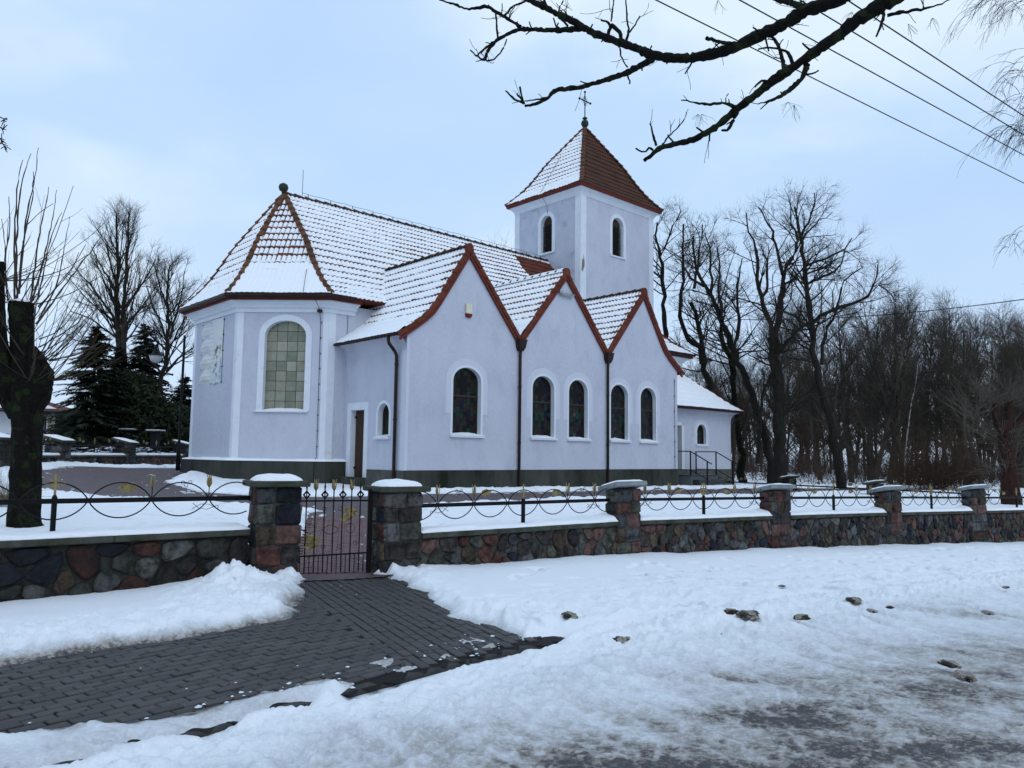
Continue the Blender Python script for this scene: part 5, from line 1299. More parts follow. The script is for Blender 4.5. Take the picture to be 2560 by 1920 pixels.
def tile_pieces(F, m, parent, budget, nsamp=4):
    """each tile of the face a piece of its own"""
    made = 0
    for i in range(F.rows):
        b0, b1 = i * F.pb, min(F.B, (i + 1) * F.pb)
        l0, h0 = F.lim(np.array(b0)); l1, h1 = F.lim(np.array(b1))
        for c in range(math.floor(min(l0, l1) / F.pa), math.ceil(max(h0, h1) / F.pa)):
            ak = (c + np.arange(nsamp + 1) / nsamp) * F.pa
            bb = np.array([b0, b0, b1]); oo = np.array([-0.01, STEP, 0.0])
            lo, hi = F.lim(bb); Am = np.clip(ak[None, :], lo[:, None], hi[:, None])
            if np.ptp(Am[0]) < 0.012 and np.ptp(Am[2]) < 0.012: continue
            if made >= budget: return made
            Am = np.where((Am == ak[0]), Am + 0.004, Am)
            P = F.P(Am, bb[:, None] * np.ones_like(Am), oo[:, None] + F.corr(Am) + random.uniform(-.004, .004))
            keep = (np.abs(Am[:-1, 1:] - Am[:-1, :-1]) > 1e-6) | (np.abs(Am[1:, 1:] - Am[1:, :-1]) > 1e-6)
            if not keep.any(): continue
            link('tile', gridmesh('tile', P, keep, m, smooth=False), parent); made += 1
    return made
def snow_on(F, cover, parent, seed, na=6, gap=None, name='snow'):
    """snow lying on the tiles; cover(a/L, t, a, b) 0 bare .. 1 one smooth blanket"""
    k0 = math.floor(min(0, F.a0) / F.pa) * na; k1 = math.ceil(max(F.L, F.L + F.a1) / F.pa) * na
    ak = np.arange(k0, k1 + 1) * F.pa / na
    frs = np.array([0.0, 0.07, 0.15, 0.26, 0.42, 0.62, 0.82, 0.985])
    bb = np.concatenate([(i + frs) * F.pb for i in range(F.rows)]); bb = np.minimum(bb, F.B - 0.01)
    fr = np.tile(frs, F.rows); row = np.repeat(np.arange(F.rows), len(frs))
    lo, hi = F.lim(bb); lo = lo + 0.01; hi = np.maximum(hi - 0.01, lo)
    Am = np.clip(ak[None, :], lo[:, None], hi[:, None]); Bm = bb[:, None] * np.ones_like(Am); FR = fr[:, None] * np.ones_like(Am)
    col = np.floor(Am / F.pa + 0.5); ph = np.abs(Am / F.pa + 0.5 - col - 0.5) * 2         # 0 on a crest, 1 in a joint
    rr = row[:, None] * np.ones_like(Am)
    rt = _T[(col.astype(int) * 7 + seed * 13) & 255, (rr.astype(int) * 11 + seed) & 255]
    rt2 = _T[(col.astype(int) * 5 + seed * 3) & 255, (rr.astype(int) * 3 + seed * 7) & 255]
    t = F.t(Bm)
    c = cover(Am / F.L, t, Am, Bm) + 0.20 * (rt - 0.5) + 0.30 * (fbm(Am * 0.9, Bm * 0.9, 3, seed) - 0.5)
    c = np.clip(c, -0.2, 1.2)
    rag = 0.16 * (fbm(Am * 9, Bm * 9, 2, seed + 9) - 0.5)
    e0 = 0.40 * (1 - c) - 0.10 * (c > 0.9) + 0.10 * (rt2 - 0.5) * (c < 0.95) + rag
    g1 = np.clip((FR - e0) / 0.16, -1, 1)
    wj = 0.55 + 0.75 * c + rag
    g2 = np.clip((wj - ph) / 0.30, -1, 1)
    base = np.minimum(g1, g2)
    base = np.where(c < 0.12, -1, base)
    thick = np.where(base > 0, 0.034 * np.sqrt(np.clip(base, 0, 1)) * (0.6 + 0.6 * c), 0.03 * base)
    heavy = sstep(0.80, 1.06, c)
    thick = thick + heavy * (0.004 + (STEP + 0.004) * sstep(0.25, 1.0, FR) + 0.02 * (fbm(Am * 3, Bm * 3, 3, seed + 5) - 0.4))
    S = STEP * (1 - FR) + F.corr(Am) * (1 - 0.75 * heavy) + thick
    pos = base > -0.35
    keep = pos[:-1, :-1] | pos[1:, :-1] | pos[:-1, 1:] | pos[1:, 1:]
    keep &= (np.abs(Am[:-1, 1:] - Am[:-1, :-1]) > 1e-6) | (np.abs(Am[1:, 1:] - Am[1:, :-1]) > 1e-6)
    P = F.P(Am, Bm, S)
    return link(name, gridmesh(name, P, keep, M['snow'], np.zeros_like(Am)), parent)
def cap_tiles(pts, parent, m, name, step=0.37, r=0.105, lift=0.03, snow_from=None, mesh_label=None):
    """half-round cap tiles lapped along a 3D line, laid from the low end up"""
    pts = [Vector(p) for p in pts]; ln = [0]
    for a, b in zip(pts[:-1], pts[1:]): ln.append(ln[-1] + (b - a).length)
    def at(d):
        d = min(max(d, 0), ln[-1])
        for i in range(len(pts) - 1):
            if d <= ln[i + 1] + 1e-9: return pts[i].lerp(pts[i + 1], (d - ln[i]) / (ln[i + 1] - ln[i]))
        return pts[-1]
    n = max(1, int(ln[-1] / step))
    st = ln[-1] / n
    for k in range(n):
        a = at(k * st - 0.03); b = at((k + 1) * st + 0.02); d = (b - a).normalized()
        side = d.cross(Vector((0, 0, 1))).normalized(); up = side.cross(d)
        rings = []
        for q, rr, lf in ((0, r * 1.13, lift + 0.016), (0.12, r * 1.16, lift + 0.016), (0.2, r * 1.08, lift + 0.01), (1.0, r * 0.9, lift - 0.012)):
            p = a.lerp(b, q); j = random.uniform(-.003, .003)
            rings.append([tuple(p + side * (rr * math.cos(th)) + up * (rr * 0.95 * math.sin(th) + lf - 0.035 + j)) for th in [PI * i / 8 for i in range(9)]])
        b_ = MB().loft(rings, closed_ring=False, cap=True)
        link(name, fix_normals(b_.mesh(name, m, True)), parent)

# ---- apse and nave roof
ZEV, ZRG = 6.74, 11.32
zfA = flare_z(ZEV, ZRG)
EV = 0.50
def isect(a, b): pass
eL = -2.85 - EV; eR = VR - EV; cM = (LMc[0] + LMc[1]) - EV * math.sqrt(2)
pLM = (eL, cM - eL); pMR = (cM - eR, eR); pLF = (eL, 2 * AX - pLM[1]); pFM = (pMR[0], 2 * AX - eR)
APX = (-0.48, AX)
UW = 19.98                                            # west eave
apse = part('apse_roof', MB().add([(eL, pLF[1], ZEV - .03), (eL, pLM[1], ZEV - .03), (pMR[0], pMR[1], ZEV - .03), (pFM[0], pFM[1], ZEV - .03)], [(0, 1, 2, 3)]).mesh('apse_roof', M['fascia']), 'polygonal end roof, tiles showing dark through patchy snow')
fM = Face(pLM, pMR, APX, APX, zfA); fL = Face(pLF, pLM, APX, APX, zfA); fN2 = Face(pFM, pLF, APX, APX, zfA)
n_ = tile_pieces(fM, M['tile'], apse, 300)
n_ += tile_pieces(fL, M['tile'], apse, max(0, 300 - n_))
if n_ >= 300: kind(tile_rows(fL, 'tile_courses', M['tile'], apse), 'stuff')
kind(tile_rows(fN2, 'tile_courses', M['tile'], apse), 'stuff')
snow_on(fM, lambda s, t, a, b: np.where(t < 0.36, 1.05 - 0.9 * t, 0.44) + 0.25 * sstep(0.36, 0.30, t) - 0.10 * sstep(0.55, 0.9, t), apse, 3, 8)
snow_on(fL, lambda s, t, a, b: 0.76 - 0.2 * t + 0.32 * sstep(0.35, 0.15, t), apse, 5)
snow_on(fN2, lambda s, t, a, b: 0.95 - 0.2 * t, apse, 6, 4)
def hip_line(c, n=14, z0=0.0):
    return [(c[0] + (APX[0] - c[0]) * t, c[1] + (APX[1] - c[1]) * t, float(zfA(t)) + 0.015) for t in [0.02 + 0.98 * i / n for i in range(n + 1)]]
for c in (pLM, pMR, pLF, pFM): cap_tiles(hip_line(c), apse, M['hip'], 'hip_tile')
nave = part('nave_roof', MB().add([(pMR[0], 2 * AX - eR, ZEV - .03), (pMR[0], eR, ZEV - .03), (UW, eR, ZEV - .03), (UW, 2 * AX - eR, ZEV - .03)], [(0, 1, 2, 3)]).mesh('nave_roof', M['fascia']))
fS = Face(pMR, (UW, eR), APX, (UW - 4.2, AX), zfA)
kind(tile_rows(fS, 'tile_courses', M['tile'], nave), 'stuff')
fNn = Face((UW, 2 * AX - eR), pFM, (UW - 4.2, AX), APX, zfA)
kind(tile_rows(fNn, 'tile_courses', M['tile'], nave, 2), 'stuff')
fW = Face((UW, eR), (UW, 2 * AX - eR), (UW - 4.2, AX), (UW - 4.2, AX), zfA)
kind(tile_rows(fW, 'tile_courses', M['tile'], nave, 3), 'stuff')
def cov_nave(s, t, a, b):
    u = a + pMR[0]
    c = 0.54 + 0.0 * a
    c = c + 0.22 * sstep(3.2, 0.8, u) * sstep(0.42, 0.20, t) + 0.16 * sstep(5, 1, u) * sstep(0.55, 0.7, t) + 0.10 * sstep(0.8, 0.95, t) * sstep(8, 4, u)
    c = c - 0.14 * sstep(6.0, 10.0, u) - 0.10 * np.exp(-((t - 0.55) / 0.12) ** 2) * sstep(2, 5, u)
    wedge = sstep(10.9, 11.7, u) * sstep(1.0, 0.93, t) * sstep(0.60, 0.70, t + 0.02 * (u - 12))
    c = c - 0.85 * wedge * sstep(14.6, 13.4, u)
    c = np.where(u > 15, 0.52 + 0.6 * sstep(0.17, 0.09, t), c)
    return c
snow_on(fS, cov_nave, nave, 11)
snow_on(fNn, lambda s, t, a, b: 0.9 + 0 * a, nave, 12, 3)
ridge = [(APX[0] + (UW - 4.2 - APX[0]) * i / 30, AX, ZRG + 0.02) for i in range(31)]
cap_tiles(ridge, nave, M['tile_brown'], 'ridge_tile', 0.42, 0.10)
cap_tiles([(UW - 4.2 * t, eR + (AX - eR) * t, float(zfA(t)) + 0.015) for t in [i / 12 for i in range(13)]], nave, M['tile'], 'hip_tile')
# snow along the ridge
S = np.linspace(0.2, 13.0, 200); Q = np.linspace(-1, 1, 7)
SS, QQ = np.meshgrid(S, Q, indexing='ij')
hh = 0.055 * np.sqrt(np.clip(1 - QQ ** 2, 0, 1)) * sstep(0.42, 0.58, fbm(SS * 1.4, QQ * 0.2, 3, 91)) 
link('snow', gridmesh('snow', np.stack([SS, AX + QQ * 0.07, ZRG + 0.075 + hh - 0.02 * np.abs(QQ)], -1), None, M['snow'], np.zeros_like(SS)), nave)

# ---- aisle roofs
ZA0, ZAR = 5.60, 8.36
def lin(z0, z1): return lambda t: z0 + (z1 - z0) * np.asarray(t)
def outer_prof(t):
    t = np.asarray(t, float); u = t * 2.73 - 0.40; k = 0.16; d = u - 0.80
    return 5.17 + 0.70 * (u + 0.40) + (ZAR - 5.17 - 0.70 * 2.73) / (2.33 - 0.80) * 0.5 * (d + np.sqrt(d * d + k * k) - 0.015)
v0, v1 = -0.075, 5.3
gl = ['first aisle gable roof, nearest the apse', 'middle aisle gable roof with snow on its ridge', 'aisle gable roof nearest the porch']
cover_set = [lambda s, t, a, b: 0.90 - 0.24 * t + 0.15 * sstep(0.4, 0.2, t) - 0.38 * sstep(4.9, 5.25, 5.375 - a) * (t > 0.25),
             lambda s, t, a, b: 0.56 + 0.44 * sstep(0.40, 0.22, t) - 0.25 * sstep(4.9, 5.25, a) * (t > 0.3), lambda s, t, a, b: 0.48 + 0.40 * sstep(0.22, 0.08, t) - 0.25 * sstep(4.9, 5.25, a) * (t > 0.2)]
for g in range(3):
    ul, uc, ur = 4.65 * g, 2.33 + 4.65 * g, 4.65 * (g + 1)
    rf_ = part('aisle_roof', MB().add([(uc, v0 + .05, ZAR - .12), (uc, v1, ZAR - .12), (uc + .2, v1, ZAR - .36), (uc + .2, v0 + .05, ZAR - .36)], [(0, 1, 2, 3)]).mesh('aisle_roof', M['fascia']), gl[g])
    if g == 0: Fl = Face((-0.40, v1), (-0.40, v0), (uc, v1), (uc, v0), outer_prof)
    else: Fl = Face((ul, v1), (ul, v0), (uc, v1), (uc, v0), lin(ZA0, ZAR))
    if g == 2: Fr = Face((ur + 0.40, v0), (ur + 0.40, v1), (uc, v0), (uc, v1), outer_prof)
    else: Fr = Face((ur, v0), (ur, v1), (uc, v0), (uc, v1), lin(ZA0, ZAR))
    kind(tile_rows(Fl, 'tile_courses', M['tile'], rf_), 'stuff'); kind(tile_rows(Fr, 'tile_courses', M['tile'], rf_), 'stuff')
    if g == 0: snow_on(Fl, lambda s, t, a, b: 0.74 - 0.12 * t + 0.40 * sstep(0.46, 0.28, t) - 0.30 * sstep(4.75, 5.1, a) * (t > 0.12), rf_, 21, 7)
    else: snow_on(Fl, cover_set[g], rf_, 21 + g, 7)
    snow_on(Fr, lambda s, t, a, b: 0.85 + 0.15 * sstep(0.3, 0.1, t), rf_, 31 + g, 4)
    cap_tiles([(uc, v0 + 0.06 + (v1 - v0) * i / 12, ZAR + 0.02) for i in range(13)], rf_, M['tile_brown'], 'ridge_tile', 0.40, 0.10)
    if g == 1:
        SS, QQ = np.meshgrid(np.linspace(v0 + .1, v1, 90), np.linspace(-1, 1, 9), indexing='ij')
        link('snow', gridmesh('snow', np.stack([uc + QQ * 0.12, SS, ZAR + 0.06 + (0.075 + 0.03 * fbm(SS * 3, QQ, 2, 4)) * np.sqrt(np.clip(1 - QQ ** 2, 0, 1)) - 0.07 * QQ ** 2], -1), None, M['snow'], np.zeros_like(SS)), rf_)
    # verge tiles along the gable edge
    for F_, sgn in ((Fl, 1), (Fr, -1)):
        n = max(8, round(F_.B / 0.40)); a_front = F_.L if sgn > 0 else 0.0
        for k in range(n):
            b0, b1 = F_.B * k / n - 0.0, min(F_.B, F_.B * (k + 1) / n + 0.045)
            j = random.uniform(-.006, .006)
            af = lambda q: a_front + (q if sgn > 0 else -q)
            secs = []
            for bq, o_ in ((b0, 0.046 + j), (b1, 0.020 + j)):
                secs.append([tuple(F_.P(np.array(af(d)), np.array(bq), np.array(h + o_))) for d, h in ((-0.13, 0.0), (0.028, 0.0), (0.028, -0.135), (0.0, -0.135), (0.0, -0.03), (-0.13, -0.025))])
            b = MB().loft(secs); link('verge_tile', fix_normals(b.mesh('verge_tile', M['verge'])), rf_)
        # dark red barge board just under
        bb = np.linspace(0, F_.B, 12); secs = []
        for bq in bb: secs.append([tuple(F_.P(np.array(af(d)), np.array(bq), np.array(h))) for d, h in ((-0.05, -0.12), (0.012, -0.12), (0.012, -0.20), (-0.05, -0.20))])
        link('barge_board', fix_normals(MB().loft(secs).mesh('barge_board', M['fascia'])), rf_)
    pk = MB(); pk.prism([(uc - 0.15, ZAR - 0.17), (uc + 0.15, ZAR - 0.17), (uc + 0.12, ZAR + 0.04), (uc + 0.04, ZAR + 0.12), (uc - 0.04, ZAR + 0.12), (uc - 0.12, ZAR + 0.04)], lambda x, z, d: (x, d, z), v0 - 0.045, v0 + 0.10); link('peak_tile', fix_normals(pk.mesh('peak_tile', M['verge'])), rf_)
# roof edge board where the first aisle roof meets the chancel
def seg_band(name, pts, w_, h_, m):
    mb = MB().tube(pts, 0.05, 6); return part(name, mb.mesh(name, m, True))
ts = np.linspace(0, 0.33, 8)
part('flashing', MB().tube([(-0.40 + 2.73 * float(t), VR + 0.02 - 0.10, float(outer_prof(t)) + 0.03) for t in ts], 0.035, 5).mesh('flashing', M['fascia']))
# gutters, hoppers and rainwater pipes
def halfgutter(name, a, b, r=0.065):
    a, b = Vector(a), Vector(b); d = (b - a).normalized(); s = d.cross(Vector((0, 0, 1)))
    rings = []
    for p in (a, b): rings.append([tuple(p + s * (rr * math.cos(th)) - Vector((0, 0, 1)) * (rr * math.sin(th))) for rr, ths in ((r, range(9)), (r - 0.008, range(8, -1, -1))) for th in [PI * i / 8 for i in ths]])
    return part(name, fix_normals(MB().loft(rings).mesh(name, M['gutter'], False)))
halfgutter('gutter', (-0.44, -0.10, 5.20), (-0.44, VR + 0.05, 5.20)); halfgutter('gutter', (14.39, -0.06, 5.20), (14.39, 2.2, 5.20))
def pipe(name, pts, r=0.05, clips=()):
    p = part(name, MB().tube(pts, r, 10).mesh(name, M['gutter'], True))
    for z in clips: link('clip', MB().tube([(pts[-1][0], pts[-1][1], z), (pts[-1][0], pts[-1][1], z + 0.05)], r + 0.012, 10).mesh('clip', M['gutter']), p)
    return p
pipe('rainwater_pipe', [(-0.44, 0.36, 5.17), (-0.44, 0.36, 5.02), (-0.40, 0.37, 4.92), (-0.17, 0.41, 4.72), (-0.09, 0.42, 4.60), (-0.085, 0.42, 4.4), (-0.085, 0.42, 0.42)], 0.052, (4.3, 2.6, 0.9))
for u in (4.65, 9.30):
    pipe('rainwater_pipe', [(u, -0.11, 5.3), (u, -0.085, 5.0), (u, -0.085, 0.40)], 0.052, (3.9, 2.0))
    hp = MB(); rings = []
    for z, wx, y1 in ((5.16, 0.075, -0.17), (5.30, 0.14, -0.22), (5.52, 0.17, -0.25), (5.56, 0.185, -0.26)): rings.append([(u - wx, 0.0, z), (u - wx, y1, z), (u + wx, y1, z), (u + wx, 0.0, z)])
    part('rain_hopper', fix_normals(hp.loft(rings).mesh('rain_hopper', M['gutter'])))
# ---- tower roof
TE = 0.37; TZE = 14.74; TAP = ((TU0 + TU1) / 2, (TV0 + TV1) / 2); TZA = 19.22
zfT = flare_z(TZE, TZA, 0.05)
tc4 = [(TU0 - TE, TV1 + TE), (TU0 - TE, TV0 - TE), (TU1 + TE, TV0 - TE), (TU1 + TE, TV1 + TE)]
tr = part('tower_roof', MB().add([(*p, TZE - .03) for p in tc4], [(0, 1, 2, 3)]).mesh('tower_roof', M['fascia']), 'pyramid tower roof, snowy on one side and bare brown on the other')
mats_ = [M['tile'], M['tile_brown'], M['tile_brown'], M['tile']]
for i in range(4):
    F_ = Face(tc4[i], tc4[(i + 1) % 4], TAP, TAP, zfT, 0.20)
    kind(tile_rows(F_, 'tile_courses', mats_[i], tr), 'stuff')
    if i == 0: snow_on(F_, lambda s, t, a, b: 0.70 - 0.10 * t + 0.32 * sstep(0.3, 0.1, t), tr, 51)
    if i == 3: snow_on(F_, lambda s, t, a, b: 0.9 - 0.2 * t, tr, 52, 4)
for c in tc4: cap_tiles([(c[0] + (TAP[0] - c[0]) * t, c[1] + (TAP[1] - c[1]) * t, float(zfT(t)) + 0.015) for t in [0.0 + i / 14 for i in range(15)]], tr, M['hip'], 'hip_tile', 0.36)
fin = part('tower_finial', MB().lathe([(0.10, 0), (0.13, 0.05), (0.09, 0.09), (0.14, 0.16), (0.20, 0.28), (0.205, 0.36), (0.17, 0.47), (0.09, 0.53), (0.06, 0.57), (0.13, 0.60), (0.14, 0.64), (0.06, 0.70), (0.03, 0.74)], (TAP[0], TAP[1], TZA - 0.08), 18).mesh('tower_finial', M['finial'], True))
cr_ = MB(); cz = TZA + 0.6
A_ = Vector((1, 0, 0))
cr_.tube([(TAP[0], TAP[1], cz), (TAP[0], TAP[1], cz + 1.42)], 0.030, 8).tube([(TAP[0] - 0.42, TAP[1], cz + 0.93), (TAP[0] + 0.42, TAP[1], cz + 0.93)], 0.028, 8)
for p in ((TAP[0] - 0.44, TAP[1], cz + .93), (TAP[0] + 0.44, TAP[1], cz + .93), (TAP[0], TAP[1], cz + 1.44)):
    for dz in (0,): cr_.lathe([(0.01, -.07), (0.06, -0.03), (0.06, 0.03), (0.01, 0.07)], p, 8)
cr_.tube([(TAP[0] + 0.14 * math.cos(2 * PI * i / 16), TAP[1], cz + 0.93 + 0.14 * math.sin(2 * PI * i / 16)) for i in range(16)], 0.014, 5, closed=True)
for i in range(12):
    a = 2 * PI * (i + .5) / 12; cr_.tube([(TAP[0] + 0.13 * math.cos(a), TAP[1], cz + 0.93 + 0.13 * math.sin(a)), (TAP[0] + 0.28 * math.cos(a), TAP[1], cz + 0.93 + 0.28 * math.sin(a))], 0.010, 4)
link('cross', cr_.mesh('cross', M['black'], True), fin)
# apse ball and lightning rod
part('roof_ball', MB().lathe([(0.02, 0), (0.07, 0.02), (0.06, 0.07), (0.15, 0.13), (0.185, 0.24), (0.15, 0.35), (0.05, 0.41), (0.005, 0.42)], (APX[0] - 0.05, AX, ZRG + 0.02), 16).mesh('roof_ball', M['finial'], True))
lr = part('lightning_rod', MB().tube([(0.25, AX, ZRG), (0.25, AX, ZRG + 1.15)], 0.010, 5).mesh('lightning_rod', M['black']))
for k in range(14):
    u = 0.5 + k * 0.98; link('clip', MB().tube([(u, AX, ZRG + .1), (u, AX, ZRG + 0.24)], 0.014, 4).mesh('clip', M['black']), lr)
link('wire', MB().tube([(0.25 + (13.6 - .25) * i / 28, AX, ZRG + 0.25 - (0.025 if i % 2 else 0)) for i in range(29)], 0.008, 4).mesh('wire', M['black']), lr)
q = lambda t, o_=0: fM.P(np.array(fM.L * (0.80 + 0.0 * t) - 0.0), np.array(fM.B * t), np.array(0.08))
lc = MB(); x0 = MF(lM - 0.30, 0, -0.06)
pts = [tuple(fM.P(np.array(fM.L - 1.15), np.array(fM.B * 0.24), np.array(0.1))), tuple(fM.P(np.array(fM.L - 0.95), np.array(0.02), np.array(0.08))), MF(lM - 0.36, CT + 0.40, -0.62), MF(lM - 0.30, CT + 0.1, -0.16), MF(lM - 0.27, CT - 0.3, -0.045), MF(lM - 0.25, 1.5, -0.045), MF(lM - 0.24, 1.2, -0.32), MF(lM - 0.24, 0.5, -0.36)]
lc.tube(pts, 0.009, 4)
cd = part('lightning_conductor', lc.mesh('lightning_conductor', M['black']))
for z in np.linspace(1.8, 5.9, 9): link('clip', MB().box(-0.02, 0.02, -0.02, 0.02, -0.012, 0.012, mw=Matrix.Translation(MF(lM - 0.255, float(z), -0.03))).mesh('clip', M['black']), cd)
link('junction', MB().box(-0.08, 0.08, -0.05, 0.05, -0.05, 0.05, mw=Matrix.Translation(MF(lM - 0.30, CT + 0.02, -0.09)) @ Matrix.Rotation(-PI / 4, 4, 'Z'), ch=.01).mesh('junction', M['tile_brown']), cd)
cd = part('lightning_conductor', MB().tube([(13.72, -0.03, 4.9), (13.72, -0.03, 1.0)], 0.009, 4).mesh('lightning_conductor', M['black']))
for z in np.linspace(1.6, 4.8, 6): link('clip', MB().box(13.69, 13.75, -0.045, 0.0, float(z), float(z) + .02).mesh('clip', M['black']), cd)
part('lightning_conductor', MB().tube([tuple(Face(tc4[0], tc4[1], TAP, TAP, zfT, 0.2).P(np.array(2.3), np.array(3.2), np.array(0.09))), (TU0 - TE - 0.03, 7.75, TZE + 0.05), (TU0 - 0.28, 7.65, TZ + 0.25), (TU0 - 0.05, 7.6, TZ - 0.05), (TU0 - 0.04, 7.55, 13.8)], 0.009, 4).mesh('lightning_conductor', M['black']))
# ---- porch roof
PE, PT = 3.86, 5.95
pr = part('porch_roof', MB().add([(AU0, 1.1, PE - .02), (AU1 + .45, 1.1, PE - .02), (AU1 + .45, 5.3, PE - .02), (AU0, 5.3, PE - .02)], [(0, 1, 2, 3)]).mesh('porch_roof', M['lavender']))
zp = flare_z(PE, PT, 0.03)
fp1 = Face((13.5, 1.06), (AU1 + 0.46, 1.06), (13.5, VR + .02), (18.75, VR + .02), zp); fp2 = Face((AU1 + 0.46, 1.06), (AU1 + 0.46, 6.0), (18.75, VR + .02), (18.75, 6.0), zp)
kind(tile_rows(fp1, 'tile_courses', M['tile'], pr), 'stuff'); kind(tile_rows(fp2, 'tile_courses', M['tile'], pr), 'stuff')
snow_on(fp1, lambda s, t, a, b: 1.12 - 0.10 * t - 0.18 * np.exp(-((t - 0.62) / 0.10) ** 2) * sstep(3.2, 4.5, a), pr, 61, 5); snow_on(fp2, lambda s, t, a, b: 1.0 + 0 * a, pr, 62, 4)
cap_tiles([(AU1 + .46 + (18.75 - AU1 - .46) * t, 1.06 + (VR - 1.04) * t, float(zp(t))) for t in [i / 10 for i in range(11)]], pr, M['tile'], 'hip_tile', 0.36, 0.09)
halfgutter('gutter', (14.0, 1.0, PE - 0.01), (AU1 + 0.48, 1.0, PE - 0.01), 0.055); halfgutter('gutter', (AU1 + 0.52, 1.0, PE - 0.01), (AU1 + 0.52, 4.0, PE - 0.01), 0.055)
pipe('rainwater_pipe', [(AU1 + 0.35, 1.02, PE - .03), (AU1 + 0.33, 1.1, PE - .2), (AU1 + 0.10, 1.38, PE - .5), (AU1 + 0.05, 1.42, PE - 0.8), (AU1 + 0.05, 1.42, 0.1)], 0.05, (2.6, 1.2))
# ---- things fixed to or standing at the church
al = thing('alarm_box', 'cream alarm sounder with red lens high on the first gable', 'alarm box', CH.matrix_basis @ Vector((2.36, 0, 6.25)), PI / 2 - TH)
al.location = (OX + 2.36 * UX, OY + 2.36 * UY, 6.25)
MB().box(-0.125, 0.125, -0.085, -0.004, -0.10, 0.24, ch=.018).obj('case', M['cream'], al); MB().loft([[(-0.125, -0.01, -0.10), (-0.125, -0.08, -0.10), (0.125, -0.08, -0.10), (0.125, -0.01, -0.10)], [(-0.12, -0.01, -0.18), (-0.105, -0.075, -0.19), (0.105, -0.075, -0.19), (0.12, -0.01, -0.18)], [(-0.07, -0.01, -0.22), (-0.06, -0.06, -0.225), (0.06, -0.06, -0.225), (0.07, -0.01, -0.22)]]).obj('lens', M['red_lens'], al)
fl_ = thing('floodlight', 'grey tubular flood lamp fixed below the middle gable peak', 'lamp', (OX + 6.95 * UX, OY + 6.95 * UY, 7.50), PI / 2 - TH)
MB().tube([(-0.36, -0.11, 0.01), (0.36, -0.11, -0.01)], 0.055, 12).obj('tube_housing', M['metal_grey'], fl_, True); MB().box(-0.30, 0.34, -0.155, -0.05, -0.065, -0.045).obj('diffuser', M['lamp_glass'], fl_)
MB().box(-0.06, 0.06, -0.07, -0.004, -0.03, 0.05).obj('bracket', M['metal_grey'], fl_); MB().tube([(-0.385, -0.11, 0.01), (-0.36, -0.11, 0.01)], 0.062, 12).obj('end_cap', M['metal_grey'], fl_, True)
# banner laced to the end wall of the apse
bnr = thing('banner', 'pale wrinkled banner with faded print laced to the apse end wall', 'banner', (OX - 2.862 * UX + 7.75 * VX, OY - 2.862 * UY + 7.75 * VY, 5.05), PI - TH)
def banner_material():
    m, t, b, N, L = nodes_of('banner_print')
    tc = N('ShaderNodeTexCoord'); sp = N('ShaderNodeSeparateXYZ'); L(tc.outputs['Object'], sp.inputs[0])
    w1 = N('ShaderNodeTexWave'); w1.wave_type = 'BANDS'; w1.bands_direction = 'Z'; w1.inputs['Scale'].default_value = 2.1; w1.inputs['Distortion'].default_value = 1.6; w1.inputs['Detail'].default_value = 2
    L(tc.outputs['Object'], w1.inputs['Vector'])
    n = N('ShaderNodeTexNoise'); n.inputs['Scale'].default_value = 4; n.inputs['Detail'].default_value = 7; L(tc.outputs['Object'], n.inputs['Vector'])
    def rng_(v, a, b_): q = N('ShaderNodeMapRange'); q.inputs['From Min'].default_value = a; q.inputs['From Max'].default_value = b_; L(v, q.inputs['Value']); return q.outputs[0]
    def mul(a, b_): q = N('ShaderNodeMath'); q.operation = 'MULTIPLY'; L(a, q.inputs[0]); L(b_, q.inputs[1]); return q.outputs[0]
    left = rng_(sp.outputs['X'], 0.25, 0.10); lines = mul(rng_(w1.outputs['Fac'], 0.80, 0.95), left)
    dark = mul(mul(mul(rng_(sp.outputs['X'], 0.12, 0.30), rng_(sp.outputs['X'], 0.86, 0.74)), rng_(sp.outputs['Z'], 0.55, 0.25)), mul(rng_(sp.outputs['Z'], -0.9, -0.7), rng_(n.outputs['Fac'], 0.50, 0.60)))
    blue = mul(mul(rng_(sp.outputs['X'], -0.15, 0.1), rng_(sp.outputs['Z'], -0.15, -0.35)), rng_(n.outputs['Fac'], 0.40, 0.60))
    mx1 = N('ShaderNodeMix'); mx1.data_type = 'RGBA'; L(blue, mx1.inputs[0]); mx1.inputs[6].default_value = (0.60, 0.62, 0.60, 1); mx1.inputs[7].default_value = (0.33, 0.42, 0.52, 1)
    mx2 = N('ShaderNodeMix'); mx2.data_type = 'RGBA'; q = N('ShaderNodeMath'); q.operation = 'MULTIPLY'; L(lines, q.inputs[0]); q.inputs[1].default_value = 0.45; L(q.outputs[0], mx2.inputs[0]); L(mx1.outputs[2], mx2.inputs[6]); mx2.inputs[7].default_value = (0.30, 0.33, 0.36, 1)
    mx3 = N('ShaderNodeMix'); mx3.data_type = 'RGBA'; L(dark, mx3.inputs[0]); L(mx2.outputs[2], mx3.inputs[6]); mx3.inputs[7].default_value = (0.06, 0.06, 0.055, 1)
    L(mx3.outputs[2], b.inputs['Base Color']); b.inputs['Roughness'].default_value = 0.5
    return m
q1, q2 = np.meshgrid(np.linspace(-0.93, 0.93, 40), np.linspace(-1.14, 1.16, 70), indexing='ij')
edge = np.minimum(0.93 - np.abs(q1), 1)
wr = 0.035 * np.sin(q2 * 11 + 2 * np.sin(q1 * 3)) * sstep(0.3, -0.4, q1) + 0.03 * fbm(q1 * 3, q2 * 3, 3, 2)
zz = q2 - 0.06 * np.abs(np.sin((q1 + .93) / 1.86 * PI * 3)) * sstep(-0.9, -1.14, q2) * -1
link('cloth', gridmesh('cloth', np.stack([q1, 0.02 - wr - 0.02, zz], -1), None, banner_material()), bnr)
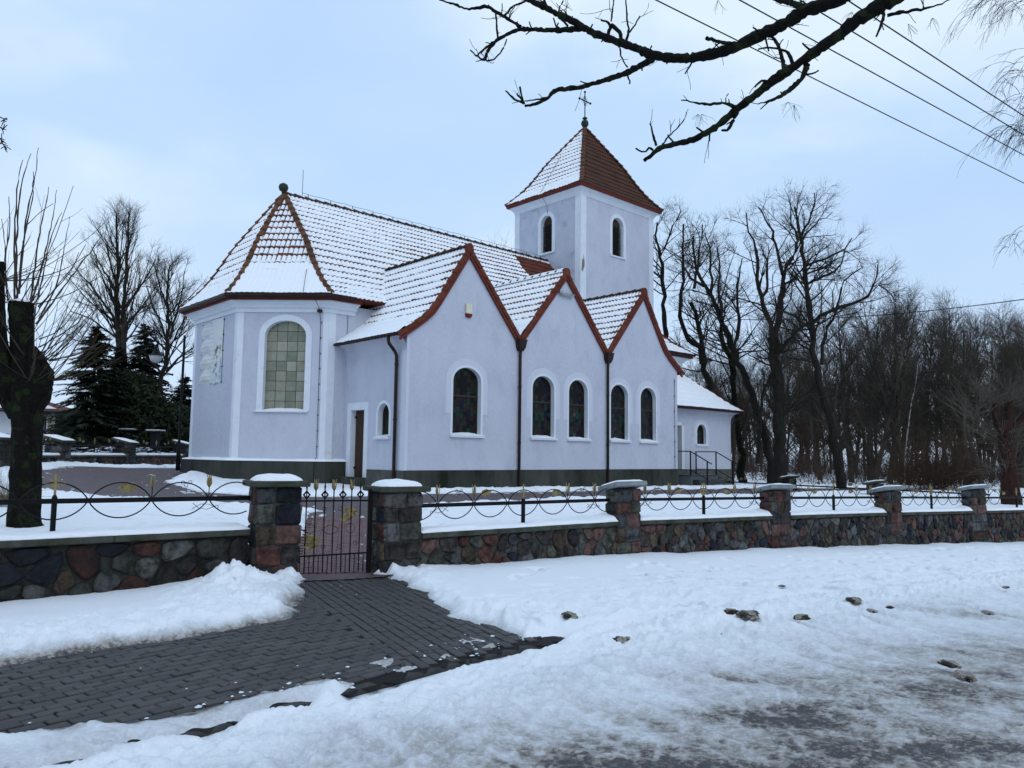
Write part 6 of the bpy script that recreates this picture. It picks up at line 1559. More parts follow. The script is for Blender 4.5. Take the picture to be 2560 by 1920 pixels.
for z in (-1.08, -0.55, 0.0, 0.55, 1.08):
    for x in (-0.96, 0.96): MB().tube([(x * 0.95, -0.02, z), (x * 1.04, 0.03, z + 0.01)], 0.014, 5).obj('lace', M['black'], bnr)
bnr.rotation_euler = (0, 0, -TH)
# ------------------------------------------------------------------ limbs measured for the trees: (x, y, z, radius) along each
MAPLE=[[(2.71,6.00,5.40,0.047),(2.58,6.07,5.37,0.046),(2.45,6.15,5.38,0.045),(2.35,6.22,5.33,0.044),(2.24,6.29,5.29,0.043),(2.09,6.37,5.26,0.042),(1.94,6.44,5.20,0.040),(1.77,6.52,5.18,0.039),(1.52,6.59,5.17,0.038),(1.33,6.66,5.22,0.037),(1.20,6.74,5.30,0.035),(1.14,6.81,5.38,0.034),(1.00,6.88,5.47,0.032),(0.85,6.96,5.57,0.031),(0.71,7.03,5.67,0.029),(0.59,7.11,5.80,0.028),(0.45,7.18,5.91,0.026),(0.29,7.25,6.04,0.025),(0.13,7.33,6.17,0.023),(-0.03,7.40,6.28,0.021)],[(1.28,6.85,5.30,0.027),(1.14,6.79,5.20,0.025),(0.98,6.74,5.09,0.022),(0.77,6.68,4.99,0.020),(0.57,6.62,4.90,0.018),(0.34,6.57,4.85,0.016),(0.30,6.51,4.76,0.014),(0.20,6.46,4.67,0.012),(0.08,6.40,4.62,0.010)],[(0.64,7.15,5.77,0.024),(0.45,7.10,5.72,0.022),(0.24,7.05,5.69,0.019),(0.04,7.00,5.67,0.017),(-0.08,6.95,5.59,0.014),(-0.21,6.90,5.48,0.012),(-0.29,6.85,5.39,0.009),(-0.37,6.80,5.28,0.007)],[(0.04,7.00,5.69,0.016),(-0.08,7.04,5.79,0.015),(-0.21,7.09,5.90,0.014),(-0.29,7.13,5.98,0.013),(-0.41,7.17,5.97,0.012),(-0.52,7.21,6.00,0.010),(-0.65,7.26,6.08,0.009),(-0.78,7.30,6.14,0.008)],[(2.44,6.20,5.43,0.023),(2.39,6.33,5.55,0.021),(2.35,6.47,5.66,0.019),(2.29,6.60,5.79,0.017)],[(2.97,5.60,5.18,0.045),(2.83,5.66,5.12,0.044),(2.75,5.72,5.08,0.042),(2.66,5.78,5.04,0.041),(2.56,5.83,4.96,0.039),(2.44,5.89,4.89,0.037),(2.33,5.95,4.82,0.036),(2.23,6.01,4.76,0.034),(2.13,6.07,4.71,0.032),(2.02,6.13,4.63,0.030),(1.89,6.19,4.54,0.028),(1.79,6.25,4.46,0.026),(1.67,6.31,4.38,0.024),(1.53,6.37,4.32,0.022),(1.38,6.42,4.30,0.020),(1.27,6.48,4.30,0.018),(1.22,6.54,4.26,0.016),(1.15,6.60,4.22,0.014)],[(2.36,5.95,4.78,0.020),(2.30,5.90,4.64,0.017),(2.18,5.85,4.52,0.014),(2.10,5.80,4.45,0.011),(1.99,5.75,4.38,0.008),(1.88,5.70,4.33,0.004)],[(2.83,5.65,5.08,0.013),(2.83,5.60,4.99,0.011),(2.77,5.55,4.88,0.008),(2.71,5.50,4.77,0.006)],[(2.85,5.60,5.00,0.012),(2.96,5.55,5.00,0.010),(3.05,5.50,4.99,0.008),(3.15,5.45,4.99,0.006),(3.22,5.40,5.01,0.004)],[(1.89,6.20,4.53,0.015),(1.74,6.15,4.55,0.012),(1.60,6.10,4.51,0.010),(1.48,6.05,4.50,0.007),(1.35,6.00,4.50,0.005)],[(2.20,6.00,4.75,0.017),(2.22,6.10,4.92,0.015),(2.22,6.20,5.10,0.013),(2.21,6.30,5.21,0.011),(2.22,6.40,5.34,0.008)],[(2.27,6.00,4.80,0.014),(2.25,6.03,4.93,0.012),(2.19,6.05,4.97,0.009),(2.11,6.08,5.00,0.007),(2.02,6.10,5.00,0.005)],[(1.86,6.20,4.49,0.018),(1.81,6.18,4.38,0.015),(1.78,6.17,4.32,0.011),(1.72,6.15,4.31,0.008)],[(2.10,6.10,4.71,0.013),(2.02,6.05,4.70,0.009),(1.95,6.00,4.62,0.006)],[(1.29,6.50,4.33,0.006),(1.39,6.47,4.44,0.005),(1.46,6.43,4.50,0.004),(1.50,6.40,4.61,0.003)],[(1.94,6.45,5.24,0.015),(1.82,6.40,5.21,0.014),(1.73,6.35,5.21,0.014),(1.64,6.30,5.20,0.013)],[(2.10,6.30,5.25,0.008),(2.07,6.30,5.29,0.007),(2.04,6.30,5.30,0.005)],[(1.22,6.55,4.30,0.010),(1.18,6.53,4.33,0.009),(1.15,6.52,4.25,0.007),(1.06,6.50,4.29,0.005)],[(1.24,6.50,4.32,0.010),(1.21,6.50,4.43,0.008),(1.19,6.50,4.52,0.005)],[(0.87,7.00,5.61,0.016),(0.91,7.00,5.70,0.013),(0.89,7.00,5.75,0.010),(0.81,7.00,5.77,0.007)],[(0.91,7.00,5.72,0.015),(0.99,6.97,5.64,0.015),(1.00,6.95,5.54,0.015)],[(0.91,7.00,5.76,0.006),(0.93,7.05,5.92,0.006),(0.95,7.10,6.05,0.005)],[(1.04,6.90,5.51,0.011),(1.07,6.93,5.62,0.009),(1.06,6.97,5.74,0.007),(1.05,7.00,5.99,0.005)],[(1.07,6.90,5.59,0.007),(1.12,6.85,5.64,0.006),(1.15,6.80,5.70,0.005)],[(0.98,6.90,5.43,0.007),(0.98,6.80,5.28,0.006),(1.02,6.70,5.14,0.005)],[(0.51,7.20,5.82,0.009),(0.45,7.20,5.88,0.008),(0.41,7.20,5.97,0.007),(0.43,7.20,6.04,0.006),(0.46,7.20,6.08,0.005)],[(0.31,7.30,6.07,0.013),(0.28,7.30,6.13,0.011),(0.27,7.30,6.17,0.010)],[(-0.17,7.00,5.55,0.009),(-0.19,7.00,5.69,0.008),(-0.20,7.00,5.84,0.006)],[(-0.21,6.90,5.47,0.013),(-0.28,6.88,5.36,0.011),(-0.28,6.85,5.26,0.009),(-0.37,6.83,5.30,0.007),(-0.42,6.80,5.34,0.005)],[(-0.28,6.90,5.29,0.007),(-0.23,6.90,5.29,0.007),(-0.14,6.90,5.37,0.006),(-0.09,6.90,5.50,0.005)],[(0.08,6.45,4.66,0.010),(0.05,6.42,4.72,0.008),(0.04,6.40,4.79,0.007)],[(0.07,6.45,4.67,0.010),(-0.02,6.42,4.69,0.008),(-0.09,6.40,4.76,0.005)],[(0.07,6.45,4.68,0.008),(0.01,6.50,4.78,0.007)],[(0.27,6.45,4.72,0.007),(0.17,6.47,4.71,0.005),(0.08,6.50,4.71,0.004)],[(-0.11,7.00,5.81,0.009),(-0.03,7.07,5.95,0.009),(0.07,7.13,6.02,0.008),(0.11,7.20,6.10,0.008)]]
WHIPS=[[(-6.20,9.42,3.43,0.022),(-6.19,9.32,3.92,0.018),(-6.15,9.22,4.55,0.013),(-6.08,9.12,4.88,0.009),(-5.99,9.03,5.10,0.005)],[(-6.28,9.56,3.48,0.020),(-6.35,9.58,4.15,0.016),(-6.37,9.60,4.84,0.013),(-6.35,9.63,5.15,0.009),(-6.30,9.65,5.43,0.005)],[(-6.17,9.42,3.53,0.022),(-6.16,9.41,4.02,0.018),(-6.12,9.40,4.61,0.013),(-6.06,9.39,4.94,0.009),(-6.02,9.38,5.40,0.005)],[(-6.21,9.50,3.63,0.015),(-6.11,9.34,4.17,0.012),(-5.94,9.19,4.54,0.010),(-5.83,9.04,4.77,0.007),(-5.75,8.89,4.90,0.005)],[(-6.38,9.55,3.47,0.015),(-6.34,9.36,3.93,0.012),(-6.17,9.18,4.29,0.010),(-6.07,8.99,4.47,0.007),(-5.96,8.80,4.56,0.005)],[(-6.36,9.48,3.54,0.010),(-6.43,9.50,4.13,0.008),(-6.48,9.51,4.38,0.007),(-6.52,9.53,4.52,0.005)],[(-6.05,9.49,3.44,0.020),(-6.06,9.53,3.89,0.016),(-6.06,9.57,4.32,0.012),(-6.03,9.61,4.75,0.009),(-6.03,9.66,4.98,0.005)],[(-6.07,9.55,3.48,0.020),(-6.12,9.74,3.85,0.017),(-6.18,9.93,4.29,0.013),(-6.25,10.13,4.66,0.009),(-6.34,10.32,5.18,0.005)],[(-5.95,9.46,3.47,0.015),(-5.94,9.53,3.89,0.012),(-5.96,9.61,4.18,0.010),(-5.93,9.69,4.50,0.008),(-5.92,9.77,4.69,0.005)],[(-5.97,9.54,3.23,0.015),(-5.73,9.44,3.59,0.012),(-5.61,9.33,3.85,0.010),(-5.52,9.23,4.15,0.007),(-5.42,9.13,4.43,0.005)],[(-5.91,9.40,3.15,0.020),(-5.85,9.59,3.44,0.017),(-5.78,9.78,3.78,0.014),(-5.71,9.97,4.09,0.011),(-5.65,10.16,4.39,0.008),(-5.66,10.35,4.59,0.005)],[(-5.94,9.46,3.38,0.012),(-5.67,9.36,3.59,0.010),(-5.42,9.26,3.80,0.007),(-5.30,9.16,4.00,0.005)],[(-6.00,9.58,3.38,0.013),(-5.79,9.60,3.69,0.010),(-5.61,9.63,3.97,0.008),(-5.51,9.65,4.23,0.005)],[(-5.92,9.49,2.97,0.012),(-5.81,9.62,3.06,0.011),(-5.69,9.74,3.26,0.009),(-5.66,9.87,3.51,0.007),(-5.64,9.99,3.68,0.005)],[(-5.86,9.41,2.86,0.012),(-5.70,9.52,3.03,0.011),(-5.53,9.64,3.18,0.009),(-5.46,9.76,3.49,0.007),(-5.46,9.87,3.90,0.005)],[(-5.85,9.47,2.80,0.012),(-5.45,9.24,2.94,0.010),(-5.10,9.00,3.09,0.007),(-4.76,8.76,3.33,0.005)],[(-5.93,9.53,2.78,0.010),(-5.84,9.78,3.18,0.009),(-5.78,10.03,3.61,0.007),(-5.88,10.28,3.79,0.005)],[(-6.14,9.44,4.42,0.009),(-6.09,9.54,4.57,0.007),(-6.08,9.64,4.69,0.006),(-6.00,9.73,4.80,0.005)],[(-5.98,9.46,3.24,0.010),(-5.96,9.70,3.59,0.008),(-6.08,9.94,3.81,0.005)],[(-6.24,9.54,3.62,0.012),(-6.01,9.36,3.77,0.010),(-5.74,9.18,3.90,0.007),(-5.59,8.99,3.94,0.005)],[(-6.10,9.57,3.44,0.010),(-6.03,9.68,3.70,0.008),(-5.96,9.78,3.91,0.005)],[(-6.47,9.54,3.63,0.010),(-6.58,9.72,3.93,0.008),(-6.69,9.90,4.41,0.007),(-6.81,10.08,4.67,0.005)],[(-6.34,9.49,3.46,0.007),(-6.58,9.73,3.64,0.006),(-6.78,9.97,3.76,0.005)]]
HERO={'mid':[[(13.22,38.00,-0.24,0.308),(13.27,38.00,0.56,0.296),(13.30,38.00,2.42,0.284),(13.29,38.00,4.25,0.273),(13.24,38.00,5.93,0.261),(13.10,38.00,7.20,0.250),(13.14,38.00,7.61,0.238)],[(13.05,38.00,7.37,0.139),(12.78,37.82,8.51,0.128),(12.55,37.64,9.00,0.118),(12.30,37.45,9.48,0.108),(12.11,37.27,10.08,0.097),(12.00,37.09,10.51,0.087),(11.96,36.91,11.33,0.077),(11.96,36.73,11.57,0.067),(11.82,36.55,11.87,0.057),(11.57,36.36,12.33,0.047),(11.36,36.18,12.79,0.038),(11.20,36.00,13.36,0.028)],[(13.14,38.00,7.49,0.179),(13.27,38.09,8.09,0.165),(13.44,38.18,9.12,0.151),(13.63,38.27,9.91,0.138),(13.74,38.36,10.83,0.124),(14.05,38.45,11.52,0.110),(14.43,38.55,12.15,0.096),(14.69,38.64,12.97,0.082),(15.09,38.73,13.55,0.068),(15.50,38.82,14.14,0.054),(15.68,38.91,14.98,0.040),(15.76,39.00,15.51,0.025)],[(13.72,38.30,10.93,0.100),(13.74,38.58,11.61,0.089),(13.62,38.87,12.47,0.078),(13.61,39.15,13.11,0.066),(13.54,39.43,13.81,0.055),(13.27,39.72,14.27,0.043),(13.07,40.00,14.99,0.031)],[(12.31,37.50,9.49,0.078),(12.63,37.12,9.94,0.068),(12.40,36.75,10.55,0.058),(12.37,36.38,11.20,0.047),(12.00,36.00,11.38,0.038)],[(13.27,38.00,6.79,0.109),(13.55,37.00,7.40,0.084),(13.75,36.00,7.75,0.060),(13.86,35.00,7.96,0.037)],[(13.51,38.00,10.15,0.079),(14.41,38.67,10.73,0.064),(15.09,39.33,11.44,0.048),(15.92,40.00,12.25,0.031)],[(14.76,39.00,12.95,0.061),(14.66,39.33,13.67,0.048),(14.68,39.67,14.59,0.035),(14.75,40.00,15.34,0.021)]],
'right':[[(15.86,37.00,-0.26,0.242),(15.80,37.00,0.36,0.228),(15.70,37.00,1.66,0.214),(15.48,37.00,3.22,0.201),(15.15,37.00,4.53,0.187),(14.77,37.00,6.11,0.174),(14.56,37.00,7.07,0.160),(14.62,37.00,8.21,0.147),(14.50,37.00,9.07,0.133),(14.40,37.00,9.94,0.120),(14.37,37.00,10.75,0.106),(14.33,37.00,11.44,0.093),(14.23,37.00,12.26,0.079),(14.13,37.00,12.72,0.066),(14.09,37.00,13.43,0.052),(13.98,37.00,14.01,0.039)],[(14.68,37.00,8.21,0.106),(15.03,36.67,8.62,0.096),(15.46,36.33,8.90,0.086),(15.93,36.00,8.84,0.077),(16.33,35.67,8.86,0.067),(16.62,35.33,9.21,0.058),(16.85,35.00,9.42,0.049),(16.80,34.67,9.61,0.040),(16.55,34.33,10.02,0.031),(16.48,34.00,10.37,0.022)],[(16.48,34.00,9.46,0.031),(16.94,34.00,9.20,0.027),(17.14,34.00,8.99,0.022),(17.29,34.00,8.73,0.018)],[(15.46,38.00,6.29,0.089),(15.43,37.71,7.59,0.079),(15.62,37.43,8.24,0.070),(15.86,37.14,8.83,0.060),(15.93,36.86,9.75,0.051),(16.10,36.57,10.26,0.042),(16.38,36.29,10.54,0.032),(16.70,36.00,10.76,0.023)],[(14.41,37.00,10.11,0.077),(15.09,37.40,10.44,0.068),(15.72,37.80,10.84,0.059),(16.48,38.20,11.03,0.050),(16.96,38.60,11.65,0.040),(17.22,39.00,12.49,0.031)],[(14.37,37.00,11.04,0.068),(14.86,36.50,11.20,0.056),(15.33,36.00,11.31,0.045),(15.56,35.50,11.35,0.034),(15.79,35.00,11.82,0.023)],[(14.53,37.00,7.98,0.087),(13.95,36.50,8.18,0.071),(13.43,36.00,8.30,0.056),(12.87,35.50,8.48,0.042),(12.26,35.00,8.49,0.027)],[(14.23,37.00,12.26,0.048),(14.78,37.33,13.07,0.039),(15.51,37.67,13.65,0.030),(16.24,38.00,14.07,0.020)]],
'lean':[[(13.73,40.00,0.05,0.230),(13.62,40.07,0.78,0.218),(13.42,40.13,2.18,0.205),(13.01,40.20,3.48,0.193),(12.71,40.27,4.74,0.181),(12.30,40.33,6.18,0.168),(11.81,40.40,6.93,0.156),(11.55,40.47,7.84,0.144),(11.21,40.53,8.79,0.131),(10.93,40.60,9.74,0.119),(10.71,40.67,10.45,0.106),(10.29,40.73,10.84,0.094),(10.12,40.80,11.36,0.081),(10.02,40.87,12.01,0.068),(9.86,40.93,12.67,0.056),(9.82,41.00,13.66,0.043)],[(11.06,40.00,8.82,0.094),(11.09,40.50,10.04,0.079),(11.12,41.00,11.10,0.064),(11.39,41.50,12.19,0.049),(11.41,42.00,13.31,0.033)],[(11.65,40.00,7.40,0.104),(11.87,39.67,8.09,0.091),(11.72,39.33,8.89,0.079),(11.58,39.00,9.73,0.066),(11.31,38.67,10.27,0.054),(11.52,38.33,10.85,0.042),(11.49,38.00,11.67,0.030)],[(10.36,41.00,10.90,0.086),(9.78,40.67,11.01,0.071),(9.26,40.33,11.18,0.056),(9.01,40.00,11.78,0.042)],[(10.73,41.00,10.52,0.075),(10.84,41.33,12.14,0.061),(10.81,41.67,13.14,0.047),(10.77,42.00,14.16,0.033)],[(12.48,39.00,1.33,0.122),(12.61,39.00,2.43,0.108),(12.65,39.00,3.54,0.094),(12.79,39.00,4.92,0.079),(13.05,39.00,5.59,0.065),(13.34,39.00,6.04,0.051)]],
'edge':[[(12.47,42.00,-0.16,0.197),(12.59,42.00,1.89,0.179),(12.24,42.00,4.26,0.161),(12.20,42.00,6.06,0.143),(11.98,42.00,7.50,0.124),(11.35,42.00,8.39,0.106),(11.62,42.00,9.18,0.088)],[(12.63,42.00,3.08,0.099),(12.95,42.00,4.27,0.071),(13.08,42.00,4.87,0.044)]],
'tower':[[(11.48,44.00,2.51,0.207),(11.39,44.00,5.38,0.190),(11.22,44.00,6.57,0.174),(10.92,44.00,8.02,0.158),(11.08,44.00,8.03,0.141),(10.82,44.00,9.38,0.125),(10.49,44.00,10.06,0.108),(10.36,44.00,10.74,0.092)],[(8.93,44.00,7.33,0.149),(8.87,44.00,9.36,0.129),(8.75,44.00,11.41,0.108),(8.63,44.00,13.48,0.087),(8.22,44.00,14.30,0.067),(8.50,44.00,15.35,0.046)],[(8.62,44.00,13.34,0.069),(9.17,44.00,14.32,0.056),(9.32,44.00,15.29,0.042),(9.87,44.00,15.93,0.029)],[(11.07,44.00,7.49,0.161),(10.68,44.00,8.16,0.146),(10.07,44.00,8.49,0.132),(9.61,44.00,9.51,0.118),(9.69,44.00,10.39,0.103),(9.90,44.00,11.70,0.089),(9.98,44.00,12.80,0.075),(9.85,44.00,14.19,0.060),(9.93,44.00,15.23,0.046)],[(10.57,44.00,11.43,0.092),(10.80,44.33,12.90,0.073),(11.11,44.67,14.39,0.054),(11.41,45.00,15.56,0.035)]],
'lime':[[(-21.81,42.00,1.28,0.241),(-21.89,42.00,2.62,0.215),(-21.83,42.00,4.31,0.188),(-21.77,42.00,6.88,0.161),(-21.87,42.00,8.60,0.134),(-22.10,42.00,10.34,0.108),(-22.08,42.00,12.09,0.081),(-22.31,42.00,13.85,0.054),(-22.32,42.00,14.65,0.027)],[(-21.42,42.00,6.02,0.164),(-21.52,42.00,7.74,0.137),(-21.65,42.00,9.91,0.110),(-21.58,42.00,11.65,0.082),(-21.55,42.00,13.42,0.055),(-21.68,42.00,14.92,0.027)],[(-21.91,42.00,8.60,0.077),(-22.21,41.50,9.37,0.062),(-22.67,41.00,10.11,0.048),(-23.02,40.50,10.85,0.034),(-23.26,40.00,11.14,0.021)],[(-22.00,42.00,9.99,0.066),(-22.85,42.67,11.18,0.052),(-23.89,43.33,12.41,0.038),(-24.77,44.00,13.49,0.023)],[(-21.51,42.00,8.35,0.077),(-20.67,41.33,9.01,0.058),(-19.86,40.67,9.32,0.039),(-18.98,40.00,9.45,0.021)],[(-21.58,42.00,9.47,0.066),(-21.23,42.67,10.49,0.052),(-21.09,43.33,11.63,0.038),(-20.93,44.00,12.80,0.023)],[(-21.86,42.00,7.74,0.066),(-22.40,41.67,8.19,0.051),(-23.19,41.33,8.89,0.036),(-23.94,41.00,9.08,0.021)],[(-21.83,42.00,7.22,0.055),(-22.97,42.33,7.51,0.044),(-24.19,42.67,7.55,0.033),(-25.28,43.00,8.02,0.022)],[(-21.43,42.00,7.74,0.055),(-20.61,42.00,8.18,0.038),(-19.92,42.00,8.19,0.022)]],
'second':[[(-17.82,38.00,1.03,0.169),(-17.77,38.00,3.01,0.148),(-17.68,38.00,4.08,0.128),(-17.44,38.00,5.32,0.107),(-17.21,38.00,6.79,0.086),(-17.35,38.00,8.75,0.066),(-17.42,38.00,9.93,0.045),(-17.43,38.00,10.96,0.025)],[(-17.22,38.00,6.95,0.069),(-17.51,37.67,7.91,0.052),(-17.78,37.33,8.69,0.036),(-17.98,37.00,9.62,0.019)],[(-17.15,38.00,7.18,0.069),(-17.05,38.33,8.26,0.053),(-16.95,38.67,9.69,0.037),(-17.08,39.00,10.97,0.020)],[(-17.27,38.00,6.56,0.060),(-17.54,37.33,7.08,0.045),(-17.84,36.67,7.35,0.032),(-18.13,36.00,7.68,0.019)],[(-17.13,38.00,6.72,0.060),(-16.72,38.00,7.66,0.040),(-16.37,38.00,8.45,0.020)],[(-17.44,38.00,5.39,0.060),(-17.77,38.00,5.78,0.048),(-18.27,38.00,6.32,0.036),(-18.89,38.00,6.38,0.025)],[(-17.22,38.00,5.55,0.069),(-16.50,37.50,6.12,0.049),(-15.63,37.00,6.60,0.029)],[(-17.35,38.00,8.75,0.050),(-18.08,38.50,9.96,0.035),(-18.52,39.00,10.96,0.020)]]}
def at(px, py, Y):
    """the point at distance Y in the direction of a photograph pixel"""
    d = Fw * 1915 + Rt * (px - 1280) - Up * (py - 960)
    return Vector((0, 0, 1.6)) + d * (Y / d.y)
tr_rng = np.random.default_rng(2024)
def unit(a): return a / (np.linalg.norm(a, axis=-1, keepdims=True) + 1e-9)
def resample(pl, step, wob=0.0):
    p = np.array(pl, float); d = np.concatenate([[0], np.cumsum(np.linalg.norm(np.diff(p[:, :3], axis=0), axis=1))])
    n = max(4, int(d[-1] / step) + 1); s = np.linspace(0, d[-1], n)
    # smooth by cubic-ish interpolation through the measured points
    q = np.stack([np.interp(s, d, p[:, i]) for i in range(4)], -1)
    for _ in range(2): q[1:-1, :3] = 0.25 * q[:-2, :3] + 0.5 * q[1:-1, :3] + 0.25 * q[2:, :3]
    if wob: q[1:, :3] += tr_rng.normal(0, wob, (n - 1, 3))
    return q[:, :3], q[:, 3]
def branch(P0, D0, Ln, r0, n, wob, up, taper=0.35, droop=0.0):
    """grow N branches at once"""
    N_ = len(P0); P = np.zeros((N_, n, 3)); P[:, 0] = P0; D = unit(D0); st = (Ln / (n - 1))[:, None]
    for i in range(1, n):
        D = unit(D + tr_rng.normal(0, wob, (N_, 3)) + np.array([0, 0, up]) - np.array([0, 0, droop]) * (i / n))
        P[:, i] = P[:, i - 1] + D * st
    R_ = r0[:, None] * (1 - (1 - taper) * np.linspace(0, 1, n)[None])
    return P, R_
def children(P, Rr, k, t0, t1, spread, lenf, rf, n, wob, up, taper=0.35, droop=0.0, pw=1.0):
    """k children on each parent branch"""
    N_, m = P.shape[:2]
    idx = np.repeat(np.arange(N_), k); t = t0 + (t1 - t0) * tr_rng.random(len(idx)) ** pw
    f = t * (m - 1); i0 = np.minimum(f.astype(int), m - 2); w_ = (f - i0)[:, None]
    P0 = P[idx, i0] * (1 - w_) + P[idx, i0 + 1] * w_
    T = unit(P[idx, i0 + 1] - P[idx, i0]); rr = Rr[idx, i0]
    rnd = tr_rng.normal(0, 1, (len(idx), 3)); perp = unit(rnd - (rnd * T).sum(-1, keepdims=True) * T)
    a = np.radians(tr_rng.uniform(*spread, len(idx)))[:, None]
    D = T * np.cos(a) + perp * np.sin(a)
    L_ = lenf(t, rr, idx) * tr_rng.uniform(0.65, 1.25, len(idx))
    return branch(P0, D, L_, np.minimum(rf(rr, t), rr * 0.85), n, wob, up, taper, droop)
def hero_tree(name, label, lines, step=0.45, wob=0.05, dens=2.0, l1=(1.0, 2.8), k2=6, k3=6, tw=0.006, up=0.04, sides=7, m=None, mt=None, group=None, cat='tree', gnarl=0.12, l2=(0.35, 1.15), l3=(0.22, 0.7), spr=1.0):
    base = Vector(lines[0][0][:3]); t = thing(name, label, cat, base, 0, group)
    b0 = np.array(base)
    parts = []; trunk = None; limbs = []
    for i, pl in enumerate(lines):
        p, r = resample(pl, step, wob); p = p - b0
        r = r * (1 + 0.10 * tr_rng.normal(0, 1, len(r)))
        if i == 0:
            r = r * (1 + 0.55 * np.exp(-np.arange(len(r)) * step / 0.5))
            p[0, 2] -= 0.5
        V, F = tubes_np(p[None], r[None], 9 if i == 0 else sides)
        if i == 0: trunk = (V, F)
        else: parts.append((V, F))
        limbs.append((p, r, i))
    link('trunk', npmesh('trunk', trunk[0], trunk[1], mt or M['bark']), t)
    L1 = []
    for p, r, i in limbs:
        ln = np.linalg.norm(np.diff(p, axis=0), axis=1).sum(); k = max(2, int(ln * dens))
        P, Rr = children(p[None], r[None], k, 0.45 if i == 0 else 0.12, 1.0, (25 * spr, 75 * spr), lambda t, rr, ix: np.clip(rr * 34, *l1) * (1.15 - 0.5 * t), lambda rr, t: np.clip(rr * 0.38, 0.011, 0.05), 8, gnarl, up)
        L1.append((P, Rr))
    P1 = np.concatenate([a for a, b in L1]); R1 = np.concatenate([b for a, b in L1]); parts.append(tubes_np(P1, R1, 5))
    P2, R2 = children(P1, R1, k2, 0.2, 1.0, (25 * spr, 70 * spr), lambda t, rr, ix: np.clip(rr * 60, *l2) * (1.1 - 0.5 * t), lambda rr, t: np.maximum(rr * 0.5, tw * 1.15), 6, gnarl, up * 1.2); parts.append(tubes_np(P2, R2, 4))
    P3, R3 = children(P2, R2, k3, 0.15, 1.0, (20 * spr, 65 * spr), lambda t, rr, ix: tr_rng.uniform(*l3, len(ix)), lambda rr, t: np.full_like(rr, tw), 4, gnarl, up * 1.4, 0.5); parts.append(tubes_np(P3, R3, 3))
    V, F = join_np(parts); link('crown', npmesh('crown', V, F, m or M['twig']), t)
    return t
# ------------------------------------------------------------------ trees
hero_tree('bare_tree', 'tallest bare tree with a thick forked trunk right of the porch', HERO['mid'])
hero_tree('bare_tree', 'bare tree leaning left with one long limb reaching out to the right', HERO['right'])
hero_tree('bare_tree', 'bare tree with a strongly curved trunk just right of the porch roof', HERO['lean'])
hero_tree('bare_tree', 'thin ivy-clad bare tree right beside the porch corner', HERO['edge'], dens=1.5, mt=M['bark_moss'])
hero_tree('bare_tree', 'bare tree rising straight behind the porch roof', HERO['tower'][:1])
hero_tree('bare_tree', 'bare tree standing close against the right edge of the tower', HERO['tower'][1:3])
hero_tree('bare_tree', 'crooked bare tree between the tower and the porch roof', HERO['tower'][3:5])
hero_tree('lime_tree', 'tall slim twin-stemmed bare tree behind the dark spruces on the left', HERO['lime'], dens=3.2, up=0.06, wob=0.03, gnarl=0.035, k2=6, k3=5, tw=0.0055, l1=(1.3, 3.2), spr=.66)
hero_tree('lime_tree', 'bare tree with a leaning trunk between the street lamp and the apse', HERO['second'], dens=3.2, up=0.05, wob=0.03, gnarl=0.04, k2=6, k3=5, tw=0.0055, l1=(1.2, 2.8), spr=.7)
def proto_tree(seed, H, r0, spread=(20, 50), nl=26, k2=7, k3=7, tw=0.011, first=0.25, lenk=0.30, up=0.05, m=None, lean=0.04, l3=(0.3, 0.9), gn=0.10):
    global tr_rng
    tr_rng = np.random.default_rng(seed)
    P, Rr = branch(np.zeros((1, 3)), np.array([[tr_rng.normal(0, lean), tr_rng.normal(0, lean), 1.0]]), np.array([H]), np.array([r0]), 16, 0.05, 0.03, 0.08)
    tv = tubes_np(P, Rr, 7); trunk = npmesh('trunk', tv[0], tv[1], m or M['twig_far'])
    parts = []
    P1, R1 = children(P, Rr, nl, first, 0.98, spread, lambda t, rr, ix: H * lenk * (1.15 - 0.75 * t), lambda rr, t: np.maximum(rr * 0.5, 0.018), 9, gn, up); parts.append(tubes_np(P1, R1, 5))
    P2, R2 = children(P1, R1, k2, 0.15, 1.0, (20, 60), lambda t, rr, ix: 0.11 * H * (1.15 - 0.5 * t), lambda rr, t: np.maximum(rr * 0.55, tw * 1.2), 6, gn, up * 1.2); parts.append(tubes_np(P2, R2, 3))
    P3, R3 = children(P2, R2, k3, 0.1, 1.0, (15, 60), lambda t, rr, ix: tr_rng.uniform(*l3, len(ix)), lambda rr, t: np.full_like(rr, tw), 4, gn, up, 0.5); parts.append(tubes_np(P3, R3, 3))
    V, F = join_np(parts); return trunk, npmesh('crown', V, F, m or M['twig_far'])
def plant(proto, x, y, z, rz, s, label, group, name='woodland_tree'):
    t = thing(name, label, 'tree', (x, y, z), rz, group)
    for nm, me in zip(('trunk', 'crown'), proto):
        o = link(nm, me, t)
    t.scale = (s, s, s * random.uniform(0.92, 1.08))
    return t
PR = [proto_tree(301, 14, 0.17, nl=30), proto_tree(302, 15, 0.15, (15, 40), 32, lenk=0.26), proto_tree(303, 12.5, 0.16, (25, 60), 30, first=0.12), proto_tree(304, 13.5, 0.12, (12, 38), 30, lenk=0.24), proto_tree(305, 11, 0.13, (25, 65), 34, first=0.10, m=M['twig_brown']), proto_tree(306, 9, 0.09, (20, 55), 28, first=0.08, m=M['twig_brown'])]
PB = [proto_tree(311, 14, 0.24, nl=24, k2=6, k3=6), proto_tree(312, 13, 0.21, (20, 50), 24, k2=6, k3=6, lean=.12)]
tr_rng = np.random.default_rng(99)
WG = 'slender bare trees in the wood beyond the churchyard'
wlab = 'slender bare tree standing in the wood right of the churchyard'
placed = []
rw = random.Random(41)
tries = 0
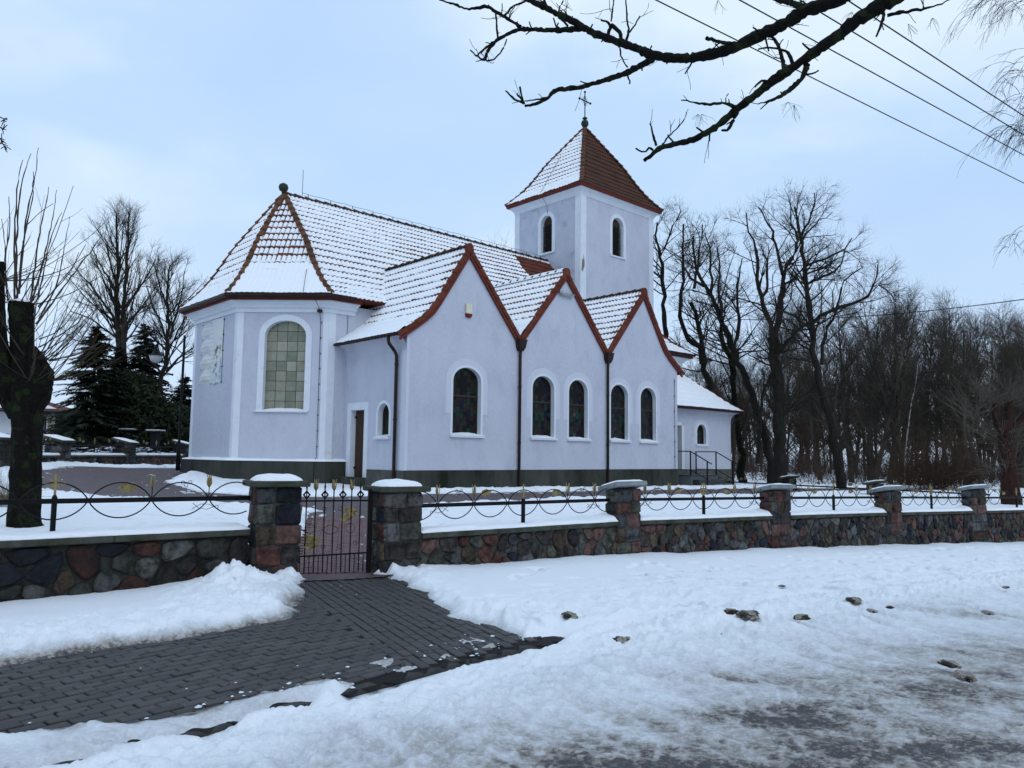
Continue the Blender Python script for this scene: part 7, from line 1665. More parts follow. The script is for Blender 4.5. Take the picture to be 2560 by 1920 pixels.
while len(placed) < 190 and tries < 20000:
    tries += 1
    Yy = rw.uniform(46, 98); tx = rw.uniform(0.20, 0.86); xx = tx * Yy
    if Yy < 54 and tx < 0.44: continue
    if any((xx - a) ** 2 + (Yy - b) ** 2 < 2.0 for a, b in placed): continue
    placed.append((xx, Yy))
    p = PR[rw.choice((0, 1, 2, 3, 4, 5, 4, 2))]
    top = 0.98 + 0.42 * max(0, (tx - 0.38)) + rw.uniform(-.16, .10) - (0.16 if tx < 0.34 else 0)
    s = top * (Yy / 74) ** 0.85
    plant(p, xx, Yy, float(base_z(np.array(xx), np.array(Yy))) - 0.3, rw.uniform(0, 6.3), s, wlab, WG)
# thicker trunks standing in front of the wood
for k in range(13):
    tx = 0.40 + 0.024 * k + rw.uniform(-.008, .008); Yy = rw.uniform(44, 52)
    plant(PB[k % 2], tx * Yy, Yy, float(base_z(np.array(tx * Yy), np.array(Yy))) - 0.3, rw.uniform(0, 6.3), rw.uniform(.70, .88), 'stouter bare tree at the front edge of the wood behind the back fence', 'stout bare trees at the edge of the wood')
# far wood behind the church and to the left, lower in the picture
for k in range(46):
    Yy = rw.uniform(80, 125); tx = rw.choice((rw.uniform(-0.80, -0.40), rw.uniform(-0.45, 0.22))); xx = tx * Yy
    if -0.62 < tx < -0.43 and rw.random() < 0.55: continue
    plant(PR[rw.randrange(6)], xx, Yy, 0.6, rw.uniform(0, 6.3), rw.uniform(0.55, 0.8), 'bare tree standing far off behind the church and the left wall', 'bare trees far behind the church')
for px, Yy, s in ((1210, 62, 1.08), (1255, 66, 1.12), (1290, 64, 1.05)):
    p = at(px, 1130, Yy); plant(PR[3], p.x, p.y, 0.4, rw.uniform(0, 6), s * 1.12, 'slender bare treetop rising behind the nave ridge left of the tower', 'treetops behind the nave ridge')
for px, Yy, s in ((505, 60, 0.93), (560, 64, 0.98)):
    p = at(px, 1130, Yy); plant(PR[0], p.x, p.y, 0.8, rw.uniform(0, 6), s, 'bare treetop seen just behind the left slope of the apse roof', 'treetops behind the apse roof')
# birch stem in the wood
bp = at(2262, 1230, 44); t = thing('birch_tree', 'thin pale birch stem in front of the dark wood', 'tree', (bp.x, bp.y, -0.4), 0)
P, Rr = branch(np.zeros((1, 3)), np.array([[-0.01, 0, 1.0]]), np.array([7.5]), np.array([0.06]), 14, 0.04, 0.02, 0.2); v = tubes_np(P, Rr, 6); link('trunk', npmesh('trunk', v[0], v[1], M['birch']), t)
P1, R1 = children(P, Rr, 30, 0.35, 1, (20, 60), lambda t, rr, ix: 1.6 * (1.2 - .6 * t), lambda rr, t: np.full_like(rr, 0.012), 6, 0.12, 0.03); P2, R2 = children(P1, R1, 9, 0.2, 1, (20, 60), lambda t, rr, ix: 0.6 + 0 * t, lambda rr, t: np.full_like(rr, 0.007), 4, 0.12, -0.03)
V, F = join_np([tubes_np(P1, R1, 4), tubes_np(P2, R2, 3)]); link('crown', npmesh('crown', V, F, M['twig']), t)
# undergrowth
def brush(name, n, xf, hmax, m, seed, k=7):
    global tr_rng
    tr_rng = np.random.default_rng(seed)
    P0 = np.array([xf() for _ in range(n)]); D = np.stack([tr_rng.normal(0, .45, n), tr_rng.normal(0, .45, n), np.ones(n)], -1)
    P, Rr = branch(P0, D, tr_rng.uniform(0.5, 1, n) * hmax, np.full(n, 0.016), 6, 0.14, 0.02)
    P1, R1 = children(P, Rr, k, 0.15, 1, (20, 70), lambda t, rr, ix: 0.32 * hmax * (1.2 - .7 * t), lambda rr, t: np.full_like(rr, 0.010), 4, 0.16, 0.0)
    V, F = join_np([tubes_np(P, Rr, 4), tubes_np(P1, R1, 3)])
    o = link(name, npmesh(name, V, F, m)); kind(o, 'stuff'); return o
def wood_pt():
    Yy = rw.uniform(43, 80); tx = rw.uniform(0.26, 0.80); return (tx * Yy, Yy, float(base_z(np.array(tx * Yy), np.array(Yy))) - 0.1)
brush('undergrowth', 1500, wood_pt, 3.0, M['twig_brown'], 400, 8)
def red_pt():
    p = at(rw.gauss(2350, 55), 1230, rw.uniform(40, 44)); return (p.x, p.y, -0.5)
brush('brushwood', 170, red_pt, 4.4, M['twig_brown'], 401, 11)
def left_pt():
    Yy = rw.uniform(44, 56); tx = rw.uniform(-0.50, -0.38); return (tx * Yy, Yy, 0.9)
brush('thicket', 260, left_pt, 4.0, M['twig_brown'], 402, 8)
# spruces and evergreen shrubs on the left
def spruce(label, x, y, z, H, Rb, seed, m, group=None):
    g = np.random.default_rng(seed); t = thing('spruce_tree', label, 'tree', (x, y, z), 0, group)
    V, F = tubes_np(np.array([[[0, 0, -.3], [0, 0, H * .5], [0, 0, H]]]), np.array([[0.16, 0.09, 0.012]]), 7); link('trunk', npmesh('trunk', V, F, M['bark']), t)
    nb = int(H * 62); h = H * (0.03 + 0.95 * g.random(nb) ** 1.05); a = g.random(nb) * 2 * PI
    Lb = Rb * (1 - h / H) ** 0.85 * g.uniform(0.55, 1.12, nb) + 0.12
    ns = 16; s = np.linspace(0.12, 1, ns)
    dr = -0.10 - 0.25 * g.random(nb)
    cxa, sya = np.cos(a), np.sin(a)
    X_ = Lb[:, None] * s; Zc = h[:, None] + X_ * (0.10 + dr[:, None] * s) 
    C_ = np.stack([cxa[:, None] * X_, sya[:, None] * X_, Zc], -1)
    quads = []
    for side in (-1, 1, 0):
        ln = (0.30 * (1.1 - s) + 0.10)[None, :] * Lb[:, None] ** 0.6 * g.uniform(0.7, 1.3, (nb, ns))
        fwd = np.stack([cxa, sya, np.zeros(nb)], -1)[:, None, :]; lat = np.stack([-sya, cxa, np.zeros(nb)], -1)[:, None, :] * side
        d = unit(fwd * 0.8 + lat * 0.9 + np.array([0, 0, -0.35]) + g.normal(0, .18, (nb, ns, 3))); e_ = C_ + d * ln[..., None]
        wv = np.cross(d, np.array([0, 0, 1.0])); wv = unit(wv) * 0.052 + np.array([0, 0, 0.012])
        mid = C_ + d * ln[..., None] * 0.5
        quads.append(np.stack([C_, mid + wv, e_, mid - wv], 2).reshape(-1, 4, 3))
    Q = np.concatenate(quads); V = Q.reshape(-1, 3); F = np.arange(len(V)).reshape(-1, 4)
    link('crown', npmesh('crown', V, F, m, smooth=False), t); return t
p = at(222, 1150, 36); spruce('dark spruce tree with drooping boughs beside the old house', p.x, p.y, 1.0, 6.6, 3.0, 7, M['needle'])
p = at(345, 1150, 40); spruce('taller dark spruce behind the far wall, right of the other spruce', p.x, p.y, 1.0, 7.4, 2.9, 8, M['needle'])
p = at(282, 1150, 39); spruce('slim spruce squeezed between the two larger spruces', p.x, p.y, 1.0, 6.0, 2.2, 9, M['needle'])
p = at(452, 1150, 42); spruce('bluish spruce bush next to the apse wall', p.x, p.y, 1.0, 4.8, 2.2, 10, M['needle_blue'])
p = at(405, 1150, 44); spruce('bluish spruce bush behind the street lamp', p.x, p.y, 1.0, 3.6, 1.9, 12, M['needle_blue'])
def shrub(label, x, y, z, rx, rz_, seed, m, n=5000):
    g = np.random.default_rng(seed); t = thing('evergreen_shrub', label, 'shrub', (x, y, z), 0)
    d = unit(g.normal(0, 1, (n, 3))); rr = g.random(n) ** 0.45; c = d * rr[:, None] * np.array([rx, rx, rz_]) * (0.8 + 0.4 * fbm(d[:, 0] * 3, d[:, 2] * 3 + d[:, 1], 2, seed))[:, None] + np.array([0, 0, rz_ * 0.9])
    u1 = unit(g.normal(0, 1, (n, 3)) + np.array([0, 0, .8])) * 0.14; u2 = unit(np.cross(u1, g.normal(0, 1, (n, 3)))) * 0.05
    Q = np.stack([c - u1, c + u2, c + u1, c - u2], 1); V = Q.reshape(-1, 3); link('foliage', npmesh('foliage', V, np.arange(len(V)).reshape(-1, 4), m, smooth=False), t)
    st = np.concatenate([np.zeros((9, 1, 3)), (d[:9] * 0.5 * np.array([rx, rx, 0]) + np.array([0, 0, rz_]))[:, None]], 1); st = np.concatenate([st[:, :1], st.mean(1, keepdims=True), st[:, 1:]], 1)
    V, F = tubes_np(st, np.full((9, 3), 0.03), 4); link('stem', npmesh('stem', V, F, M['bark']), t)
p = at(322, 1150, 38); shrub('dense dark evergreen shrub under the twin-stemmed bare tree', p.x, p.y, 0.95, 1.7, 2.5, 21, M['thuja'], 11000)
p = at(420, 1150, 39); shrub('dense evergreen shrub behind the lamp post by the far wall', p.x, p.y, 0.95, 1.6, 1.7, 22, M['thuja'], 9000)
p = at(470, 1150, 46); shrub('evergreen shrub half hidden behind the corner of the apse', p.x, p.y, 0.95, 2.0, 2.0, 23, M['thuja'], 7000)
# pollarded tree in the left foreground
def bumpy(rings, seed, n=44, sub=11, amp=0.13):
    """rings (x, y, z, r) smoothed into a knotted column"""
    r = np.array(rings, float); k = len(r); s = np.linspace(0, k - 1, (k - 1) * sub + 1)
    q = np.stack([np.interp(s, np.arange(k), r[:, i]) for i in range(4)], -1)
    for _ in range(3): q[1:-1] = 0.25 * q[:-2] + 0.5 * q[1:-1] + 0.25 * q[2:]
    th = np.linspace(0, 2 * PI, n, endpoint=False); TT, SS = np.meshgrid(th, s)
    nzv = fbm(np.cos(TT) * 1.5 + SS * .35, np.sin(TT) * 1.5 + SS * .5, 4, seed) - .5; n2 = fbm(np.cos(TT) * 5 + SS * 1.5, np.sin(TT) * 5, 3, seed + 3) - .5 + 0.7 * (billow(np.cos(TT) * 7 + SS * .8, np.sin(TT) * 7 + SS * .3, 2, seed + 6) - .5)
    rr = q[:, 3:4] * (1 + amp * 2.4 * nzv + amp * 1.3 * n2)
    P = np.stack([q[:, 0:1] + rr * np.cos(TT), q[:, 1:2] + rr * np.sin(TT), q[:, 2:3] + 0 * TT + 0.03 * n2], -1)
    idx = np.arange(len(s) * n).reshape(len(s), n); F = np.stack([idx[:-1], np.roll(idx, -1, 1)[:-1], np.roll(idx, -1, 1)[1:], idx[1:]], -1).reshape(-1, 4)
    V = np.concatenate([P.reshape(-1, 3), P[-1].mean(0, keepdims=True) + np.array([[0, 0, .01]])]); c = len(V) - 1
    tri = np.stack([idx[-1], np.roll(idx[-1], -1), np.full(n, c)], -1)
    return V, F, tri
def pol(px, py, r, dy=0.0, Yd=9.5):
    p = at(px, py, Yd + dy); return (p.x, p.y, p.z, r * Yd / 1915)
t = thing('pollarded_tree', 'mossy pollarded tree stump with long upright shoots behind the left fence', 'tree', at(62, 1318, 9.5), 0)
b0 = np.array(t.location)
def addbump(rings, seed, nm, m, amp=.13):
    V, F, tri = bumpy(rings, seed, amp=amp); link(nm, npmesh(nm, V - b0, [F, tri], m), t)
addbump([pol(62, 1345, 44), pol(62, 1310, 36), pol(63, 1240, 32), pol(65, 1150, 31), pol(66, 1050, 31), pol(66, 990, 34), pol(62, 940, 32), pol(56, 890, 26), pol(53, 830, 24), pol(52, 790, 25), pol(52, 757, 28)], 5, 'trunk', M['bark_moss'], .19)
addbump([pol(70, 1040, 22), pol(88, 1000, 27), pol(99, 965, 29), pol(101, 930, 28), pol(92, 895, 20), pol(82, 868, 9)], 6, 'knuckle', M['bark_moss'], .34)
addbump([pol(50, 1050, 22), pol(25, 1000, 28), pol(8, 950, 26, -.1), pol(2, 905, 22, -.1), pol(-2, 850, 17, -.15), pol(-4, 750, 13, -.15), pol(-5, 655, 12, -.15)], 7, 'knuckle', M['bark_moss'], .28)
q = at(52, 755, 9.5); SSx, SSy = np.meshgrid(np.linspace(-1, 1, 11), np.linspace(-1, 1, 11), indexing='ij'); rr = np.hypot(SSx, SSy)
link('snow_cap', gridmesh('snow_cap', np.stack([q.x - b0[0] + SSx * .12, q.y - b0[1] + SSy * .12, q.z - b0[2] + 0.035 * np.clip(1 - rr ** 4, -.4, 1)], -1), None, M['snow'], np.zeros_like(rr)), t)
tr_rng = np.random.default_rng(8)
parts = []
for wpl in WHIPS:
    p, r = resample(wpl, 0.09, 0.004); r = r * (1 + 0.35 * (np.arange(len(r)) % 3 == 0)); parts.append(tubes_np((p - b0)[None], np.maximum(r * .62, 0.0035)[None], 5))
nw = 85; src = [(52, 760, 28), (97, 900, 24), (100, 950, 30), (66, 960, 30), (0, 900, 16), (-4, 700, 10), (20, 980, 22)]
P0 = []; D0 = []
for k in range(nw):
    sx, sy, sr = src[rw.choices(range(7), (3, 5, 4, 2, 3, 2, 2))[0]]; a = rw.uniform(0, 2 * PI); p = at(sx, sy, 9.5)
    P0.append((p.x + math.cos(a) * sr * .005, p.y + math.sin(a) * sr * .005, p.z)); D0.append((math.cos(a) * rw.uniform(.5, 1.6) + (0.35 if sx > 80 else 0), math.sin(a) * rw.uniform(.4, 1.2), rw.uniform(0.0, 1.0)))
P, Rr = branch(np.array(P0) - b0, np.array(D0), np.array([rw.uniform(0.6, 1.8) for _ in range(nw)]), np.array([rw.uniform(0.004, 0.009) for _ in range(nw)]), 9, 0.05, 0.09, 0.4); parts.append(tubes_np(P, Rr, 4))
P1, R1 = children(P, Rr, 2, 0.3, 0.9, (20, 50), lambda t, rr, ix: 0.35 + 0 * t, lambda rr, t: np.full_like(rr, 0.0035), 5, 0.06, 0.06); parts.append(tubes_np(P1, R1, 3))
V, F = join_np(parts); link('shoots', npmesh('shoots', V, F, M['whip']), t)
# pollarded tree at the right edge
Yp = 27.0
t = thing('pollarded_tree', 'reddish pollarded tree with a head of tangled shoots at the right edge', 'tree', at(2530, 1290, Yp), 0); b0 = np.array(t.location)
pr_ = lambda px, py, r: pol(px, py, r, 0, Yp)
addbump([pr_(2532, 1320, 26), pr_(2530, 1270, 22), pr_(2524, 1200, 18), pr_(2515, 1120, 16), pr_(2512, 1080, 17), pr_(2516, 1050, 15)], 15, 'trunk', M['bark_red'])
addbump([pr_(2510, 1100, 10), pr_(2494, 1060, 9), pr_(2489, 1030, 8), pr_(2487, 1008, 9)], 16, 'knuckle', M['bark_red'], .2); addbump([pr_(2516, 1080, 11), pr_(2522, 1040, 9), pr_(2522, 1002, 9)], 17, 'knuckle', M['bark_red'], .2); addbump([pr_(2520, 1080, 10), pr_(2552, 1050, 8), pr_(2575, 1020, 8)], 18, 'knuckle', M['bark_red'], .2)
tr_rng = np.random.default_rng(18); P0 = []; D0 = []; LL = []
for k in range(230):
    sx, sy = rw.choice(((2487, 1015), (2522, 1010), (2575, 1025), (2505, 1080), (2520, 1110), (2515, 1180), (2440, 1040))); p = at(sx + rw.uniform(-8, 8), sy + rw.uniform(-12, 12), Yp); a = rw.uniform(0, 2 * PI)
    P0.append(p); low = sy > 1060; D0.append((math.cos(a) * rw.uniform(.6, 1.6), math.sin(a) * rw.uniform(.4, 1.4), rw.uniform(-.3, .5) if low else rw.uniform(0.1, 1.3))); LL.append(rw.uniform(0.7, 2.0))
P, Rr = branch(np.array(P0) - b0, np.array(D0), np.array(LL), np.full(230, 0.010), 9, 0.09, 0.06, 0.4); P1, R1 = children(P, Rr, 3, 0.2, 0.95, (20, 60), lambda t, rr, ix: 0.5 + 0 * t, lambda rr, t: np.full_like(rr, 0.006), 5, 0.10, 0.05)
V, F = join_np([tubes_np(P, Rr, 4), tubes_np(P1, R1, 3)]); link('shoots', npmesh('shoots', V, F, mat('grey_shoot_bark', (0.075, 0.065, 0.05), (0.11, 0.095, 0.075), 3, 0.9)), t)
# maple whose limbs reach over the street from the right
t = thing('maple_tree', 'big bare tree whose dark mossy limbs hang into the top of the photo', 'tree', (7.6, 4.4, -0.1), 0); b0 = np.array(t.location)
V, F, tri = bumpy([(7.6, 4.4, -0.3, .46), (7.6, 4.4, 0.3, .36), (7.55, 4.4, 2.0, .30), (7.5, 4.45, 4.0, .27), (7.3, 4.5, 5.6, .24), (7.2, 4.5, 7.2, .17), (7.1, 4.6, 9.0, .08)], 44)
link('trunk', npmesh('trunk', V - b0, [F, tri], M['bark_moss']), t)
tr_rng = np.random.default_rng(55); parts = []; limbs = []
s0 = MAPLE[0][0]; s1 = MAPLE[5][0]
feed = [[(7.25, 4.5, 5.9, .085), (5.6, 5.2, 6.3, .07), (4.0, 5.8, 6.0, .060), (*s0[:3], s0[3])], [(7.35, 4.5, 5.2, .085), (5.6, 4.9, 5.9, .07), (4.2, 5.3, 5.8, .062), (*s1[:3], s1[3])]]
for i, pl in enumerate(feed + MAPLE):
    p, r = resample(pl, 0.028 if i > 1 else 0.1, 0.0025); nn = np.arange(len(r))
    r = r * 1.2 * (1 + 0.22 * (fbm(nn * 0.16, nn * 0 + i, 3, 70 + i) - .5) * 2 + 0.10 * tr_rng.normal(0, 1, len(r)))
    parts.append(tubes_np((p - b0)[None], np.maximum(r, 0.0028)[None], 8)); limbs.append((p - b0, r))
for i, (p, r) in enumerate(limbs[2:]):
    ln = np.linalg.norm(np.diff(p, axis=0), axis=1).sum(); k = max(1, int(ln * (7 if r.mean() < .02 else 5)))
    P, Rr = children(p[None], r[None], k, 0.05, 1.0, (30, 85), lambda t, rr, ix: tr_rng.uniform(0.03, 0.16, len(ix)), lambda rr, t: np.clip(rr * .4, .003, .010), 5, 0.22, 0.05, 0.7); parts.append(tubes_np(P, Rr, 5))
    sel = P[tr_rng.random(len(P)) < 0.30]
    if len(sel):
        P1, R1 = children(sel, np.full(sel.shape[:2], .004), 2, 0.5, 1, (15, 60), lambda t, rr, ix: tr_rng.uniform(0.06, 0.22, len(ix)), lambda rr, t: np.full_like(rr, .0024), 5, 0.12, 0.05, 0.8); parts.append(tubes_np(P1, R1, 4))
# hanging seed stalks
tips = [B_ for B_ in (at(1745, 285, 6.2), at(1755, 285, 6.2), at(1970, 255, 5.8), at(1985, 262, 5.8), at(1215, 120, 6.8), at(2330, 45, 5.5), at(2270, 60, 5.5), at(1795, 0, 6.4), at(2130, 30, 5.6))]
P0 = []; D0 = []
for p in tips:
    for k in range(7): P0.append(np.array(p) - b0); D0.append((rw.uniform(-.8, .8), rw.uniform(-.5, .5), rw.uniform(-1, -.2)))
P, Rr = branch(np.array(P0), np.array(D0), np.array([rw.uniform(.06, .15) for _ in P0]), np.full(len(P0), .0013), 6, .12, -.12, .8); parts.append(tubes_np(P, Rr, 3))
V, F = join_np(parts); link('limbs', npmesh('limbs', V, F, M['bark_moss']), t)
# weeping birch at the top right edge
t = thing('weeping_birch', 'birch with thin hanging twigs showing at the top right photo edge', 'tree', (12.4, 13.0, -0.5), 0); b0 = np.array(t.location)
V, F = tubes_np(np.array([[[0, 0, 0], [0.05, 0, 4], [0, .1, 8], [-.1, .1, 13]]]), np.array([[.2, .16, .12, .05]]), 9); link('trunk', npmesh('trunk', V, F, M['birch']), t)
parts = []; tr_rng = np.random.default_rng(61)
for (px, py, n, sp, zlen) in ((2585, 5, 46, 75, .85), (2600, 175, 14, 40, .7), (2605, 275, 16, 45, .75), (2600, 330, 34, 50, .85), (2600, 600, 10, 35, .4)):
    p = np.array(at(px, py, 11.5)) - b0; hub = np.array([0, 0, p[2] + 1.2])
    mid = (hub + p) / 2 + np.array([0, 0, .7]); qq = np.linspace(0, 1, 14)[:, None]; bz = hub * (1 - qq) ** 2 + 2 * mid * qq * (1 - qq) + p * qq ** 2; parts.append(tubes_np(bz[None], np.linspace(.045, .012, 14)[None], 6))
    P0 = np.array(at(px, py, 11.5))[None] - b0 + np.stack([tr_rng.uniform(-sp * 1.6, 10, n) * .006, tr_rng.normal(0, .25, n), tr_rng.uniform(-.05, .25, n)], -1)
    P, Rr = branch(P0, np.stack([tr_rng.uniform(-1, .2, n), tr_rng.normal(0, .4, n), tr_rng.uniform(-.1, .5, n)], -1), tr_rng.uniform(.5, 1.1, n) * zlen, np.full(n, .0042), 10, .05, -.22, .5); parts.append(tubes_np(P, Rr, 3))
    P1, R1 = children(P, Rr, 3, .1, .8, (10, 40), lambda t, rr, ix: .3 + 0 * t, lambda rr, t: np.full_like(rr, .0028), 6, .06, -.15, .6); parts.append(tubes_np(P1, R1, 3))
V, F = join_np(parts); link('crown', npmesh('crown', V, F, M['twig']), t)
# tree outside the left edge whose twig tip shows
t = thing('bare_tree', 'tree beyond the left photo edge with one knobbly twig tip showing', 'tree', (-7.4, 8.4, 0.4), 0); b0 = np.array(t.location)
parts = [tubes_np(np.array([[[0, 0, -.3], [0, 0, 2.5], [.05, 0, 5.0]]]), np.array([[.17, .14, .08]]), 8)]
link('trunk', npmesh('trunk', parts[0][0], parts[0][1], M['bark']), t); parts = []
for px, py in ((18, 300), (16, 325), (20, 365), (12, 350)):
    p = np.array(at(px, py, 8.0)) - b0; parts.append(tubes_np(np.array([[[.05, 0, p[2] + .5], [p[0] * .55, p[1] * .6, p[2] + .25], [p[0] - .08, p[1], p[2] + .03], p]]), np.array([[.02, .012, .007, .004]]), 5))
    P, Rr = branch(np.repeat((p - np.array([.04, 0, 0]))[None], 7, 0), tr_rng.normal(0, 1, (7, 3)) + np.array([.3, 0, -.3]), tr_rng.uniform(.03, .09, 7), np.full(7, .005), 4, .2, 0, .9); parts.append(tubes_np(P, Rr, 5))
V, F = join_np(parts); link('crown', npmesh('crown', V, F, M['twig']), t)
# ------------------------------------------------------------------ far walls, lamp, house, cables, small things
WP = [(-14.9, 22.2), (-15.9, 27.0), (-15.85, 31.6), (-15.5, 36.3), (-14.6, 41)]
wl2 = ['far churchyard wall stretch nearest the left photo edge, behind the pollarded tree', 'snow-capped far churchyard wall between the first two distant pillars on the left', 'far churchyard wall stretch ending behind the lamp post and the apse', 'farthest left churchyard wall, mostly hidden behind the apse']
fl2 = ['distant iron fence nearest the left edge behind the pollarded tree', 'distant iron fence between the two far pillars on the left', 'distant iron fence behind the lamp post', 'hindmost iron fence hidden beyond the apse']
for i in range(3):
    A, B = WP[i], WP[i + 1]; d = Vector((B[0] - A[0], B[1] - A[1])).normalized(); A2 = (A[0] + d.x * .3, A[1] + d.y * .3); B2 = (B[0] - d.x * .3, B[1] - d.y * .3)
    # build with the faced side towards the churchyard
    build_wall(A2, B2, 1.36, 1.40, wl2[i], 200 + i, 0.26, 0.2, base=0, name='boundary_wall', fine=False, drift=0.0, th=0.30) if False else None
    t = thing('boundary_wall', wl2[i], 'stone wall', (A2[0], A2[1], 1.0), math.atan2(d.y, d.x)); Lw = (Vector(B2) - Vector(A2)).length
    MB().box(0, Lw, -0.16, 0.16, -0.5, 0.33).obj('mortar_core', M['mortar'], t)
    rng = random.Random(210 + i); big = MB(); ms = []
    for poly in stone_cells(Lw, 0.62, 0.26, 0.2, rng):
        p = inset(poly, .01)
        if len(p) < 3: continue
        mb = stone_mesh(p, lambda s, z, o_: (s, -0.16 - o_, -0.3 + z), rng)
        if mb: big.add(mb.v, mb.f, rng.randrange(len(ST)))
    kind(big.obj('stone_facing', ST, t, True), 'stuff')
    MB().box(-0.02, Lw + .02, -0.24, 0.22, 0.33, 0.405, ch=.01).obj('coping_slab', M['coping'], t)
    snow_strip('snow_cap', t, Lw, -0.23, 0.21, lambda S: 0.405 + 0 * S, 0.085, 220 + i, 0.0, 0.12)
    build_fence(A2, B2, 1.405, 1.405, 0.0, fl2[i], ('wheel', 'cross', 'star')[i], 230 + i, simple=True)
for k, lab in ((0, 'distant pillar with sloping snowy slab at the very left edge'), (1, 'distant pillar with sloping snowy slab right of the pollarded trunk'), (2, 'distant pillar with sloping snowy slab midway to the apse'), (3, 'distant pillar half hidden behind the lamp post and apse')):
    x, y = WP[k]; build_pillar(x + 0.30, y - 0.30, R(0) + 0.0, 0.60, 0.60, 2.02, 0.7, lab, 240 + k, tilt=R(14), inward=-1, fine=False, ov=0.12, cap_mat=M['coping'])
# wall closing the churchyard on the right
EP = [(8.6, 40.0), (12.15, 33.2), (14.15, 29.6), (16.2, 26.2)]
el = ['low back wall of the churchyard beside the porch', 'low back wall of the churchyard in front of the wood', 'low back wall behind the street fence on the right']
ef = ['thin dark back fence right beside the porch', 'thin dark back fence with a golden wheel cross before the wood', 'thin dark back fence behind the fourth street fence']
for i in range(3):
    A, B = EP[i], EP[i + 1]; d = (Vector(B) - Vector(A)).normalized(); Lw = (Vector(B) - Vector(A)).length
    t = thing('boundary_wall', el[i], 'stone wall', (A[0], A[1], 0.0), math.atan2(d.y, d.x))
    MB().box(0, Lw, -0.15, 0.15, -0.6, -0.02).obj('mortar_core', M['mortar'], t); MB().box(0, Lw, -0.2, 0.2, -0.02, 0.05, ch=.01).obj('coping_slab', M['coping'], t)
    snow_strip('snow_cap', t, Lw, -0.19, 0.19, lambda S: 0.05 + 0 * S, 0.07, 250 + i, 0.0, 0.12)
    build_fence(A, B, 0.10, 0.10, 0.0, ef[i], ('cross', 'wheel', 'star')[i], 260 + i, simple=True)
for k, lab in ((1, 'small distant pillar with a snowy slab just right of the porch'), (2, 'small distant pillar with a snowy slab in front of the wood')):
    x, y = EP[k]; build_pillar(x - .25, y - .25, R(60), 0.46, 0.42, (0.83, 0.76)[k - 1], -0.4, lab, 270 + k, tilt=R(10), fine=False, ov=0.07, cap_mat=M['coping'])
# street lamp in the churchyard
lp = at(445, 1162, 27.0)
t = thing('street_lamp', 'black lamp post with a hanging bell-shaped glass lantern beside the apse', 'street lamp', (lp.x, lp.y, lp.z))
H = at(447, 838, 27.0).z - lp.z
MB().lathe([(0.075, -.2), (0.075, 0.55), (0.055, 0.62), (0.045, 0.7), (0.042, H - .02), (0.03, H)], n=12).obj('post', M['black'], t, True)
lt = at(391, 866, 27.0); lx, lz = lt.x - lp.x, lt.z - lp.z
MB().tube([(0, 0, H - 0.72), (-0.10, 0, H - 0.62), (-0.28, 0, H - 0.46), (-0.5, 0, lz + 0.06), (lx + .1, 0, lz + 0.08), (lx, 0, lz + 0.06)], 0.018, 6).obj('arm', M['black'], t, True)
MB().lathe([(0.005, 0.10), (0.03, 0.06), (0.035, -0.02), (0.05, -0.08), (0.07, -0.12), (0.06, -0.15), (0.10, -0.20), (0.15, -0.27), (0.17, -0.29), (0.28, -0.31), (0.28, -0.325)], (lx, 0, lz), 16).obj('lamp_hood', M['black'], t, True)
MB().lathe([(0.225, -0.326), (0.21, -0.40), (0.17, -0.50), (0.09, -0.57), (0.01, -0.60)], (lx, 0, lz), 16).obj('lamp_glass', M['lamp_glass'], t, True)
# old house on the left
hp = at(140, 1130, 40)
t = thing('house', 'old house with brown boarded bay and red roof behind the pollarded trunk', 'house', (hp.x, hp.y, 0.9), R(8))
MB().box(-9, -0.95, 0.2, 2.9, 0, 2.7).obj('wall', M['house_white'], t)
MB().box(-0.95, 0.0, 0.0, 2.8, 0.75, 2.72).box(-0.95, 0, -.02, 2.8, 0.25, 0.75, 0).obj('bay_wall', M['house_brown'], t)
MB().box(-0.92, -0.35, -0.04, 0.0, 0.28, 0.74).obj('panel', M['house_white'], t)
wn_ = MB().box(-0.66, -0.12, -0.05, 0.01, 0.98, 2.5).obj('window', M['dark'], t)
MB().box(-0.47, -0.14, -0.065, -0.05, 1.35, 2.42).obj('curtain', M['curtain'], wn_)
MB().box(-0.52, -0.46, -0.085, -0.04, 0.98, 2.5).box(-0.66, -0.63, -0.085, -.04, 0.98, 2.5).box(-0.15, -0.12, -0.085, -.04, .98, 2.5).box(-.66, -.12, -.085, -.04, 2.46, 2.5).obj('frame', M['house_white'], wn_)
MB().add([(-9.6, -0.6, 2.7), (0.35, -0.6, 2.7), (-1.9, 1.3, 3.5), (-9.6, 1.3, 3.5), (0.35, 3.2, 2.7), (-9.6, 3.2, 2.7), (-9.6, -.6, 2.62), (0.35, -.6, 2.62)], [(0, 1, 2, 3), (1, 4, 2), (3, 2, 4, 5), (6, 7, 1, 0)]).obj('roof', M['tile'], t)
MB().add([(-9.5, -.45, 2.80), (0.1, -.45, 2.80), (-1.2, .6, 3.18), (-9.5, .6, 3.18)], [(0, 1, 2, 3)]).obj('roof_snow', M['terrain'], t)
MB().tube([(0.06, -0.12, 2.66), (0.06, -0.12, 0.2)], 0.05, 8).tube([(-9.5, -.66, 2.64), (0.4, -.66, 2.64)], 0.05, 6).obj('gutter_pipe', M['gutter'], t)
sp_ = at(120, 1095, 56)
t = thing('shed', 'long low shed with reddish tiled roof behind the spruces', 'shed', (sp_.x, sp_.y, 0.9), 0)
MB().box(0, 9, 0, 4, 0, 0.9).obj('wall', M['house_brown'], t); MB().add([(-.2, -.3, .85), (9.2, -.3, .85), (9.2, 2, 1.75), (-.2, 2, 1.75), (-.2, 4.3, .85), (9.2, 4.3, .85)], [(0, 1, 2, 3), (3, 2, 5, 4)]).obj('roof', M['tile'], t)
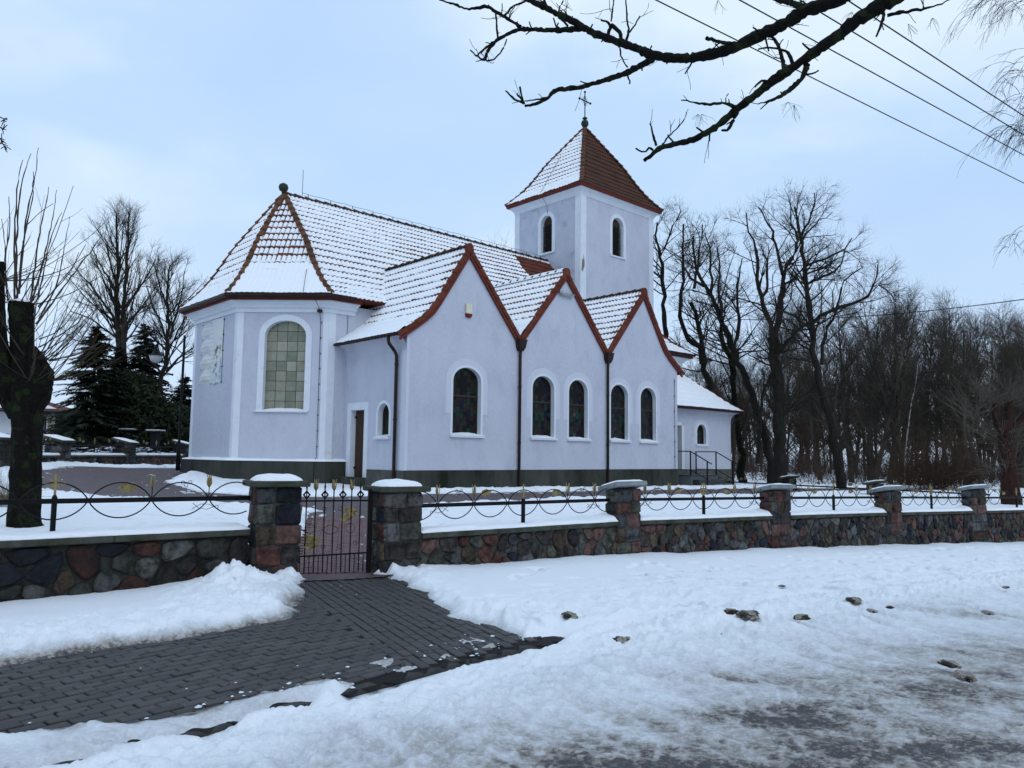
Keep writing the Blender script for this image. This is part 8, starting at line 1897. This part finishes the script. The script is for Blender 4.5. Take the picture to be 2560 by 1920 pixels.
MB().box(-.2, 9.2, 1.75, 2.3, 1.70, 1.81).obj('ridge_snow', M['terrain'], t)
for xg in (1.6, 4.2, 6.8): MB().box(xg, xg + .9, -.03, .0, .25, .75).obj('window', M['dark'], t)
# gravestone-like slabs with snow behind the far wall
for k, (px, py) in enumerate(((321, 1074), (389, 1077))):
    p = at(px, py, 36.6); t = thing('dark_pillar', ('dark square pillar with a thin snowy slab under the spruces', 'dark square pillar with a thin snowy slab left of the lamp post')[k], 'pillar', (p.x, p.y, 0.9))
    h = p.z - 0.9; MB().box(-.16, .16, -.16, .16, -.3, h - .05).obj('shaft', M['dark'], t); MB().box(-.36, .36, -.36, .36, h - .05, h, ch=.008).obj('slab', M['coping'], t); MB().box(-.33, .33, -.33, .33, h, h + .05, ch=.02).obj('snow_cap', M['terrain'], t)
# overhead cables
def cable(name, label, a, b, sag=0.25, r=0.011, group=None):
    a, b = Vector(a), Vector(b); n = 36; pts = []
    for i in range(n + 1):
        q = i / n; p = a.lerp(b, q); p.z -= sag * 4 * q * (1 - q); pts.append(p)
    o = MB().tube(pts, r, 6).obj(name, M['black'], None, True); tag(o, label, 'cable', group); return o
cl = ['lowest overhead cable crossing the sky at the top right', 'second lowest overhead cable crossing the top right sky', 'third overhead cable from below at the top right', 'highest overhead cable at the top right corner']
for k, ((x0, y0), (x1, y1), d0, d1) in enumerate((((1640, 0), (2560, 458), 8.9, 15.0), ((1849, 0), (2560, 388), 8.8, 13.7), ((2000, 0), (2560, 338), 8.7, 12.6), ((2118, 0), (2560, 290), 8.6, 11.7))):
    a, b = at(x0, y0, d0), at(x1, y1, d1); d = b - a
    cable('overhead_cable', cl[k], a - d * 1.5, b + d * 3.0, 0.0, 0.0085, 'overhead cables over the street')
cable('overhead_cable', 'single cable running out of the bare trees to the right photo edge', at(1780, 795, 36), at(2700, 728, 21), 0.35, 0.014)
# dry grass clump by the left edge
t = thing('grass_clump', 'dry ornamental grass clump by the left edge in the churchyard', 'grass', at(10, 1262, 12.5)); g = np.random.default_rng(4)
n = 260; P, Rr = branch(g.normal(0, .07, (n, 3)) * np.array([1, 1, 0]), np.stack([g.normal(0, .6, n), g.normal(0, .6, n), np.ones(n)], -1), g.uniform(.35, .75, n), np.full(n, .0035), 6, .06, -.12, .3); V, F = tubes_np(P, Rr, 3)
link('blades', npmesh('blades', V, F, M['dry_grass']), t)
t = thing('ivy', 'tangle of snow-dusted creeper behind the far fence', 'creeper', (-16.9, 31.5, 1.2)); 
P0 = np.stack([g.normal(0, .25, 260), g.uniform(-5.5, 6, 260), np.zeros(260)], -1); P, Rr = branch(P0, g.normal(0, .7, (260, 3)) + np.array([0, 0, .9]), g.uniform(.4, 1.0, 260), np.full(260, .02), 6, .3, 0, .5); V, F = tubes_np(P, Rr, 4); link('stems', npmesh('stems', V, F, M['bark']), t)
P0b = P[:, 3] + np.array([0, 0, .025]); Q = np.stack([P0b + np.array([a, b, c]) + g.normal(0, .02, P0b.shape) for a, b, c in ((-.13, -.13, -.02), (.13, -.13, .0), (.13, .13, .02), (-.13, .13, 0))], 1); link('snow', npmesh('snow', Q.reshape(-1, 3), np.arange(len(Q) * 4).reshape(-1, 4), M['terrain']), t)
# dirty snow clods along the road edge
def clod_mesh(seed, r, flat):
    bm = bmesh.new(); bmesh.ops.create_icosphere(bm, subdivisions=3, radius=1)
    for v in bm.verts:
        p = v.co.normalized(); q = float(fbm(np.array(p.x * 1.7 + seed), np.array(p.y * 1.7 + p.z * 2.3), 3, seed)); q2 = float(billow(np.array(p.x * 3 + seed), np.array(p.y * 3 + p.z), 2, seed + 3))
        q3 = float(billow(np.array(p.x * 6 + p.z * 4 + seed), np.array(p.y * 6 - p.z * 3), 2, seed + 8)); v.co = Vector((p.x * 1.35, p.y, p.z * flat)) * r * (0.30 + 0.75 * q + 0.55 * q2 + 0.30 * (q3 - .5))
    me = bpy.data.meshes.new('snow_clod'); bm.to_mesh(me); bm.free(); me.materials.append(M['clod']); return me
cd_ = [(1870, 1537, .15, 'largest dirty snow clod on the verge, a ridged lump'), (1830, 1530, .09, 'dark dirty clod touching the left side of the largest clod'), (2005, 1543, .085, 'brown clod just right of the largest one'), (2135, 1500, .12, 'dark dirty clod farther right on the road edge'), (2180, 1527, .06, 'small dark clod below the one farther right'), (1555, 1600, .11, 'grey-brown clod standing by the end of the kerb'), (1425, 1540, .09, 'pale yellowish lump on the verge near the paving tip'), (1955, 1465, .05, 'little brown tuft alone on the trodden verge'), (2470, 1532, .07, 'dirty clod near the right edge on the road'), (2225, 1518, .045, 'tiny pale clod right of the dark pair'), (2375, 1660, .09, 'rounded grey ice lump on the road at right'), (2410, 1690, .08, 'dark dirty lump below the grey ice lump on the road'), (2515, 1468, .06, 'dirty clod by the rutted edge at far right'), (1800, 1587, .05, 'small brownish lump where the ruts begin')]
for k, (px, py, r, lab) in enumerate(cd_):
    d = at(px, py, 8) - Vector((0, 0, 1.6)); z = -0.1
    for _ in range(6):
        tt = (z - 1.6) / d.z; p = Vector((0, 0, 1.6)) + d * tt; z = float(g_out(p.x, p.y)) + (0.10 if py < 1560 else 0.02)
    o = link('snow_clod', clod_mesh(500 + k, r * .66, rw.uniform(.34, .55)), None, (p.x, p.y, z)); o.rotation_euler = (0, 0, rw.uniform(0, 6)); tag(o, lab, 'snow clod', 'dirty snow clods along the road edge')
# scattered crumbs of snow and dead leaves on the paving, crumbs of slush on the road
def scatter(name, n, ptf, size, m, seed, flat=0.4):
    g = np.random.default_rng(seed); base = np.array([(1, 0, 0), (0.3, .9, .1), (-.8, .5, 0), (-.7, -.6, 0), (.4, -.9, 0), (0, 0, flat)]); V = []; F = []
    for k in range(n):
        x, y, z, s = ptf(g); a = g.uniform(0, 6.3); ca, sa = math.cos(a), math.sin(a); b = base * s * size * g.uniform(.6, 1.4, (6, 3)); o = len(V)
        V += [(x + p[0] * ca - p[1] * sa, y + p[0] * sa + p[1] * ca, z + max(0, p[2])) for p in b]; F += [(o + i, o + (i + 1) % 5, o + 5) for i in range(5)]
    ob = link(name, npmesh(name, np.array(V), np.array(F), m, smooth=False)); kind(ob, 'stuff'); return ob
BX = lambda g: (g.uniform(-3.6, 0.3), g.uniform(4.4, 9.8))
def on_pave(g):
    while True:
        x, y = BX(g)
        if inpoly(np.array(x), np.array(y), BARE) < -.05: return (x, y, float(g_out(x, y)) + .001, 1.0)
def near_kerb(g):
    while True:
        x, y = BX(g); rkq = -float(polydist(np.array(x), np.array(y), KERB))
        if -0.55 < rkq < -0.02: return (x, y, float(g_out(x, y)) + .001, g.uniform(.6, 2.2))
def on_road(g):
    while True:
        y = g.uniform(3.6, 9); x = g.uniform(-1, .7) * y; rkq = -float(polydist(np.array(x), np.array(y), KERB))
        if rkq > .3: return (x, y, float(g_out(x, y)) - .06, g.uniform(.5, 1.6))
scatter('snow_crumbs', 14, on_pave, .010, M['terrain'], 5); scatter('ice_crumbs', 60, near_kerb, .012, M['terrain'], 6)
scatter('leaf_litter', 120, on_pave, .014, M['dead_leaf'], 7, .1)
